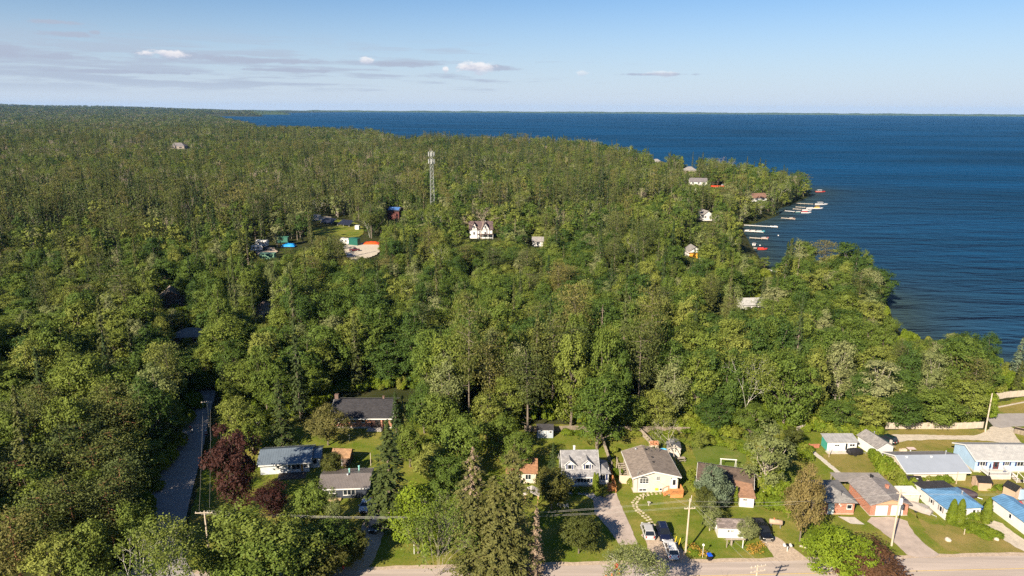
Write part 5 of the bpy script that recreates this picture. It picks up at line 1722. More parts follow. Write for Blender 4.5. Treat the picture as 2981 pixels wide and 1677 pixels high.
# ---------------------------------------------------------------- poles and wires
POLEWOOD = pmat('pole_wood', (0.46, 0.38, 0.29), .9, .2, 3.0, stretch=(1, 1, .15))
PORC = pmat('porcelain', (0.55, 0.5, 0.45), .3)
def pole(label, x, y, H, arms=((.6, 2.2, 0),), can=False, lean=0.0, lamp=False):
    p = thing('utility_pole', label, 'utility pole', (x, y, 0), 0)
    MB().tube((0, 0, -.5), (lean, 0, H), .17, .11, 9).build('shaft', POLEWOOD, p)
    for dz, L, az in arms:
        m = MB()
        d = Vector((math.cos(az), math.sin(az), 0))
        n = Vector((-d.y, d.x, 0)) * .06
        z0, z1 = H - dz - .06, H - dz + .06
        o = Vector((lean, 0, 0)) - Vector((-d.y, d.x, 0)) * .17
        m.prism([tuple(q + o + Vector((0, 0, z0))) for q in (-d * L / 2 - n, d * L / 2 - n, d * L / 2 + n, -d * L / 2 + n)], [tuple(q + o + Vector((0, 0, z1))) for q in (-d * L / 2 - n, d * L / 2 - n, d * L / 2 + n, -d * L / 2 + n)])
        arm = m.build('crossarm', POLEWOOD, p)
        for f in (-.46, -.2, .2, .46):
            q = d * L * f + o
            MB().tube((q.x, q.y, z1), (q.x, q.y, z1 + .18), .05, .035, 6).build('insulator', PORC, arm)
    if can:
        MB().tube((lean * .8 + .3, -.1, H - 2.6), (lean * .8 + .3, -.1, H - 1.6), .26, .26, 12).tube((lean * .8 + .3, -.1, H - 1.6), (lean * .8 + .3, -.1, H - 1.5), .2, .1, 8).build('transformer', WHITE, p)
    if lamp:
        MB().tube((0, 0, H - .4), (0, -1.4, H), .05, .04, 6).build('lamp_arm', METAL, p)
        MB().prism([(-.16, -2.0, H - .08), (.16, -2.0, H - .08), (.14, -1.3, H - .06), (-.14, -1.3, H - .06)], [(-.12, -1.9, H + .08), (.12, -1.9, H + .08), (.1, -1.35, H + .07), (-.1, -1.35, H + .07)]).build('lamp_head', WHITE, p)
    return p
pole('weathered pole with transformer standing by the two garage doors drive', 63.3, 101.7, 10.4, ((.5, 1.6, .1),), True, .1)
pole('pole with two crossarms on the lawn between the white SUV and the white shed', 28.5, 99.4, 10.0, ((.1, 1.7, 1.25), (1.7, 1.8, .1)), False, .1)
pole('pale pole with two long crossarms standing on the far verge of the road', 33.7, 82.7, 10.0, ((.15, 2.4, .25), (.9, 2.3, .25)))
pole('pole with crossarm rising out of the roadside maples on the shaded street', -47.5, 96.0, 9.4, ((.2, 2.7, .05),), False)
pole('dark pole with guy band at the bend of the shaded street', -65.0, 138.0, 9.4, ((.3, 2.2, .1),), False)
pole('short bare pole at the corner of the gravel loop', 107.0, 144.6, 9.3, ())
lp = thing('yard_lamp', 'thin yard lamp with round white head among dark spruces', 'lamp post', (-53.2, 134.2, 0), 0)
MB().tube((0, 0, -.3), (0, 0, 6.2), .07, .05, 7).build('post', POLEWOOD, lp)
MB().tube((0, 0, 6.1), (0, 0, 6.25), .12, .42, 12).tube((0, 0, 6.25), (0, 0, 6.4), .42, .2, 12).build('lamp_head', WHITE, lp)
WIRE = pmat('wire', (0.42, 0.40, 0.36), .5, .05, metal=.2)
def wire(label, a, b, sag=.8, r=.011, group='power lines over the gardens'):
    n, pts = 18, []
    a, b = Vector(a), Vector(b)
    for k in range(n + 1):
        t = k / n
        q = a + (b - a) * t
        q.z -= sag * 4 * t * (1 - t)
        pts.append(q)
    m = MB()
    for k in range(n):
        m.tube(tuple(pts[k]), tuple(pts[k + 1]), r, r, 5, cap=False)
    return tag(m.build('power_line', WIRE), label, 'power line', group)
for k, (dx, dz) in enumerate(((-1.1, -.0), (-.4, -.0), (.4, -.0), (1.1, -.02))):
    wire('power line from the street corner pole to the pole by the white SUV', (-47.5 + dx * .2, 95.8 + dx * .5, 9.3 + dz), (28.5 + dx * .3, 99.3 + dx * .5, 9.9 - 1.6 * (k > 1)), 1.6)
for k, dx in enumerate((-.8, .8)):
    wire('power line from the pole by the white SUV to the garage drive pole', (28.5, 99.3 + dx * .6, 9.9 - 1.6 * k), (63.3, 101.7 + dx * .6, 10.0 - .5 * k), .8)
    wire('power line from the garage drive pole past the blue roofed houses', (63.3, 101.7 + dx * .6, 10.0 - .5 * k), (112, 104.5 + dx * .6, 10.0), .9)
    wire('power line running down the shaded street', (-47.5 + dx, 96.0, 9.35), (-65.0 + dx, 138.0, 9.3), .6)
    wire('power line slanting across the road to the far verge pole', (28.5 + dx * .5, 99.3, 9.9 - .4 * k), (33.7 + dx, 82.7, 9.8), .2)
wire('service wire from the pole by the white SUV to the cream bungalow', (28.4, 99.4, 8.6), (23.9, 117.5, 4.9), .5, .014)
wire('service wire from the pole by the white SUV to the tan roofed shed', (28.6, 99.4, 8.6), (41.8, 113.0, 2.6), .5, .014)

# ---------------------------------------------------------------- fences
FENCEW = pmat('fence_wood', (0.20, 0.16, 0.12), .85, .28, 2.0, stretch=(1, 1, .2))
def fence(label, pts, H=1.75, mat=None, seed=3, panel=2.4):
    r = random.Random(seed)
    f = thing('board_fence', label, 'fence', (pts[0][0], pts[0][1], 0))
    ox, oy = pts[0]
    pm = MB().box(-.06, -.06, -.3, .06, .06, H + .12).mesh('post', mat or FENCEW)
    bm_ = MB()
    x = 0.0
    while x < panel - .05:
        bm_.box(x + .01, -.02 + r.uniform(-.006, .006), .04, x + .145, .02, H + r.uniform(-.04, .04))
        x += .155
    bm_.box(0, .022, .35, panel, .07, .44).box(0, .022, H - .4, panel, .07, H - .31)
    bmesh_ = bm_.mesh('board_panel', mat or FENCEW)
    for i in range(len(pts) - 1):
        a, b = pts[i], pts[i + 1]
        L, an = math.dist(a, b), math.atan2(b[1] - a[1], b[0] - a[0])
        n = max(1, round(L / panel))
        for k in range(n):
            t = k / n
            px, py = a[0] + (b[0] - a[0]) * t - ox, a[1] + (b[1] - a[1]) * t - oy
            link('post', pm, f, (px, py, 0))
            o = link('board_panel', bmesh_, f, (px, py, r.uniform(-.05, .05)), an + r.uniform(-.01, .01))
            o.scale = (L / n / panel, 1, 1)
    return f
fence('long weathered board fence along the wood behind the garden sheds', [(3.0, 143.2), (21, 143.4), (36, 143.0), (49, 142.5)], 1.5)
fence('leaning grey board fence below the trees at the gravel loop', [gp(2228, 1079), gp(2330, 1080), gp(2400, 1080), gp(2472, 1077)], 1.6, pmat('silver_fence_wood', (0.42, 0.36, 0.29), .85, .2, 2.0, stretch=(1, 1, .2)), 5)
fence('tilted grey fence section in the scrub near the teal ended cabin', [gp(2003, 1092), gp(2030, 1083)], 1.7, MATS['silver_fence_wood'], 6)
fence('pale board fence by the lakeside lawn', [gp(2488, 1008), gp(2540, 1000), gp(2640, 992)], 1.7, MATS['silver_fence_wood'], 7)
fence('low red-brown fence by the slab walk', [gp(2010, 1128), gp(2060, 1127)], 1.0, pmat('red_brown_board', (0.34, 0.13, 0.08), .8, .2), 8)
fence('dark board fence between the dormer house and the cream bungalow', [(20.2, 126.5), (19.9, 134), (19.7, 142.8)], 1.6, WOODGREY, 9)
fence('dark garden fence beside the cream shed', [(31.0, 134.0), (28.6, 143)], 1.4, WOODGREY, 10)
pb = thing('planter_box', 'long brown timber planter box on the street corner lawn', 'planter', gp(2550, 1090) + (0,), R_(-38))
for k in range(7):
    MB().box(k * .6, 0, 0, k * .6 + .57, .06, 1.1).build('board', FENCEW, pb)
MB().box(0, .06, 0, 4.2, 1.6, .95).build('soil', pmat('soil', (0.04, 0.03, 0.022), 1, .3), pb)
MB().box(0, 1.6, 0, 4.2, 1.66, 1.1).build('board', FENCEW, pb)

# ---------------------------------------------------------------- garden things
def small(name, label, cat, x, y, z=0.02, rz=0.0, group=None):
    return thing(name, label, cat, (x, y, z), rz, group)
b = small('wheelie_bin', 'black wheeled bin with bright blue lid at the roadside', 'bin', 31.9, 97.6, .05, R_(8))
MB().prism([(-.24, -.28, .05), (.24, -.28, .05), (.24, .28, .05), (-.24, .28, .05)], [(-.32, -.38, .95), (.32, -.38, .95), (.32, .38, .95), (-.32, .38, .95)]).build('body', BLACK, b)
MB().prism([(-.36, -.42, .95), (.36, -.42, .95), (.36, .42, .95), (-.36, .42, .95)], [(-.3, -.36, 1.06), (.3, -.36, 1.06), (.3, .36, 1.08), (-.3, .36, 1.08)]).build('lid', pmat('bright_blue', (0.01, 0.08, 0.55), .4, .05), b)
for s in (-.3, .3):
    MB().tube((s - .03, .3, .12), (s + .03, .3, .12), .12, .12, 10).build('wheel', RUBBER, b)
b = small('wheelie_bin', 'green bins with blue cover beside the long blue roofed block', 'bin', 85.0, 111.4, .02, R_(30))
MB().prism([(-.5, -.35, 0), (.5, -.35, 0), (.5, .35, 0), (-.5, .35, 0)], [(-.6, -.45, .9), (.6, -.45, .9), (.6, .45, .9), (-.6, .45, .9)]).build('body', pmat('dark_green_plastic', (0.01, 0.05, 0.04), .5), b)
MB().prism([(-.65, -.5, .9), (.1, -.5, .9), (.1, .5, .9), (-.65, .5, .9)], [(-.5, -.35, 1.15), (0, -.35, 1.1), (0, .35, 1.1), (-.5, .35, 1.15)]).build('lid', MATS['bright_blue'], b)
b = small('wheelie_bin', 'dark green bin in the gap between the two brick houses', 'bin', 62.4, 113.2)
MB().prism([(-.25, -.3, 0), (.25, -.3, 0), (.25, .3, 0), (-.25, .3, 0)], [(-.33, -.38, 1.0), (.33, -.38, 1.0), (.33, .38, 1.0), (-.33, .38, 1.0)]).build('body', MATS['dark_green_plastic'], b)
MB().box(-.36, -.42, 1.0, .36, .42, 1.08).build('lid', MATS['dark_green_plastic'], b)
l = small('driveway_lamp', 'thin white lamp post with globe above the blue lidded bin', 'lamp post', 31.0, 98.3)
MB().tube((0, 0, -.2), (0, 0, 2.1), .045, .04, 7).build('post', WHITE, l)
MB().loft([[(math.cos(a) * r, math.sin(a) * r, z) for a in np.linspace(0, 2 * math.pi, 9)[:-1]] for r, z in ((.06, 2.1), (.17, 2.2), (.19, 2.32), (.12, 2.44), (.02, 2.48))]).build('globe', pmat('white_globe', (.8, .78, .74), .3), l)
mb = small('mailbox_row', 'row of white mailboxes on one post at the pickup drive', 'mailbox', 45.3, 100.0)
MB().box(-.05, -.05, -.2, .05, .05, 1.0).box(-.75, -.08, 1.0, .75, .08, 1.06).build('post', WHITE, mb)
for k in range(3):
    x0 = -.7 + k * .5
    MB().prism([(x0, -.24, 1.06), (x0 + .36, -.24, 1.06), (x0 + .36, .26, 1.06), (x0, .26, 1.06)], [(x0 + .07, -.24, 1.34), (x0 + .29, -.24, 1.34), (x0 + .29, .26, 1.34), (x0 + .07, .26, 1.34)]).build('mailbox', WHITE if k != 1 else BLACK, mb)
fr = small('timber_arbor', 'low rustic timber beam on two posts in front of the white shed', 'garden frame', 37.0, 100.9, 0, R_(-2))
MB().box(-1.6, -.1, 1.55, 1.6, .1, 1.75).build('beam', WOODGREY, fr)
MB().box(1.2, -.06, -.2, 1.32, .06, 1.55).build('post', WHITE, fr)
MB().box(-.5, .6, -.2, -.25, .9, .9).box(-1.4, -.06, -.2, -1.28, .06, 1.55).build('post', WOODGREY, fr)
tk = small('fuel_tank', 'horizontal rusty fuel tank on legs beside the black pickup', 'tank', 45.9, 106.9, 0, R_(-14))
n = 14
MB().loft([[(x, math.cos(a) * r, 1.0 + math.sin(a) * r * 1.15) for a in np.linspace(0, 2 * math.pi, n + 1)[:-1]] for x, r in ((-1.1, .25), (-1.02, .42), (1.02, .42), (1.1, .25))]).build('drum', pmat('rusty_tan', (0.36, 0.26, 0.19), .8, .25, 2.0), tk, smooth=True)
MB().box(-.8, -.3, -.1, -.72, .3, .7).box(.72, -.3, -.1, .8, .3, .7).build('leg', METAL, tk)
MB().tube((-.3, 0, 1.45), (-.3, 0, 1.75), .13, .13, 8).build('filler_cap', pmat('rust', (0.42, 0.15, 0.06), .8), tk)
sw = small('swing_frame', 'bare white swing set frame on the rough back lawn', 'swing frame', *gp(1812, 1178), 0, R_(-8))
for x in (0, 2.9):
    MB().tube((x, -.1, 2.1), (x, -.9, -.1), .045, .045, 6).tube((x, .1, 2.1), (x, .9, -.1), .045, .045, 6).build('leg', WHITE, sw)
MB().tube((-.2, -.9 + .8, 2.1), (3.1, -.1, 2.1), .05, .05, 6).tube((-.2, .1, 2.1), (3.1, .1, 2.1), .05, .05, 6).build('top_bar', WHITE, sw)
pc = small('picnic_table', 'grey picnic table with attached benches on the back lawn', 'picnic table', *gp(1712, 1160), 0, R_(12))
MB().box(-.9, -.38, .7, .9, .38, .76).build('tabletop', WOODGREY, pc)
for s in (-.75, .6):
    MB().box(-.9, s, .42, .9, s + .2, .47).build('bench', WOODGREY, pc)
MB().tube((-.7, -.7, 0), (-.7, .1, .7), .05, .05, 4).tube((-.7, .7, 0), (-.7, -.1, .7), .05, .05, 4).tube((.7, -.7, 0), (.7, .1, .7), .05, .05, 4).tube((.7, .7, 0), (.7, -.1, .7), .05, .05, 4).build('leg', WOODGREY, pc)
ph_ = small('playhouse', 'childrens cream playhouse with orange roof behind the cream bungalow', 'playhouse', 29.5, 134.3, 0, R_(4))
walls(ph_, 1.6, 1.5, 1.5, 'gx', .5, pmat('cream_plastic', (.66, .55, .42), .5, .04))
roof(ph_, 1.6, 1.5, 1.5, 'gx', .5, pmat('orange_plastic', (.42, .17, .09), .5, .05), .12, t=.05)
for u in (.2, .7, 1.15):
    MB().box(u, -.03, .8, u + .28, -.004, 1.15).build('opening_shade_panel', BLACK, ph_)  # black panels on the wall, the shade inside openings put into colour
pl = small('paddling_pool', 'small round blue paddling pool beside the playhouse', 'pool', 32.2, 134.2)
MB().loft([[(math.cos(a) * r, math.sin(a) * r, z) for a in np.linspace(0, 2 * math.pi, 15)[:-1]] for r, z in ((.75, 0), (.85, .25), (.8, .42), (.66, .4), (.62, .12))]).build('ring', pmat('pool_blue', (.08, .35, .6), .4, .05), pl)
for k, (x, y, rz) in enumerate(((8.9, 112.9, 150), (10.0, 112.7, 195))):
    ch = small('garden_chair', 'grey slatted garden chair under the oak by the dormer house', 'chair', x, y, 0, R_(rz), 'garden chairs under the oak')
    MB().prism([(-.3, -.3, .38), (.3, -.3, .38), (.3, .3, .28), (-.3, .3, .28)], [(-.3, -.3, .42), (.3, -.3, .42), (.3, .3, .32), (-.3, .3, .32)]).build('seat', MATS['grey_paint'], ch)
    for s in range(4):
        MB().prism([(-.3 + s * .155, .28, .3), (-.17 + s * .155, .28, .3), (-.17 + s * .155, .32, .3), (-.3 + s * .155, .32, .3)], [(-.3 + s * .155, .55, 1.05), (-.17 + s * .155, .55, 1.05), (-.17 + s * .155, .59, 1.05), (-.3 + s * .155, .59, 1.05)]).build('slat', MATS['grey_paint'], ch)
    for s in (-.34, .34):
        MB().box(s - .04, -.35, .55, s + .04, .35, .59).box(s - .03, -.33, 0, s + .03, -.25, .55).box(s - .03, .25, 0, s + .03, .33, .55).build('armrest', MATS['grey_paint'], ch)
def rock(label, x, y, s, mat=None, flat=.7):
    g = np.random.default_rng(int(abs(x * 31 + y * 17)))
    R = []
    for t in np.linspace(.05, math.pi - .05, 6):
        R.append([(s * math.sin(t) * math.cos(a) * g.uniform(.8, 1.15), s * math.sin(t) * math.sin(a) * g.uniform(.8, 1.15), s * flat * (.45 - math.cos(t)) * g.uniform(.9, 1.1)) for a in np.linspace(0, 2 * math.pi, 10)[:-1]])
    tag(MB().loft(R).build('boulder', mat or pmat('granite', (.42, .37, .31), .9, .25), None, (x, y, 0), smooth=True), label, 'rock')
rock('pale boulder lying on the dry front lawn', *gp(2384, 1360), .55)
rock('pale rock at the edge of the spreading lawn shrub', *gp(2506, 1358), .42)
rock('squared stone by the orange lilies', *gp(1925, 1365), .35)
lg = small('edging_log', 'long bleached log edging the pickup drive', 'log', 49.5, 100.3, .02, R_(-32))
MB().tube((-1.9, 0, .13), (1.9, .1, .13), .17, .12, 8).build('log', PALEBARK, lg)
for lab, px, py, h in (('thin wooden lamp post standing on the slab walk lawn', 2085, 1150, 2.3), ('short marker post on the lawn before the blue hipped house', 2425, 1345, 1.0), ('white marker post on the shaded verge by the young locust', 1042, 1394, 1.7), ('small white garden post before the brick bungalow', 879, 1108, 1.2), ('pale post beside the flagstone loop', 1618, 1256, 1.0), ('white gate post on the roadside by the red sign', 1550, 1416, 1.4), ('thin post behind the blue roof ridge', 2405, 1218, 2.6), ('bare pole in the yard beyond the dark blue house', 933, 1172, 2.8)):
    q = small('marker_post', lab, 'post', *gp(px, py))
    MB().box(-.05, -.05, -.2, .05, .05, h).box(-.07, -.07, h, .07, .07, h + .05).build('post', WHITE if 'white' in lab else POLEWOOD, q)
for k, (px, py) in enumerate(((1646, 1383), (1655, 1390))):
    q = small('guy_guard', 'yellow guy wire guard leaning on the lawn by the pole', 'guy guard', 26.9 + k * .55, 101.0 - k * .5, 0, 0, 'yellow guy wire guards')
    MB().tube((0, 0, 0), (.45, .1, 2.0), .06, .06, 6).build('sleeve', pmat('safety_yellow', (.75, .5, .02), .5), q)
tr = small('bird_bath', 'bird bath and wire hoop in the loop of the flagstone path', 'bird bath', *gp(1632, 1272))
MB().tube((0, 0, 0), (0, 0, .6), .1, .08, 8).tube((0, 0, .6), (0, 0, .68), .25, .34, 12).build('basin', CONCRETE, tr)
ob = small('patio_umbrella', 'folded dark blue umbrella on the white deck', 'umbrella', 95.0, 125.2, .72)
MB().tube((0, 0, 0), (0, 0, 1.9), .03, .03, 6).build('pole', METAL, ob)
MB().tube((0, 0, 1.0), (0, 0, 1.9), .18, .05, 8).build('canopy', NAVY, ob)
for x, y, lab in ((97.6, 124.6, 'round blue pot on the white deck'), (99.6, 122.4, 'black flower pot at the foot of the white deck stairs')):
    q = small('flower_pot', lab, 'pot', x, y, .72 if x < 98 else 0)
    MB().tube((0, 0, 0), (0, 0, .45), .2, .3, 10).build('pot', NAVY if x < 98 else BLACK, q)
gar = small('patio_set', 'pink topped garden table with two box seats on the gravel loop lawn', 'table', *gp(2290, 1136))
MB().box(-.7, -.5, .7, .9, .5, .78).build('tabletop', pmat('pink_top', (.6, .45, .42), .6), gar)
MB().box(-.1, -.08, 0, .1, .08, .7).build('pedestal', WHITE, gar)
MB().box(-1.7, -.3, 0, -.9, .3, .6).box(-2.3, -.3, 0, -1.8, .3, .5).build('bench', pmat('beige_panel', (0.52, 0.42, 0.32)), gar)

# road works
def barrel(label, x, y, col):
    b = small('traffic_barrel', label, 'traffic barrel', x, y, .1, 0, None)
    MB().box(-.35, -.35, 0, .35, .35, .06).build('base', RUBBER, b)
    for k in range(4):
        MB().tube((0, 0, .06 + k * .24), (0, 0, .06 + k * .24 + .235), .27 - k * .02, .26 - k * .02, 12).build('band', col if k % 2 == 0 else HEADL, b)
    return b
ORANGE = pmat('safety_orange', (.72, .15, .015), .5, .05)
DULLRED = pmat('dull_red_plastic', (.30, .03, .03), .5, .1)
for k, (px, py) in enumerate(((522, 1129), (533, 1124), (581, 1110))):
    q = barrel('dark red traffic barrel before the no entry sign' if k < 2 else 'traffic barrel beside the shaded street pole', *gp(px * .9 if False else px - 62, py - 16), DULLRED)
    if k < 2:
        q['group'] = 'traffic barrels before the no entry sign'
def board_sign(label, x, y, w, h, z0, face, draw=None, rz=0.0):
    s = small('road_sign', label, 'sign', x, y, .09, rz)
    for d in (-w * .3, w * .3):
        MB().box(d - .03, .03, 0, d + .03, .09, z0 + h * .9).build('post', METAL, s)
    p = MB().box(-w / 2, -.02, z0, w / 2, .02, z0 + h).build('panel', face, s)
    MB().box(-w * .5, .1, 0, w * .5, .5, .05).build('foot', RUBBER, s)
    return s, p
sx, sy = gp(481, 1090)
s, p = board_sign('white road sign with a round no entry disc closing the shaded street', sx, sy, 1.0, 1.2, .55, WHITE)
disc = MB().prism([(math.cos(a) * .4, -.03, 1.28 + math.sin(a) * .4) for a in np.linspace(0, 2 * math.pi, 21)[:-1]], [(math.cos(a) * .4, -.022, 1.28 + math.sin(a) * .4) for a in np.linspace(0, 2 * math.pi, 21)[:-1]]).build('no_entry_disc', pmat('sign_dark_red', (.16, .03, .09), .4, .05), p)
MB().box(-.3, -.04, 1.22, .3, -.031, 1.35).build('bar', WHITE, disc)
MB().box(-.36, -.028, .68, .36, -.021, .71).box(-.3, -.028, .76, .3, -.021, .79).build('caption_lines', MATS['grey_paint'], p)
sx, sy = gp(1551, 1440)
s, p = board_sign('red and dark road works sign turned towards the road', sx, sy, .9, .9, .7, pmat('sign_red', (.55, .03, .01), .5), rz=R_(35))
q = barrel('tall striped orange barrel by the red road works sign', *gp(1557, 1446), ORANGE)
q.scale = (.8, .8, 1.5)
for k, (px, py) in enumerate(((1524, 1447), (1539, 1445))):
    c = small('traffic_cone', 'orange traffic cone on the road edge', 'traffic cone', *gp(px, py + 8), .08, 0, 'orange traffic cones on the road edge')
    MB().box(-.2, -.2, 0, .2, .2, .04).build('base', RUBBER, c)
    MB().tube((0, 0, .04), (0, 0, .7), .15, .03, 10).build('cone', ORANGE, c)
hy = small('fire_hydrant', 'red fire hydrant in the grass beside the shaded drive', 'hydrant', *gp(864, 1432))
MB().tube((0, 0, 0), (0, 0, .6), .14, .13, 10).tube((0, 0, .6), (0, 0, .78), .15, .05, 10).tube((-.25, 0, .45), (.25, 0, .45), .07, .07, 8).build('barrel', pmat('hydrant_red', (.45, .04, .03), .5), hy)

# ---------------------------------------------------------------- far clearing
def caravan(label, px, py, L, H, rz, Wd=2.4):
    x, y = gp(px, py)
    c = thing('caravan', label, 'caravan', (x, y, .5), R_(rz))
    prof = [(-L / 2, .5), (-L / 2, H * .8), (-L / 2 + .5, H), (L / 2 - .5, H), (L / 2, H * .75), (L / 2 - .2, .5)]
    MB().prism([(a, -Wd / 2, z) for a, z in prof], [(a, Wd / 2, z) for a, z in prof]).build('body', pmat('caravan_white', (.66, .65, .62), .4, .04), c)
    for k in range(2):
        MB().box(-L * .3 + k * L * .38, -Wd / 2 - .03, H * .52, -L * .3 + k * L * .38 + .9, -Wd / 2 - .002, H * .75).build('window', GLASS, c)
    MB().box(-L * .02, -Wd / 2 - .04, .6, L * .08, -Wd / 2 - .002, H * .82).build('door', WHITE, c)
    for s in (-1, 1):
        MB().tube((-.2, s * Wd * .46 - .1, .35), (-.2, s * Wd * .46 + .1, .35), .36, .36, 12).build('wheel', RUBBER, c)
    MB().box(-L * .42, -Wd / 2 + .1, H, -L * .2, Wd / 2 - .4, H + .25).build('roof_unit', WHITE, c)
    return c
caravan('white caravan with dark windows in the far clearing', 661, 622, 6.5, 3.2, -4)
caravan('low white motorhome parked before the caravan', 646, 634, 6.0, 2.9, 20)
caravan('white caravan against the green container', 870, 616, 5.5, 3.0, -20)
def crate(name, label, cat, px, py, w, d, h, mat, rz=0, z=.4):
    c = thing(name, label, cat, gp(px, py) + (z,), R_(rz))
    m = MB().box(0, 0, 0, w, d, h)
    m.build('body', mat, c)
    r = MB()
    for k in range(int(w / .5) + 1):
        r.box(k * .5 - .04, -.05, .05, k * .5 + .04, -.002, h - .05)
    r.build('ribs', mat, c)['kind'] = 'stuff'
    MB().box(-.05, -.08, h, w + .05, d + .05, h + .1).build('roof', mat, c)
    return c
DKGREEN = pmat('container_green', (.015, .10, .075), .5, .1)
crate('storage_container', 'dark green storage container beside the gravel yard', 'container', 878, 618, 5.5, 2.6, 3.6, DKGREEN, -25)
crate('storage_container', 'green roofed store behind the two caravans', 'container', 695, 612, 6, 4, 2.6, pmat('sea_green_sheet', (.05, .16, .12), .5, .1), 3)
crate('storage_container', 'pale green sheet metal store below the caravans', 'container', 652, 655, 7, 4, 2.6, pmat('pale_green_sheet', (.16, .30, .20), .5, .1), 3)
crate('utility_hut', 'small white utility hut on the far lawn', 'hut', 893, 579, 2.4, 2.4, 2.2, WHITE, -10)
crate('utility_hut', 'grey roofed open store at the top of the clearing', 'hut', 785, 552, 5, 3, 2.2, MATS['grey_paint'], -10)
def tarp(name, label, px, py, w, d, h, mat, rz=0):
    t = thing(name, label, 'tarpaulin', gp(px, py) + (.4,), R_(rz))
    g = np.random.default_rng(int(px))
    nx, ny = 13, 9
    X, Y = np.meshgrid(np.linspace(-w / 2, w / 2, nx), np.linspace(-d / 2, d / 2, ny))
    Z = h * np.maximum(0, 1 - (2 * X / w) ** 4) * np.maximum(0, 1 - (2 * Y / d) ** 4) * (0.5 + .7 * g.random(X.shape)) + .03
    link('sheet', grid_mesh('sheet', X, Y, Z, mat), t)
    return t
tarp('covered_heap', 'heap under a bright blue tarpaulin by the caravans', 727, 621, 7, 4.5, 1.5, pmat('blue_tarp', (.02, .25, .62), .5, .1))
tarp('covered_heap', 'heap under a bright orange-red tarpaulin in the gravel yard', 934, 615, 9, 6, 1.1, pmat('orange_tarp', (.75, .09, .015), .5, .1))
for k, (px, py) in enumerate(((805, 564), (848, 569))):
    s = thing('solar_array', 'dark ground mounted solar array on white struts in the far lawn', 'solar array', gp(px, py) + (.4,), R_(-28), 'solar arrays in the far clearing')
    c0 = []
    for i in range(5):
        for j in range(3):
            x0, y0 = i * 1.9, j * 1.75
            MB().slab([(x0 + .04, y0 + .04, .9 + y0 * .42), (x0 + 1.86, y0 + .04, .9 + y0 * .42), (x0 + 1.86, y0 + 1.71, .9 + (y0 + 1.71) * .42), (x0 + .04, y0 + 1.71, .9 + (y0 + 1.71) * .42)], .06).build('solar_panel', pmat('solar_black', (.02, .022, .035), .25, .15), s)
    m = MB()
    for x in (.3, 4.7, 9.2):
        m.tube((x, .3, -.2), (x, .3, 1.0), .08, .08, 5).tube((x, 4.8, -.2), (x, 4.8, 2.9), .08, .08, 5).tube((x, .3, .2), (x, 4.8, 2.6), .06, .06, 5)
    m.build('struts', WHITE, s)
vx, vy = gp(892, 634)
vehicle('parked_car', 'dark red pickup on the far gravel yard', vx, vy, 0.2, paint('dark_red_paint', (.10, .015, .015)), 5.2, 1.95, 'pickup', z=.5)
vx, vy = gp(884, 650)
vehicle('parked_car', 'dark blue car half under trees on the far gravel yard', vx, vy, 0.4, paint('blue_car_paint', (.02, .03, .07)), 4.5, z=.5)
vx, vy = gp(668, 631)
vehicle('parked_car', 'black pickup parked between the two caravans', vx, vy, -.6, paint('black_paint', (0.006, 0.006, 0.007)), 5.2, 1.95, 'pickup', z=.5)
vx, vy = gp(1822, 470)
vehicle('parked_car', 'pale van parked at the end of the red barrier', vx, vy, 0.1, paint('pale_paint', (0.5, 0.5, 0.52)), 5.5, 2.0, z=float(land_height(np.array([vx]), np.array([vy]))[0]))

# ---------------------------------------------------------------- cell tower
tw = thing('cell_tower', 'grey lattice mobile phone mast with white antenna panels above the wood', 'mast', (-49.5, 431.0, 0), R_(12))
GALV = pmat('galvanised_steel', (.36, .37, .36), .45, .1, metal=.4)
Hh, wb, wt = 45.0, 1.35, .8
legs = [[Vector((sx * w_, sy * w_, z)) for z, w_ in ((0, wb), (Hh, wt))] for sx, sy in ((-1, -1), (1, -1), (1, 1), (-1, 1))]
for l in legs:
    MB().tube(tuple(l[0]), tuple(l[1]), .06, .045, 6).build('leg', GALV, tw)
m = MB()
nb_ = 17
for k in range(nb_):
    a, b = k / nb_, (k + 1) / nb_
    for i in range(4):
        l0, l1 = legs[i], legs[(i + 1) % 4]
        p00, p01, p10, p11 = l0[0].lerp(l0[1], a), l0[0].lerp(l0[1], b), l1[0].lerp(l1[1], a), l1[0].lerp(l1[1], b)
        m.tube(tuple(p00), tuple(p11), .04, .04, 4, cap=False).tube(tuple(p10), tuple(p01), .04, .04, 4, cap=False).tube(tuple(p01), tuple(p11), .035, .035, 4, cap=False)
m.build('bracing', GALV, tw)
for z in (Hh - 6.2, Hh - 1.8):
    f = MB()
    for k in range(12):
        a, b = 2 * math.pi * k / 12, 2 * math.pi * (k + 1) / 12
        f.tube((1.8 * math.cos(a), 1.8 * math.sin(a), z), (1.8 * math.cos(b), 1.8 * math.sin(b), z), .07, .07, 4)
        if k % 3 == 0:
            f.tube((0, 0, z), (1.8 * math.cos(a), 1.8 * math.sin(a), z), .06, .06, 4)
    fo = f.build('platform', GALV, tw)
    for k in range(6):
        a = 2 * math.pi * (k + .3) / 6
        c = Vector((1.95 * math.cos(a), 1.95 * math.sin(a), z))
        o = MB().box(-.1, -.17, -1.3, .1, .17, 1.3).build('antenna', pmat('antenna_grey', (.52, .52, .50), .5), fo, tuple(c), a)
MB().tube((0, 0, Hh - .5), (0, 0, Hh + 1.6), .05, .03, 5).build('lightning_rod', GALV, tw)

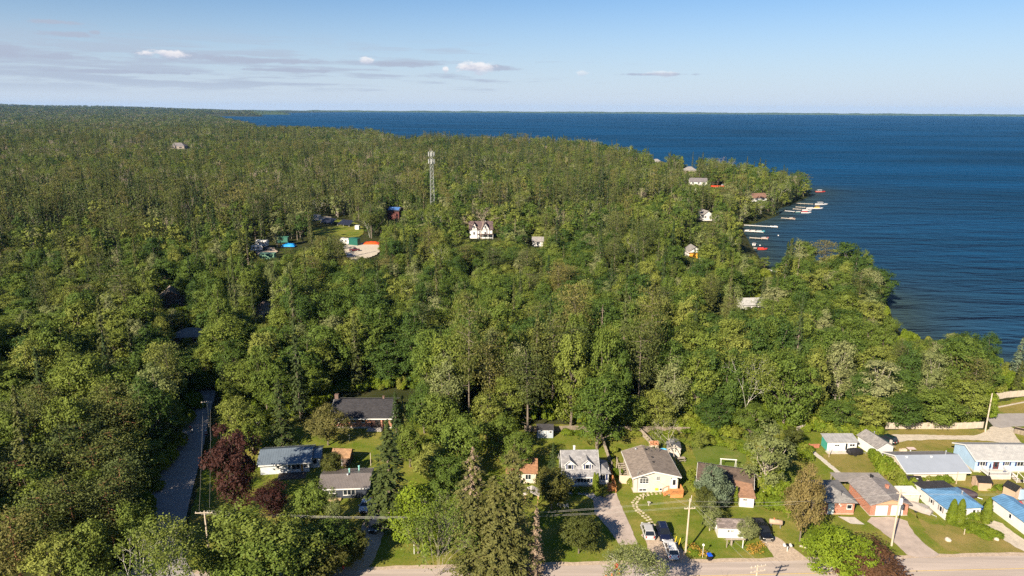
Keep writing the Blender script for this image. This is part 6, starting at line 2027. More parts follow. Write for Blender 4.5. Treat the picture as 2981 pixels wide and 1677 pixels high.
# ---------------------------------------------------------------- docks and boats
DOCKW = pmat('dock_boards', (.50, .44, .36), .8, .15, 2.0)
def dock(label, p0, p1, w=1.6, white=False):
    a, b = Vector(p0 + (0,)), Vector(p1 + (0,))
    L, an = (b - a).length, math.atan2(b.y - a.y, b.x - a.x)
    d = thing('dock', label, 'dock', (a.x, a.y, LAKE_Z), an)
    m = WHITE if white else DOCKW
    n = max(2, int(L / 3))
    for k in range(n):
        MB().box(k * L / n + .04, -w / 2, .45, (k + 1) * L / n - .04, w / 2, .62).build('deck_section', m, d)
    pm = MB().tube((0, 0, -2), (0, 0, 1.0), .09, .09, 6).mesh('pile', WOODGREY)
    for k in range(n + 1):
        for s in (-w / 2, w / 2):
            link('pile', pm, d, (k * L / n, s, 0))
    return d
def boat(label, x, y, hd, L=6.0, Wd=2.3, hull=None, cover=None, top=False, name='motor_boat'):
    b = thing(name, label, 'boat', (x, y, LAKE_Z), hd)
    hull = hull or pmat('boat_white', (.68, .66, .64), .35, .04)
    st = []
    for f, w_, zb in ((-.5, .85, -.15), (-.2, 1.0, -.2), (.15, .95, -.18), (.38, .6, 0.0), (.5, .04, .35)):
        w2 = Wd / 2 * w_
        st.append([(f * L, 0, zb), (f * L, -w2 * .8, zb + .2), (f * L, -w2, .75 + .25 * max(0, f)), (f * L, w2, .75 + .25 * max(0, f)), (f * L, w2 * .8, zb + .2)])
    MB().loft(st).build('hull', hull, b)
    MB().prism([(-.44 * L, -Wd * .36, .76), (.1 * L, -Wd * .36, .76), (.1 * L, Wd * .36, .76), (-.44 * L, Wd * .36, .76)], [(-.42 * L, -Wd * .3, 1.0), (.06 * L, -Wd * .3, 1.12), (.06 * L, Wd * .3, 1.12), (-.42 * L, Wd * .3, 1.0)]).build('cockpit_cover', cover or pmat('boat_grey_cover', (.35, .33, .31), .7), b)
    MB().prism([(.08 * L, -Wd * .35, .8), (.2 * L, -Wd * .3, .8), (.2 * L, Wd * .3, .8), (.08 * L, Wd * .35, .8)], [(.05 * L, -Wd * .3, 1.4), (.1 * L, -Wd * .26, 1.4), (.1 * L, Wd * .26, 1.4), (.05 * L, Wd * .3, 1.4)]).build('windscreen', GLASS, b)
    MB().box(-.56 * L, -.2, .2, -.49 * L, .2, 1.15).build('outboard', BLACK, b)
    if top:
        MB().box(-.3 * L, -Wd * .4, 2.0, .1 * L, Wd * .4, 2.08).tube((-.28 * L, -Wd * .36, .8), (-.28 * L, -Wd * .36, 2.0), .04, .04, 4).tube((.08 * L, Wd * .36, .8), (.08 * L, Wd * .36, 2.0), .04, .04, 4).build('canopy', cover or WHITE, b)
    return b
W_ = lambda px, py: gp(px, py, LAKE_Z)
RED = pmat('boat_red', (.55, .05, .03), .4, .05)
TEAL = pmat('boat_teal', (.10, .45, .48), .4, .05)
YELB = pmat('boat_yellow', (.75, .45, .05), .5, .05)
dock('long white dock in the bay with a small white boat at its end', W_(1872, 568), W_(1956, 573), 1.8, True)
boat('small white boat moored at the end of the long white dock', *W_(1947, 572), 2.9, 4.5, 1.8)
dock('white dock lined with covered boats and a teal boat', W_(1873, 583), W_(1920, 586), 1.6, True)
boat('teal motor boat at the end of the boat lined dock', *W_(1913, 584), .1, 6, 2.2, TEAL)
boat('white covered boat in the middle of the boat lined dock', *W_(1898, 583), .1, 6, 2.2)
boat('white covered boat by the shore end of the boat lined dock', *W_(1884, 582), .1, 5.5, 2.2)
dock('grey dock with a red boat at its end', W_(1886, 600), W_(1931, 603))
boat('red boat at the tip of the grey dock', *W_(1924, 601), .3, 5.5, 2.2, pmat('boat_pink_red', (.55, .18, .15), .5))
boat('white skiff half hidden by shore trees', *W_(1897, 616), 1.2, 5, 2)
dock('short dock with a bright red boat', W_(1896, 626), W_(1912, 627))
boat('bright red boat moored by the short dock', *W_(1918, 628), .0, 5.5, 2.2, RED, RED)
dock('timber dock with a mooring post near the small headland', W_(1966, 550), W_(2000, 553))
boat('small brown boat at the timber dock', *W_(1992, 551), .2, 4.5, 1.8, pmat('boat_brown', (.3, .16, .1), .6))
dock('pale dock stretching out to two boats by the point', W_(1975, 532), W_(2008, 535), 1.5, True)
boat('dark teal boat at the dock by the point', *W_(2012, 535), .1, 7, 2.5, pmat('boat_dark_teal', (.1, .2, .2), .5))
boat('white boat with red stripe at the dock by the point', *W_(2028, 536), .1, 8, 2.6, None, RED)
dock('pale dock crossing the dark shaded water by the point', W_(1995, 527), W_(2040, 530), 1.5)
boat('white flat boat at the crossing dock', *W_(2030, 530), .1, 8, 2.8)
dock('dock in tree shade with a yellow boat', W_(2002, 522), W_(2035, 524), 1.5)
boat('white boat beside the yellow boat near the point', *W_(2042, 525), .1, 9, 2.8)
boat('yellow covered boat near the point', *W_(2058, 525), .1, 8, 2.8, None, YELB, True)
dock('outermost pale dock reaching open water', W_(2003, 513), W_(2045, 515), 1.6)
boat('white boat with upright cabin at the outermost dock', *W_(2066, 515), .1, 11, 3.2, None, None, True)
boat('red boat moored off the tip of the point', *W_(2064, 483), .1, 10, 3.4, RED, None, True)
for px, py in ((1958, 593), (1912, 618)):
    x, y = W_(px, py)
    o = MB().loft([[(math.cos(a) * r, math.sin(a) * r, z) for a in np.linspace(0, 2 * math.pi, 9)[:-1]] for r, z in ((.05, -.3), (.35, -.1), (.4, .2), (.25, .45), (.05, .5))]).build('mooring_buoy', WHITE, None, (x, y, LAKE_Z))
    tag(o, 'white mooring buoy floating in the bay', 'buoy', 'mooring buoys in the bay')
dock('white dock half hidden by trees inside the bay', W_(1912, 683), W_(1950, 681), 1.6, True)
boat('white boat behind the lakeside trees inside the bay', *W_(1946, 683), .1, 6, 2.2)

# ---------------------------------------------------------------- trees of the gardens (each placed by hand)
def at(kd, px, py, H, Wd, label, group=None, z=0.0, **kw):
    x, y = gp(px, py)
    return plant(kd, x, y, H, Wd, label, group, z=z, **kw)
def at_top(kd, px, py, H, Wd, label, group=None, **kw):
    x, y = gp(px, py, H)
    return plant(kd, x, y, H, Wd, label, group, z=0.0, **kw)
at('crimson', 594, 1284, 18.0, 9.6, 'tall crimson-leaved maple beside the shaded street', variant=1)
at('crimson', 685, 1300, 7.2, 6.4, 'smaller crimson-leaved maple in front of the metal roofed house', variant=0)
at('spruce', 712, 1122, 15.5, 8.0, 'dense spruce with layered boughs behind the metal roofed house')
at('densepine', 826, 1120, 10.0, 10.0, 'olive brown pine hiding the corner of the brick bungalow')
at('spruce', 983, 1312, 19.0, 12.0, 'tall ragged spruce with bare lower trunk beside the dark blue house')
at('spruce', 1000, 1160, 15.5, 5.6, 'slim twin-topped spruce in front of the brick bungalow')
at('spruce', 1018, 1150, 14.0, 5.4, 'slim spruce crowding the end wall of the brick bungalow')
at('maple', 1032, 1175, 11.0, 6.5, 'yellow-topped maple between the slim spruces and the garden')
at('oak', 838, 1208, 6.0, 4.5, 'dark rounded tree between the metal roofed house and the hut')
at('locust', 1052, 1392, 13.5, 9.2, 'bright yellow-green locust over the shaded verge')
at('poplar', 1102, 1446, 12.0, 5.6, 'clump of pale bare poplar stems at the roadside')
gs = at('bigspruce', 1192, 1456, 21.5, 11.0, 'giant roadside spruce with a thinning rusty top', variant=0)
link('dying_top', spruce(58, 8., 5.0, lv=18, nb=9, nf=18, mat='brown', ls=.42, rag=.6, pw=.6)[1], gs, (0, 0, 16.6))
at('bigspruce', 1290, 1462, 22.5, 11.5, 'giant ragged spruce beside the dead brown spruce', variant=1)
at('bigspruce', 1245, 1475, 18.5, 11.0, 'shaggy spruce filling the gap between the two giant spruces', variant=0)
for k, (px, py, H, Wd, lab) in enumerate(((1125, 1255, 10, 8, 'spreading maple on the shaded lawn near the giant spruces'), (1085, 1215, 9, 7, 'round maple on the shaded lawn beside the ragged spruce'), (1300, 1195, 10, 7, 'maple beside the rust roofed house'), (1262, 1150, 11, 8, 'maple behind the rust roofed house'), (1068, 1090, 13, 8, 'leafy maple close to the brick bungalow drive'))):
    at('maple', px, py, H, Wd, lab)
at('browned', 1347, 1456, 12.5, 3.8, 'dead brown spruce hanging beside the giant spruce')
at('spruce', 1390, 1206, 7.8, 3.6, 'small pointed spruce beside the dormer house')
at('oak', 1388, 1282, 8.4, 7.4, 'spreading oak with thick trunk beside the garden chairs')
at('tallmaple', 1502, 1128, 19.5, 12.0, 'huge dark maple behind the dormer house')
at('oak', 1456, 1392, 7.5, 7.2, 'round dark lawn tree between drive and giant spruce', variant=1)
at('lightmaple', 1160, 1195, 14.5, 10.5, 'broad maple in the back garden behind the giant spruce')
at('lightmaple', 1105, 1120, 13.5, 10, 'bright green maple beside the slim spruces', None)
at('maple', 1225, 1110, 12.5, 8.0, 'maple at the wood edge behind the broad garden maple')
at('tallmaple', 1280, 1080, 15, 8, 'tall maple at the wood edge near the grey-blue shed')
at('barecrown', 1700, 1172, 9.0, 7.5, 'nearly bare spreading tree by the cream shed')
at('silver', 1922, 1236, 14.5, 10.0, 'tall silvery tree rising behind the swing frame')
at('greyconifer', 1792, 1272, 8.6, 6.8, 'grey-green conifer in front of the brown roofed house')
at('densepine', 2012, 1362, 15.5, 7.4, 'big pine with bare trunk on the lawn by the brick cottage')
at('locust', 2098, 1446, 9.0, 10.5, 'yellow-green maple overhanging the road')
at('smoke', 2176, 1452, 6.2, 11.5, 'bronze-leaved smoke bush at the roadside')
plant('cottonwood', 17.2, 84.2, 10.8, 7.2, 'grey-green cottonwood with white trunks rising from the near roadside', z=0.0)
at_top('dead', 1765, 1428, 9.0, 4.0, 'thin bare roadside sapling casting twiggy shade')
at('blue', 2552, 962, 12.5, 6.4, 'pointed blue-green spruce standing alone at the lake edge')
at_top('lightmaple', 588, 1266, 14.5, 12.5, 'wide roadside maple hiding the street corner')
at_top('lightmaple', 705, 1278, 14.0, 12, 'wide roadside maple in front of the crimson maples')
at_top('lightmaple', 640, 1340, 13.0, 11, 'lower roadside maple in front of the street corner')
at_top('lightmaple', 780, 1190, 11.5, 7.0, 'light green maple at the corner of the dark blue house')
at_top('silver', 835, 1225, 9.5, 3.6, 'thin silvery tree in front of the dark blue house')
at_top('maple', 830, 1300, 9.5, 8, 'shaded maple beside the gravel drive')
at_top('oak', 800, 1350, 8.5, 8, 'dark spreading tree at the road end of the gravel drive')
at_top('oak', 880, 1330, 6.5, 6, 'low dark tree beside the gravel drive')
at_top('maple', 590, 985, 13.5, 8.5, 'yellowing maple on the bend of the shaded street')
at_top('maple', 625, 1015, 11.0, 7, 'round maple behind the yard lamp')
at_top('birch', 385, 1358, 14.5, 8.0, 'white stemmed birch at the roadside in front of the pines')
at_top('birch', 300, 1368, 14.0, 7.0, 'leafy birch among the roadside pines')
at_top('lightmaple', 330, 1245, 12.0, 7, 'bright maple leaning over the shaded street')
at_top('lightmaple', 205, 1290, 13.0, 8, 'yellow-green maple in front of the roadside pines')
at_top('tallmaple', 120, 1330, 12.0, 8, 'green maple among the roadside pines')
for px, py, H, Wd, k in ((60, 1010, 17, 8, 0), (150, 1080, 17, 8, 1), (40, 1150, 16, 8, 2), (225, 1000, 17, 9, 0), (270, 965, 18, 9, 1), (300, 1000, 17, 8, 2), (290, 1075, 15, 8, 0), (230, 1120, 15, 8, 1), (170, 1190, 15, 8, 2), (95, 1240, 15, 8, 0), (262, 1205, 14, 7, 1), (285, 1150, 15, 7, 2), (20, 1290, 14, 8, 0), (200, 1060, 16, 8, 1), (110, 960, 17, 8, 2)):
    at_top('scotspine', px, py, H, Wd, 'orange-barked pine in the stand beside the shaded street', 'pines beside the shaded street')
for px, py in ((75, 990), (130, 1010), (10, 1040), (205, 1030)):
    at_top('birch', px, py, 14, 6, 'half bare white birch in the stand beside the shaded street', 'birches beside the shaded street')
for k, (px, py) in enumerate(((2392, 1316), (2413, 1316))):
    at('cedar', px, py, 4.7, 1.9, 'clipped cedar column of the pair before the blue hipped house', 'clipped cedar pair before the blue hipped house', variant=k)
at('cedar', 2479, 1316, 5.0, 1.9, 'single clipped cedar column at the corner of the gravel drive')
for k, (px, py) in enumerate(((1495, 1231), (1502, 1234))):
    at('cedar', px, py, 3.6, 1.0, 'slender cedar by the dormer house windows', 'slender cedars by the dormer house windows', variant=k)
at('cedar', 1850, 1268, 3.6, 1.1, 'slender cedar between the brown roofed house and its shed')
at('cedar', 1818, 1262, 3.4, 1.6, 'thick low cedar beside the grey-green conifer')
SHR = 'dense green shrubs of the gardens'
def hedge(label, pts, H, Wd, n, group, kd='shrub'):
    for k in range(n):
        px, py = pts[0][0] + (pts[1][0] - pts[0][0]) * (k + .5) / n + rt.uniform(-5, 5), pts[0][1] + (pts[1][1] - pts[0][1]) * (k + .5) / n + rt.uniform(-4, 4)
        at(kd, px, py, H * rt.uniform(.75, 1.25), Wd * rt.uniform(.8, 1.2), label, group)
hedge('overgrown bright shrub between the slab walk and the pale roofed house', ((2190, 1150), (2235, 1200)), 3.0, 3.4, 5, 'shrubs along the pale roofed house')
hedge('overgrown bright shrub between the slab walk and the pale roofed house', ((2235, 1190), (2290, 1240)), 2.8, 3.6, 6, 'shrubs along the pale roofed house')
hedge('low hedge shrub below the eaves of the pale roofed house', ((2285, 1205), (2390, 1215)), 1.6, 2.8, 7, 'hedge below the pale roofed house')
hedge('sprawling low shrub on the lawn before the blue hipped house', ((2435, 1330), (2505, 1350)), 1.1, 3.4, 6, 'sprawling lawn shrubs')
hedge('small shrub in the bed under the blue hipped house', ((2428, 1308), (2462, 1310)), 1.6, 1.8, 3, 'bed shrubs under the blue hipped house')
hedge('bright yellow-green shrub beside the tan roofed shed', ((1905, 1205), (1975, 1260)), 4.6, 4.6, 7, 'bright shrubs beside the tan roofed shed')
hedge('bright yellow-green shrub beside the tan roofed shed', ((1900, 1265), (1975, 1290)), 2.4, 3.2, 4, 'bright shrubs beside the tan roofed shed')
hedge('tall weeds and shrub on the rough back lawn', ((1745, 1105), (1875, 1135)), 1.7, 3.2, 12, 'weedy shrubs on the rough back lawn')
hedge('shrub against the brown roofed house', ((1735, 1200), (1765, 1240)), 2.2, 2.4, 4, 'shrubs against the brown roofed house')
hedge('scrub in front of the trees near the teal ended cabin', ((2030, 1085), (2210, 1098)), 2.6, 4.0, 10, 'scrub near the teal ended cabin')
hedge('dark hedge shrub under the dormer house window', ((1418, 1238), (1492, 1240)), .9, 1.6, 6, 'hedge under the dormer house window')
hedge('shrub beside the white deck', ((2445, 1235), (2520, 1228)), 1.3, 1.7, 4, 'shrubs beside the white deck')
hedge('low shrub growing against the long board fence', ((1400, 1094), (1860, 1092)), 1.5, 3.0, 12, 'shrubs against the long board fence')
at('silver', 1785, 1335, 6.5, 4.0, 'brownish young tree by the end wall of the white shed')
at('oak', 1770, 1290, 5.0, 4.0, 'low brown-green tree below the grey-green conifer')
at('silver', 1878, 1358, 4.2, 4.2, 'leafy young tree in front of the white shed')
hedge('weedy bush along the bare fence line behind the cream shed', ((1745, 1095), (1860, 1100)), 2.6, 3.4, 7, 'bushes along the fence line behind the cream shed')
hedge('garden bush on the grass below the silvery tree', ((1880, 1150), (1960, 1185)), 2.2, 3.2, 6, 'bushes below the silvery tree')
hedge('bush in the scrub between silvery tree and slab walk', ((1985, 1110), (2040, 1160)), 2.4, 3.4, 6, 'bushes between silvery tree and slab walk')
hedge('bush along the side fence of the dormer house', ((1540, 1130), (1550, 1200)), 1.6, 2.0, 4, 'bushes along the side fence of the dormer house')
at('maple', 1592, 1086, 9.5, 8.0, 'maple leaning over the long board fence behind the cream bungalow')
at('maple', 1792, 1082, 9.0, 8.5, 'maple leaning over the long board fence behind the cream shed')
at('maple', 1655, 1080, 11.0, 7.5, 'leafy maple at the middle of the long board fence')
at('maple', 1885, 1100, 9.0, 7.5, 'maple standing behind the silvery tree at the fence line')
at('oak', 1992, 1132, 5.5, 4.6, 'small tree in the scrub between silvery tree and slab walk')
at('maple', 1760, 1128, 4.6, 4.0, 'young maple on the rough back lawn')
at('oak', 1960, 1172, 5.0, 4.2, 'small dark tree near the upper end of the slab walk')
at('shrub', 1520, 1246, 1.6, 2.2, 'rounded shrub at the head of the asphalt drive')
at('shrub', 1588, 1226, 2.4, 2.2, 'shrub by the pale side gate')
at('bronze', 2480, 1226, 1.3, 2.4, 'bronze shrub in front of the white deck')
at('shrub', 1742, 1235, 1.8, 2.0, 'yellow-green shrub at the cedar deck')
at('shrub', 1062, 1120, 1.6, 2.4, 'round clipped bush on the shaded garden lawn')
at('shrub', 790, 1150, 1.5, 2.0, 'small pale bush on the lawn beside the hut')
at('flower', 1752, 1392, 1.3, 3.2, 'orange lilies flowering beside the white SUV pole')
at('flower', 1905, 1382, 1.0, 3.4, 'orange lilies flowering beside the mailbox row')
at('shrub', 1752, 1395, 1.2, 3.0, 'leafy bed under the orange lilies by the pole')
# trees along the gravel loop and the lake edge
for px, py, H, Wd, lab in ((2262, 1076, 9, 11, 'spreading maple with crooked trunk over the leaning fence'), (2345, 1074, 11, 12, 'broad maple sweeping down over the leaning fence'), (2425, 1066, 12, 10, 'dense maple at the gravel loop corner'), (2180, 1078, 8.5, 10, 'wide low maple behind the teal ended cabin'), (2105, 1082, 8, 9, 'wide low maple above the scrub')):
    at('maple', px, py, H, Wd, lab)
at_top('maple', 2440, 842, 15, 14, 'great round lakeside maple beside the blue-green spruce')
at_top('maple', 2490, 880, 12, 9, 'lakeside maple in front of the blue-green spruce')
at_top('dead', 2405, 868, 11, 5, 'bare grey dead tree at the lake edge')
at_top('snag', 1308 + 0, 850, 19, 4.5, 'tall dead conifer stem with stub branches in the middle of the wood')
for px, py, H in ((1395, 795, 24), (1440, 820, 22), (1232, 850, 21), (1330, 880, 20)):
    at_top('pine', px, py, H, 9, 'tall white pine with long bare trunk rising above the wood', 'tall white pines above the wood')
at_top('snag', 1517, 765, 20, 6, 'reddish dead conifer in the middle of the wood')
at_top('snag', 2012, 640, 21, 3, 'broken pale snag on the lakeside above the bay')
x, y = gp(1203, 600)
plant('dead', x + 2, y - 6, 17, 14, 'grey leafless tree in front of the white farmhouse')

# ---------------------------------------------------------------- the wood: nearest trees one by one, the rest as one mass
OPENPX = [(300, 1500), (378, 1310), (432, 1150), (470, 1080), (508, 1000), (524, 985), (544, 985), (556, 1000), (600, 1075), (770, 1055), (850, 990), (1060, 985), (1075, 1100), (1330, 1080), (1860, 1078), (2030, 1080), (2230, 1071), (2490, 1064), (2486, 1000), (2640, 985), (2800, 1000), (2800, 1500)]
OPEN = np.array([gp(*p) for p in OPENPX])
def in_poly(x, y, P):
    ins = np.zeros(len(x), bool)
    for i in range(len(P)):
        (ax, ay), (bx, by) = P[i], P[(i + 1) % len(P)]
        c = ((ay > y) != (by > y))
        with np.errstate(divide='ignore', invalid='ignore'):
            c &= x < (bx - ax) * (y - ay) / (by - ay + 1e-12) + ax
        ins ^= c
    return ins
CLEAR = [np.array([gp(*p) for p in q]) for q in ([(770, 572), (805, 546), (880, 548), (918, 565), (918, 596), (880, 602), (840, 594), (790, 594)], [(868, 616), (950, 612), (950, 645), (895, 655)], [(632, 646), (638, 616), (692, 608), (702, 640)], [(712, 624), (718, 608), (758, 606), (756, 622)],
                                                 [(1178, 604), (1182, 585), (1250, 585), (1256, 606)])]
# windows in the canopy through which something beyond is seen: survey rectangle and the ground y of what is seen
SEEN = []
def see(x0, y0, x1, y1, gpx, gpy, z=0.0):
    SEEN.append((x0, y0, x1, y1, gp(gpx, gpy, z)[1]))
see(636, 605, 690, 646, 660, 625); see(715, 596, 760, 622, 727, 612); see(795, 548, 905, 590, 840, 565); see(864, 600, 953, 645, 900, 600); see(1182, 552, 1250, 600, 1215, 590)
see(1074, 375, 1097, 470, 1085, 495); see(412, 758, 448, 774, 430, 770); see(440, 840, 466, 860, 445, 850); see(650, 788, 666, 796, 655, 795); see(434, 365, 478, 373, 455, 378)
see(1768, 534, 1796, 556, 1780, 548); see(1730, 608, 1752, 640, 1740, 640); see(1722, 416, 1752, 428, 1735, 432); see(1736, 452, 1775, 462, 1780, 468); see(1788, 460, 1818, 467, 1800, 470); see(1898, 490, 1925, 503, 1915, 505); see(1648, 398, 1676, 405, 1660, 408)
see(1868, 556, 1960, 592, 1900, 575, -3); see(1885, 592, 1960, 640, 1900, 600, -3); see(1938, 530, 2010, 560, 1970, 545, -3); see(2000, 505, 2090, 545, 2030, 520, -3)
see(1880, 768, 1890, 771, 1890, 785); see(972, 520, 1000, 552, 985, 545); see(2262, 700, 2372, 850, 2290, 858, -3); see(2504, 800, 2640, 905, 2576, 940, -3); see(2372, 700, 2504, 828, 2440, 880, -3); see(2230, 700, 2262, 790, 2240, 800, -3)
see(1925, 676, 1960, 690, 1940, 682, -3); see(1336, 605, 1355, 620, 1345, 615)
for t in np.linspace(0, 1, 16):                      # the shaded street stays in view
    px, py = 500 + (438 - 500) * min(1, t * 1.3) if False else 512 - 90 * t ** .8, 1010 + 430 * t
    SEEN.append((px - 16 - 30 * t, py - 12, px + 22, py + 12, gp(px, py)[1]))
see(850, 1000, 975, 1080, 900, 1075); see(970, 1060, 1060, 1300, 985, 1320)
HOUSES = [(o.location.x, o.location.y, 6.0 if o['category'] in ('house', 'container', 'solar array') else 4.5) for o in scene.objects if o.parent is None and o.get('category') in ('house', 'container', 'caravan', 'hut', 'solar array', 'mast', 'shed')]

def spacing(r):
    return np.interp(r, [60, 250, 500, 1000, 2000, 4000, 9000], [6.4, 6.8, 7.2, 9.5, 17, 30, 50])
pts = []
r = 88.0
gseed = np.random.default_rng(42)
while r < 9500:
    s = float(spacing(r))
    a = np.arange(-math.radians(44), math.radians(44), s / r)
    a = a + gseed.uniform(-.45, .45, len(a)) * s / r
    rr = r + gseed.uniform(-.45, .45, len(a)) * s
    pts.append(np.stack([rr * np.sin(a), rr * np.cos(a)], -1))
    r += s * .9
pts = np.concatenate(pts)
X, Y = pts[:, 0], pts[:, 1]
RR = np.hypot(X, Y)
ld = lake_distance(X, Y)
keep = (ld > 1.2 + 2 * gseed.random(len(X))) & ~in_poly(X, Y, OPEN) & (Y > 86)
keep &= ~((X > 60) & (Y < 140)) & ~((X > -64) & (Y < 100))
for q in CLEAR:
    keep &= ~in_poly(X, Y, q)
for hx, hy, hr in HOUSES:
    keep &= np.hypot(X - hx - 3, Y - hy - 3) > hr
for tx, ty, twd in PLANTED:
    keep &= np.hypot(X - tx, Y - ty) > 1.5 + twd * .22
X, Y, RR, ld = X[keep], Y[keep], RR[keep], ld[keep]
Zg = land_height(X, Y)
n1, n2, n3 = vnoise(X / 70, Y / 70, 11), vnoise(X / 38, Y / 38, 12), vnoise(X / 150, Y / 150, 13)
u = gseed.random(len(X))
# how likely a conifer or a dying tree is, by place
conif = .15 + .42 * sm(n1, .45, .75) * sm(RR, 200, 330) + .30 * sm(RR, 290, 380) * sm(-X, 20, 160) * sm(-RR, -800, -550) + .12 * sm(RR, 380, 500)
conif = np.where((ld < 60) & (X > 0), conif * .35, conif)
deadp = .015 + .36 * sm(n3, .52, .72) * sm(RR, 350, 520) + .06 * sm(RR, 300, 420)
silv = .10 + .14 * sm(n2, .5, .8)
code = np.zeros(len(X), int)                        # 0 maple 1 tall maple 2 silver 3 spruce 4 pine 5 birch 6 dead 7 snag
u2 = gseed.random(len(X))
code = np.where(u < conif, np.where(u2 < .72, 3, 4), np.where(u < conif + deadp, np.where(u2 < .45, 5, np.where(u2 < .75, 6, 7)), np.where(u < conif + deadp + silv, 2, np.where(u2 < .35, 1, 0))))
Hs = np.choose(code, [13.5, 16.0, 13.5, 18.5, 18.5, 14.5, 14.5, 15.0]) * gseed.uniform(.66, 1.26, len(X)) * (.9 + .3 * n1)
Hs = np.where((RR < 230) & (code < 5) & (X < 70), Hs * 1.22, Hs)
Hs = Hs * (.82 + .36 * vnoise(X / 110, Y / 110, 21))
Ws = np.choose(code, [10.5, 9.2, 8.5, 6.2, 8.0, 6.0, 6.5, 4.0]) * gseed.uniform(.66, 1.34, len(X)) * np.interp(RR, [60, 700, 2000, 9000], [1, 1.0, 1.5, 3.2])
Hs = Hs * np.interp(RR, [0, 2500, 9000], [1, 1, 1.2])
Hs = np.where(RR > 2000, np.minimum(Hs, 17), Hs)
# keep the views open
def proj(x, y, z):
    dz = z - CAM_H
    dep = y * math.cos(PITCH) - dz * math.sin(PITCH)
    v = (y * math.sin(PITCH) + dz * math.cos(PITCH)) / dep
    uu = x / dep
    c, s = math.cos(ROLL), math.sin(ROLL)
    return ((uu * c + v * s) * FPX + 1490.5) / 1.1572, (838.5 - (-uu * s + v * c) * FPX) / 1.1572, dep
tx, ty, td = proj(X, Y, Zg + Hs)
bx, by, bd = proj(X, Y, Zg)
hw = Ws * .5 * FPX / 1.1572 / td
ok = np.ones(len(X), bool)
for x0, y0, x1, y1, gy in SEEN:
    hit = (Y < gy - 1) & (tx + hw * .8 > x0) & (tx - hw * .8 < x1) & (ty < y1) & (by > y0)
    cut = np.where(hit, (by - y1 - 1) / np.maximum(by - ty, 1e-6), 1.0)      # a lower tree grows there instead
    Hs = Hs * np.clip(cut, 0, 1)
    Ws = Ws * np.where(hit, np.clip(cut, .55, 1), 1)
    ok &= Hs > 3.5
    tx, ty, td = proj(X, Y, Zg + Hs)
X, Y, Zg, Hs, Ws, code, RR, tx, ty, hw = [q[ok] for q in (X, Y, Zg, Hs, Ws, code, RR, tx, ty, hw)]
inview = (tx > -hw) & (tx < 2576 + hw) & (ty < 1449 + 60)
codes = {0: ('maple', 'green broadleaf tree in the close canopy of the wood', 'broadleaf trees of the wood'), 1: ('tallmaple', 'tall domed broadleaf tree in the close canopy of the wood', 'tall broadleaf trees of the wood'), 2: ('silver', 'silvery green tree in the close canopy of the wood', 'silvery trees of the wood'),
         3: ('spruce', 'pointed dark spruce in the close canopy of the wood', 'spruces of the wood'), 4: ('pine', 'flat-topped pine in the close canopy of the wood', 'pines of the wood'), 5: ('birch', 'thin white-stemmed birch in the wood', 'birches of the wood'),
         6: ('dead', 'bare pale dead tree in the wood', 'dead trees of the wood'), 7: ('snag', 'dead conifer pole in the wood', 'dead conifers of the wood')}
# understory: bushes and saplings that fill the edge of the wood down to the ground
order = np.argsort(-hw * inview)
limit = {0: 130, 1: 75, 2: 50, 3: 85, 4: 60, 5: 25, 6: 18, 7: 15}
count = {k: 0 for k in codes}
single = np.zeros(len(X), bool)
for i in order:
    k = int(code[i])
    if not inview[i] or count[k] >= limit[k] or RR[i] > 420:
        continue
    count[k] += 1
    single[i] = True
    kd, lab, grp = codes[k]
    plant(kd, float(X[i]), float(Y[i]), float(Hs[i]), float(Ws[i]), lab, grp, z=float(Zg[i]))

# coarser models for the mass of the wood, trunk and crown in one mesh
def far_model(tr, cr):
    import bmesh
    bm = bmesh.new()
    me = bpy.data.meshes.new('wood_tree')
    mats, off = [], 0
    for src in (tr, cr):
        if src is None:
            continue
        s = len(bm.faces)
        bm.from_mesh(src)
        bm.faces.ensure_lookup_table()
        for f in bm.faces[s:]:
            f.material_index = len(mats)
        mats.append(src.materials[0])
    bm.to_mesh(me)
    bm.free()
    for m_ in mats:
        me.materials.append(m_)
    return me
MODELS = {0: [], 1: [], 2: [], 3: [], 4: [], 5: [], 6: [], 7: []}
for s in range(4):
    MODELS[0].append((far_model(*broadleaf(201 + s, 16., 11., nl=15, nc=10, nf=11, ls=.72, sides=3)), 16., 11.))
for s in range(3):
    MODELS[1].append((far_model(*broadleaf(211 + s, 19., 10., cb=.16, shape=.25, nl=14, nc=12, nf=9, ls=.75, sides=3)), 19., 10.))
for s in range(2):
    MODELS[2].append((far_model(*broadleaf(221 + s, 15., 9., nl=13, nc=11, nf=9, ls=.7, mat='silver', bark=PALEBARK, sides=3)), 15., 9.))
for s in range(3):
    MODELS[3].append((far_model(*spruce(231 + s, 17., 6.5, lv=20, nb=7, nf=9, ls=.95, sides=3)), 17., 6.5))
for s in range(3):
    MODELS[4].append((far_model(*pine(241 + s, 18., 9., nbr=20, nf=44, ls=.75, sides=3)), 18., 9.))
MODELS[5] = [(far_model(*v[:2]), v[2], v[3]) for v in KIND['birch'][:2]]
MODELS[6] = [(far_model(*v[:2]), v[2], v[3]) for v in KIND['dead'][:2]]
MODELS[7] = [(far_model(*v[:2]), v[2], v[3]) for v in KIND['snag'][:2]]
flat_models, base_idx = [], {}
for k in MODELS:
    base_idx[k] = len(flat_models)
    flat_models += MODELS[k]
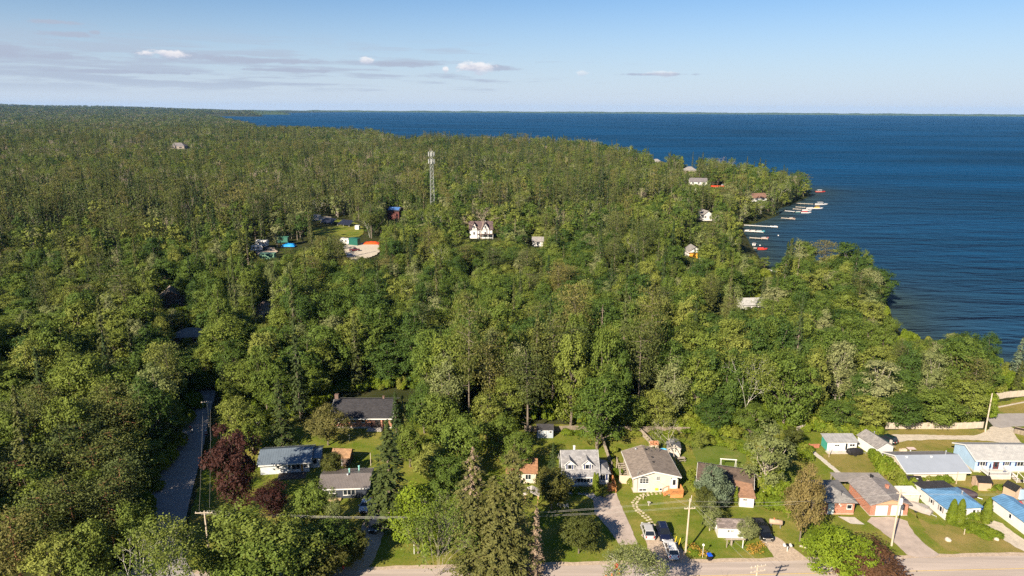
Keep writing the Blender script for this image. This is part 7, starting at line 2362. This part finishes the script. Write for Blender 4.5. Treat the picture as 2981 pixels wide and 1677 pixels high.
# the near part of the mass uses the fine models
near_base = len(flat_models)
NEARM = {}
for k in (0, 1, 2, 3, 4):
    NEARM[k] = len(flat_models)
    flat_models += [(far_model(v[0], v[1]), v[2], v[3]) for v in KIND[codes[k][0]][:3]]
rest = ~single
MODELS[8] = [(far_model(*v[:2]), v[2], v[3]) for v in KIND['shrub'][:3]]
base_idx[8] = len(flat_models)
flat_models += MODELS[8]
def edge_distance(x, y, P):
    best = np.full(len(x), 1e9)
    for i in range(len(P)):
        (ax, ay), (bx_, by_) = P[i], P[(i + 1) % len(P)]
        dx, dy = bx_ - ax, by_ - ay
        t = np.clip(((x - ax) * dx + (y - ay) * dy) / (dx * dx + dy * dy), 0, 1)
        best = np.minimum(best, np.hypot(x - ax - t * dx, y - ay - t * dy))
    return best
gx_, gy_ = np.meshgrid(np.arange(-130, 140, 2.6), np.arange(88, 300, 2.6))
ux, uy = gx_.ravel() + gseed.uniform(-1.2, 1.2, gx_.size), gy_.ravel() + gseed.uniform(-1.2, 1.2, gx_.size)
ed = edge_distance(ux, uy, OPEN)
uk = ~in_poly(ux, uy, OPEN) & (lake_distance(ux, uy) > 2) & ((ed < 9) | (gseed.random(len(ux)) < .3)) & ~((ux > -64) & (uy < 100)) & ~((ux > 60) & (uy < 140)) & ~((np.abs(uy - 143.2) < 1.6) & (ux > 1) & (ux < 52))
for hx, hy, hr in HOUSES:
    uk &= np.hypot(ux - hx - 3, uy - hy - 3) > hr
ux, uy, ed = ux[uk], uy[uk], ed[uk]
nu = len(ux)
cat_ = lambda a, b: np.concatenate([a, b])
Xr, Yr, Zr = cat_(X[rest], ux), cat_(Y[rest], uy), cat_(Zg[rest], land_height(ux, uy))
Hr, Wr = cat_(Hs[rest], gseed.uniform(1.6, 5.0, nu)), cat_(Ws[rest], gseed.uniform(2.6, 4.6, nu))
cr_, Rr = cat_(code[rest], np.full(nu, 8)), cat_(RR[rest], np.hypot(ux, uy))
vi = np.zeros(len(Xr), int)
pick = gseed.random(len(Xr))
for i in range(len(Xr)):
    k = int(cr_[i])
    if Rr[i] < 330 and k in NEARM:
        vi[i] = NEARM[k] + int(pick[i] * 2.999)
    else:
        vi[i] = base_idx[k] + int(pick[i] * len(MODELS[k]) * .999)
wme = bpy.data.meshes.new('forest')
wme.vertices.add(len(Xr))
wme.vertices.foreach_set('co', np.stack([Xr, Yr, Zr], -1).astype(np.float32).ravel())
fh0 = np.array([flat_models[i][1] for i in vi])
fw0 = np.array([flat_models[i][2] for i in vi])
at_ = wme.attributes.new('model', 'INT', 'POINT')
at_.data.foreach_set('value', vi.astype(np.int32))
at_ = wme.attributes.new('size', 'FLOAT_VECTOR', 'POINT')
at_.data.foreach_set('vector', np.stack([Wr / fw0, Wr / fw0, Hr / fh0], -1).astype(np.float32).ravel())
at_ = wme.attributes.new('turn', 'FLOAT_VECTOR', 'POINT')
at_.data.foreach_set('vector', np.stack([np.zeros(len(Xr)), np.zeros(len(Xr)), gseed.uniform(0, 6.283, len(Xr))], -1).astype(np.float32).ravel())
forest = struct(link('forest', wme), 'stuff')
forest['label'] = 'unbroken mixed wood stretching to the far hills and lake shore'
forest['category'] = 'wood'
ng = bpy.data.node_groups.new('wood_of_trees', 'GeometryNodeTree')
ng.interface.new_socket('Geometry', in_out='INPUT', socket_type='NodeSocketGeometry')
ng.interface.new_socket('Geometry', in_out='OUTPUT', socket_type='NodeSocketGeometry')
gi, go = ng.nodes.new('NodeGroupInput'), ng.nodes.new('NodeGroupOutput')
jn = ng.nodes.new('GeometryNodeJoinGeometry')
def named(nm, ty_):
    n = ng.nodes.new('GeometryNodeInputNamedAttribute')
    n.data_type = ty_
    n.inputs['Name'].default_value = nm
    return n.outputs['Attribute']
a_model, a_size, a_turn = named('model', 'INT'), named('size', 'FLOAT_VECTOR'), named('turn', 'FLOAT_VECTOR')
e2r = ng.nodes.new('FunctionNodeEulerToRotation')
ng.links.new(a_turn, e2r.inputs[0])
for i, (me, _, _) in enumerate(flat_models):
    ob = bpy.data.objects.new('wood_tree', me)
    oi = ng.nodes.new('GeometryNodeObjectInfo')
    oi.inputs['Object'].default_value = ob
    oi.inputs['As Instance'].default_value = True
    cp = ng.nodes.new('FunctionNodeCompare')
    cp.data_type, cp.operation = 'INT', 'EQUAL'
    ng.links.new(a_model, cp.inputs[2])
    cp.inputs[3].default_value = i
    ip = ng.nodes.new('GeometryNodeInstanceOnPoints')
    ng.links.new(gi.outputs[0], ip.inputs['Points'])
    ng.links.new(cp.outputs[0], ip.inputs['Selection'])
    ng.links.new(oi.outputs['Geometry'], ip.inputs['Instance'])
    ng.links.new(e2r.outputs[0], ip.inputs['Rotation'])
    ng.links.new(a_size, ip.inputs['Scale'])
    ng.links.new(ip.outputs[0], jn.inputs[0])
ng.links.new(jn.outputs[0], go.inputs[0])
md = forest.modifiers.new('wood', 'NODES')
md.node_group = ng
print('wood: single', int(single.sum()), count, 'mass', len(Xr))

# ---------------------------------------------------------------- haze
HZ = MB().box(-17000, -400, -9, 17000, 16500, 150).build('haze', [])
hm = bpy.data.materials.new('haze')
hm.use_nodes = True
nt = hm.node_tree
nt.nodes.remove(nt.nodes['Principled BSDF'])
pv_ = nt.nodes.new('ShaderNodeVolumePrincipled')
pv_.inputs['Color'].default_value = (0.26, 0.54, 1.0, 1)
pv_.inputs['Density'].default_value = 2.0e-5
pv_.inputs['Anisotropy'].default_value = 0.0
nt.links.new(pv_.outputs[0], nt.nodes['Material Output'].inputs['Volume'])
HZ.data.materials.append(hm)
struct(HZ, 'stuff')
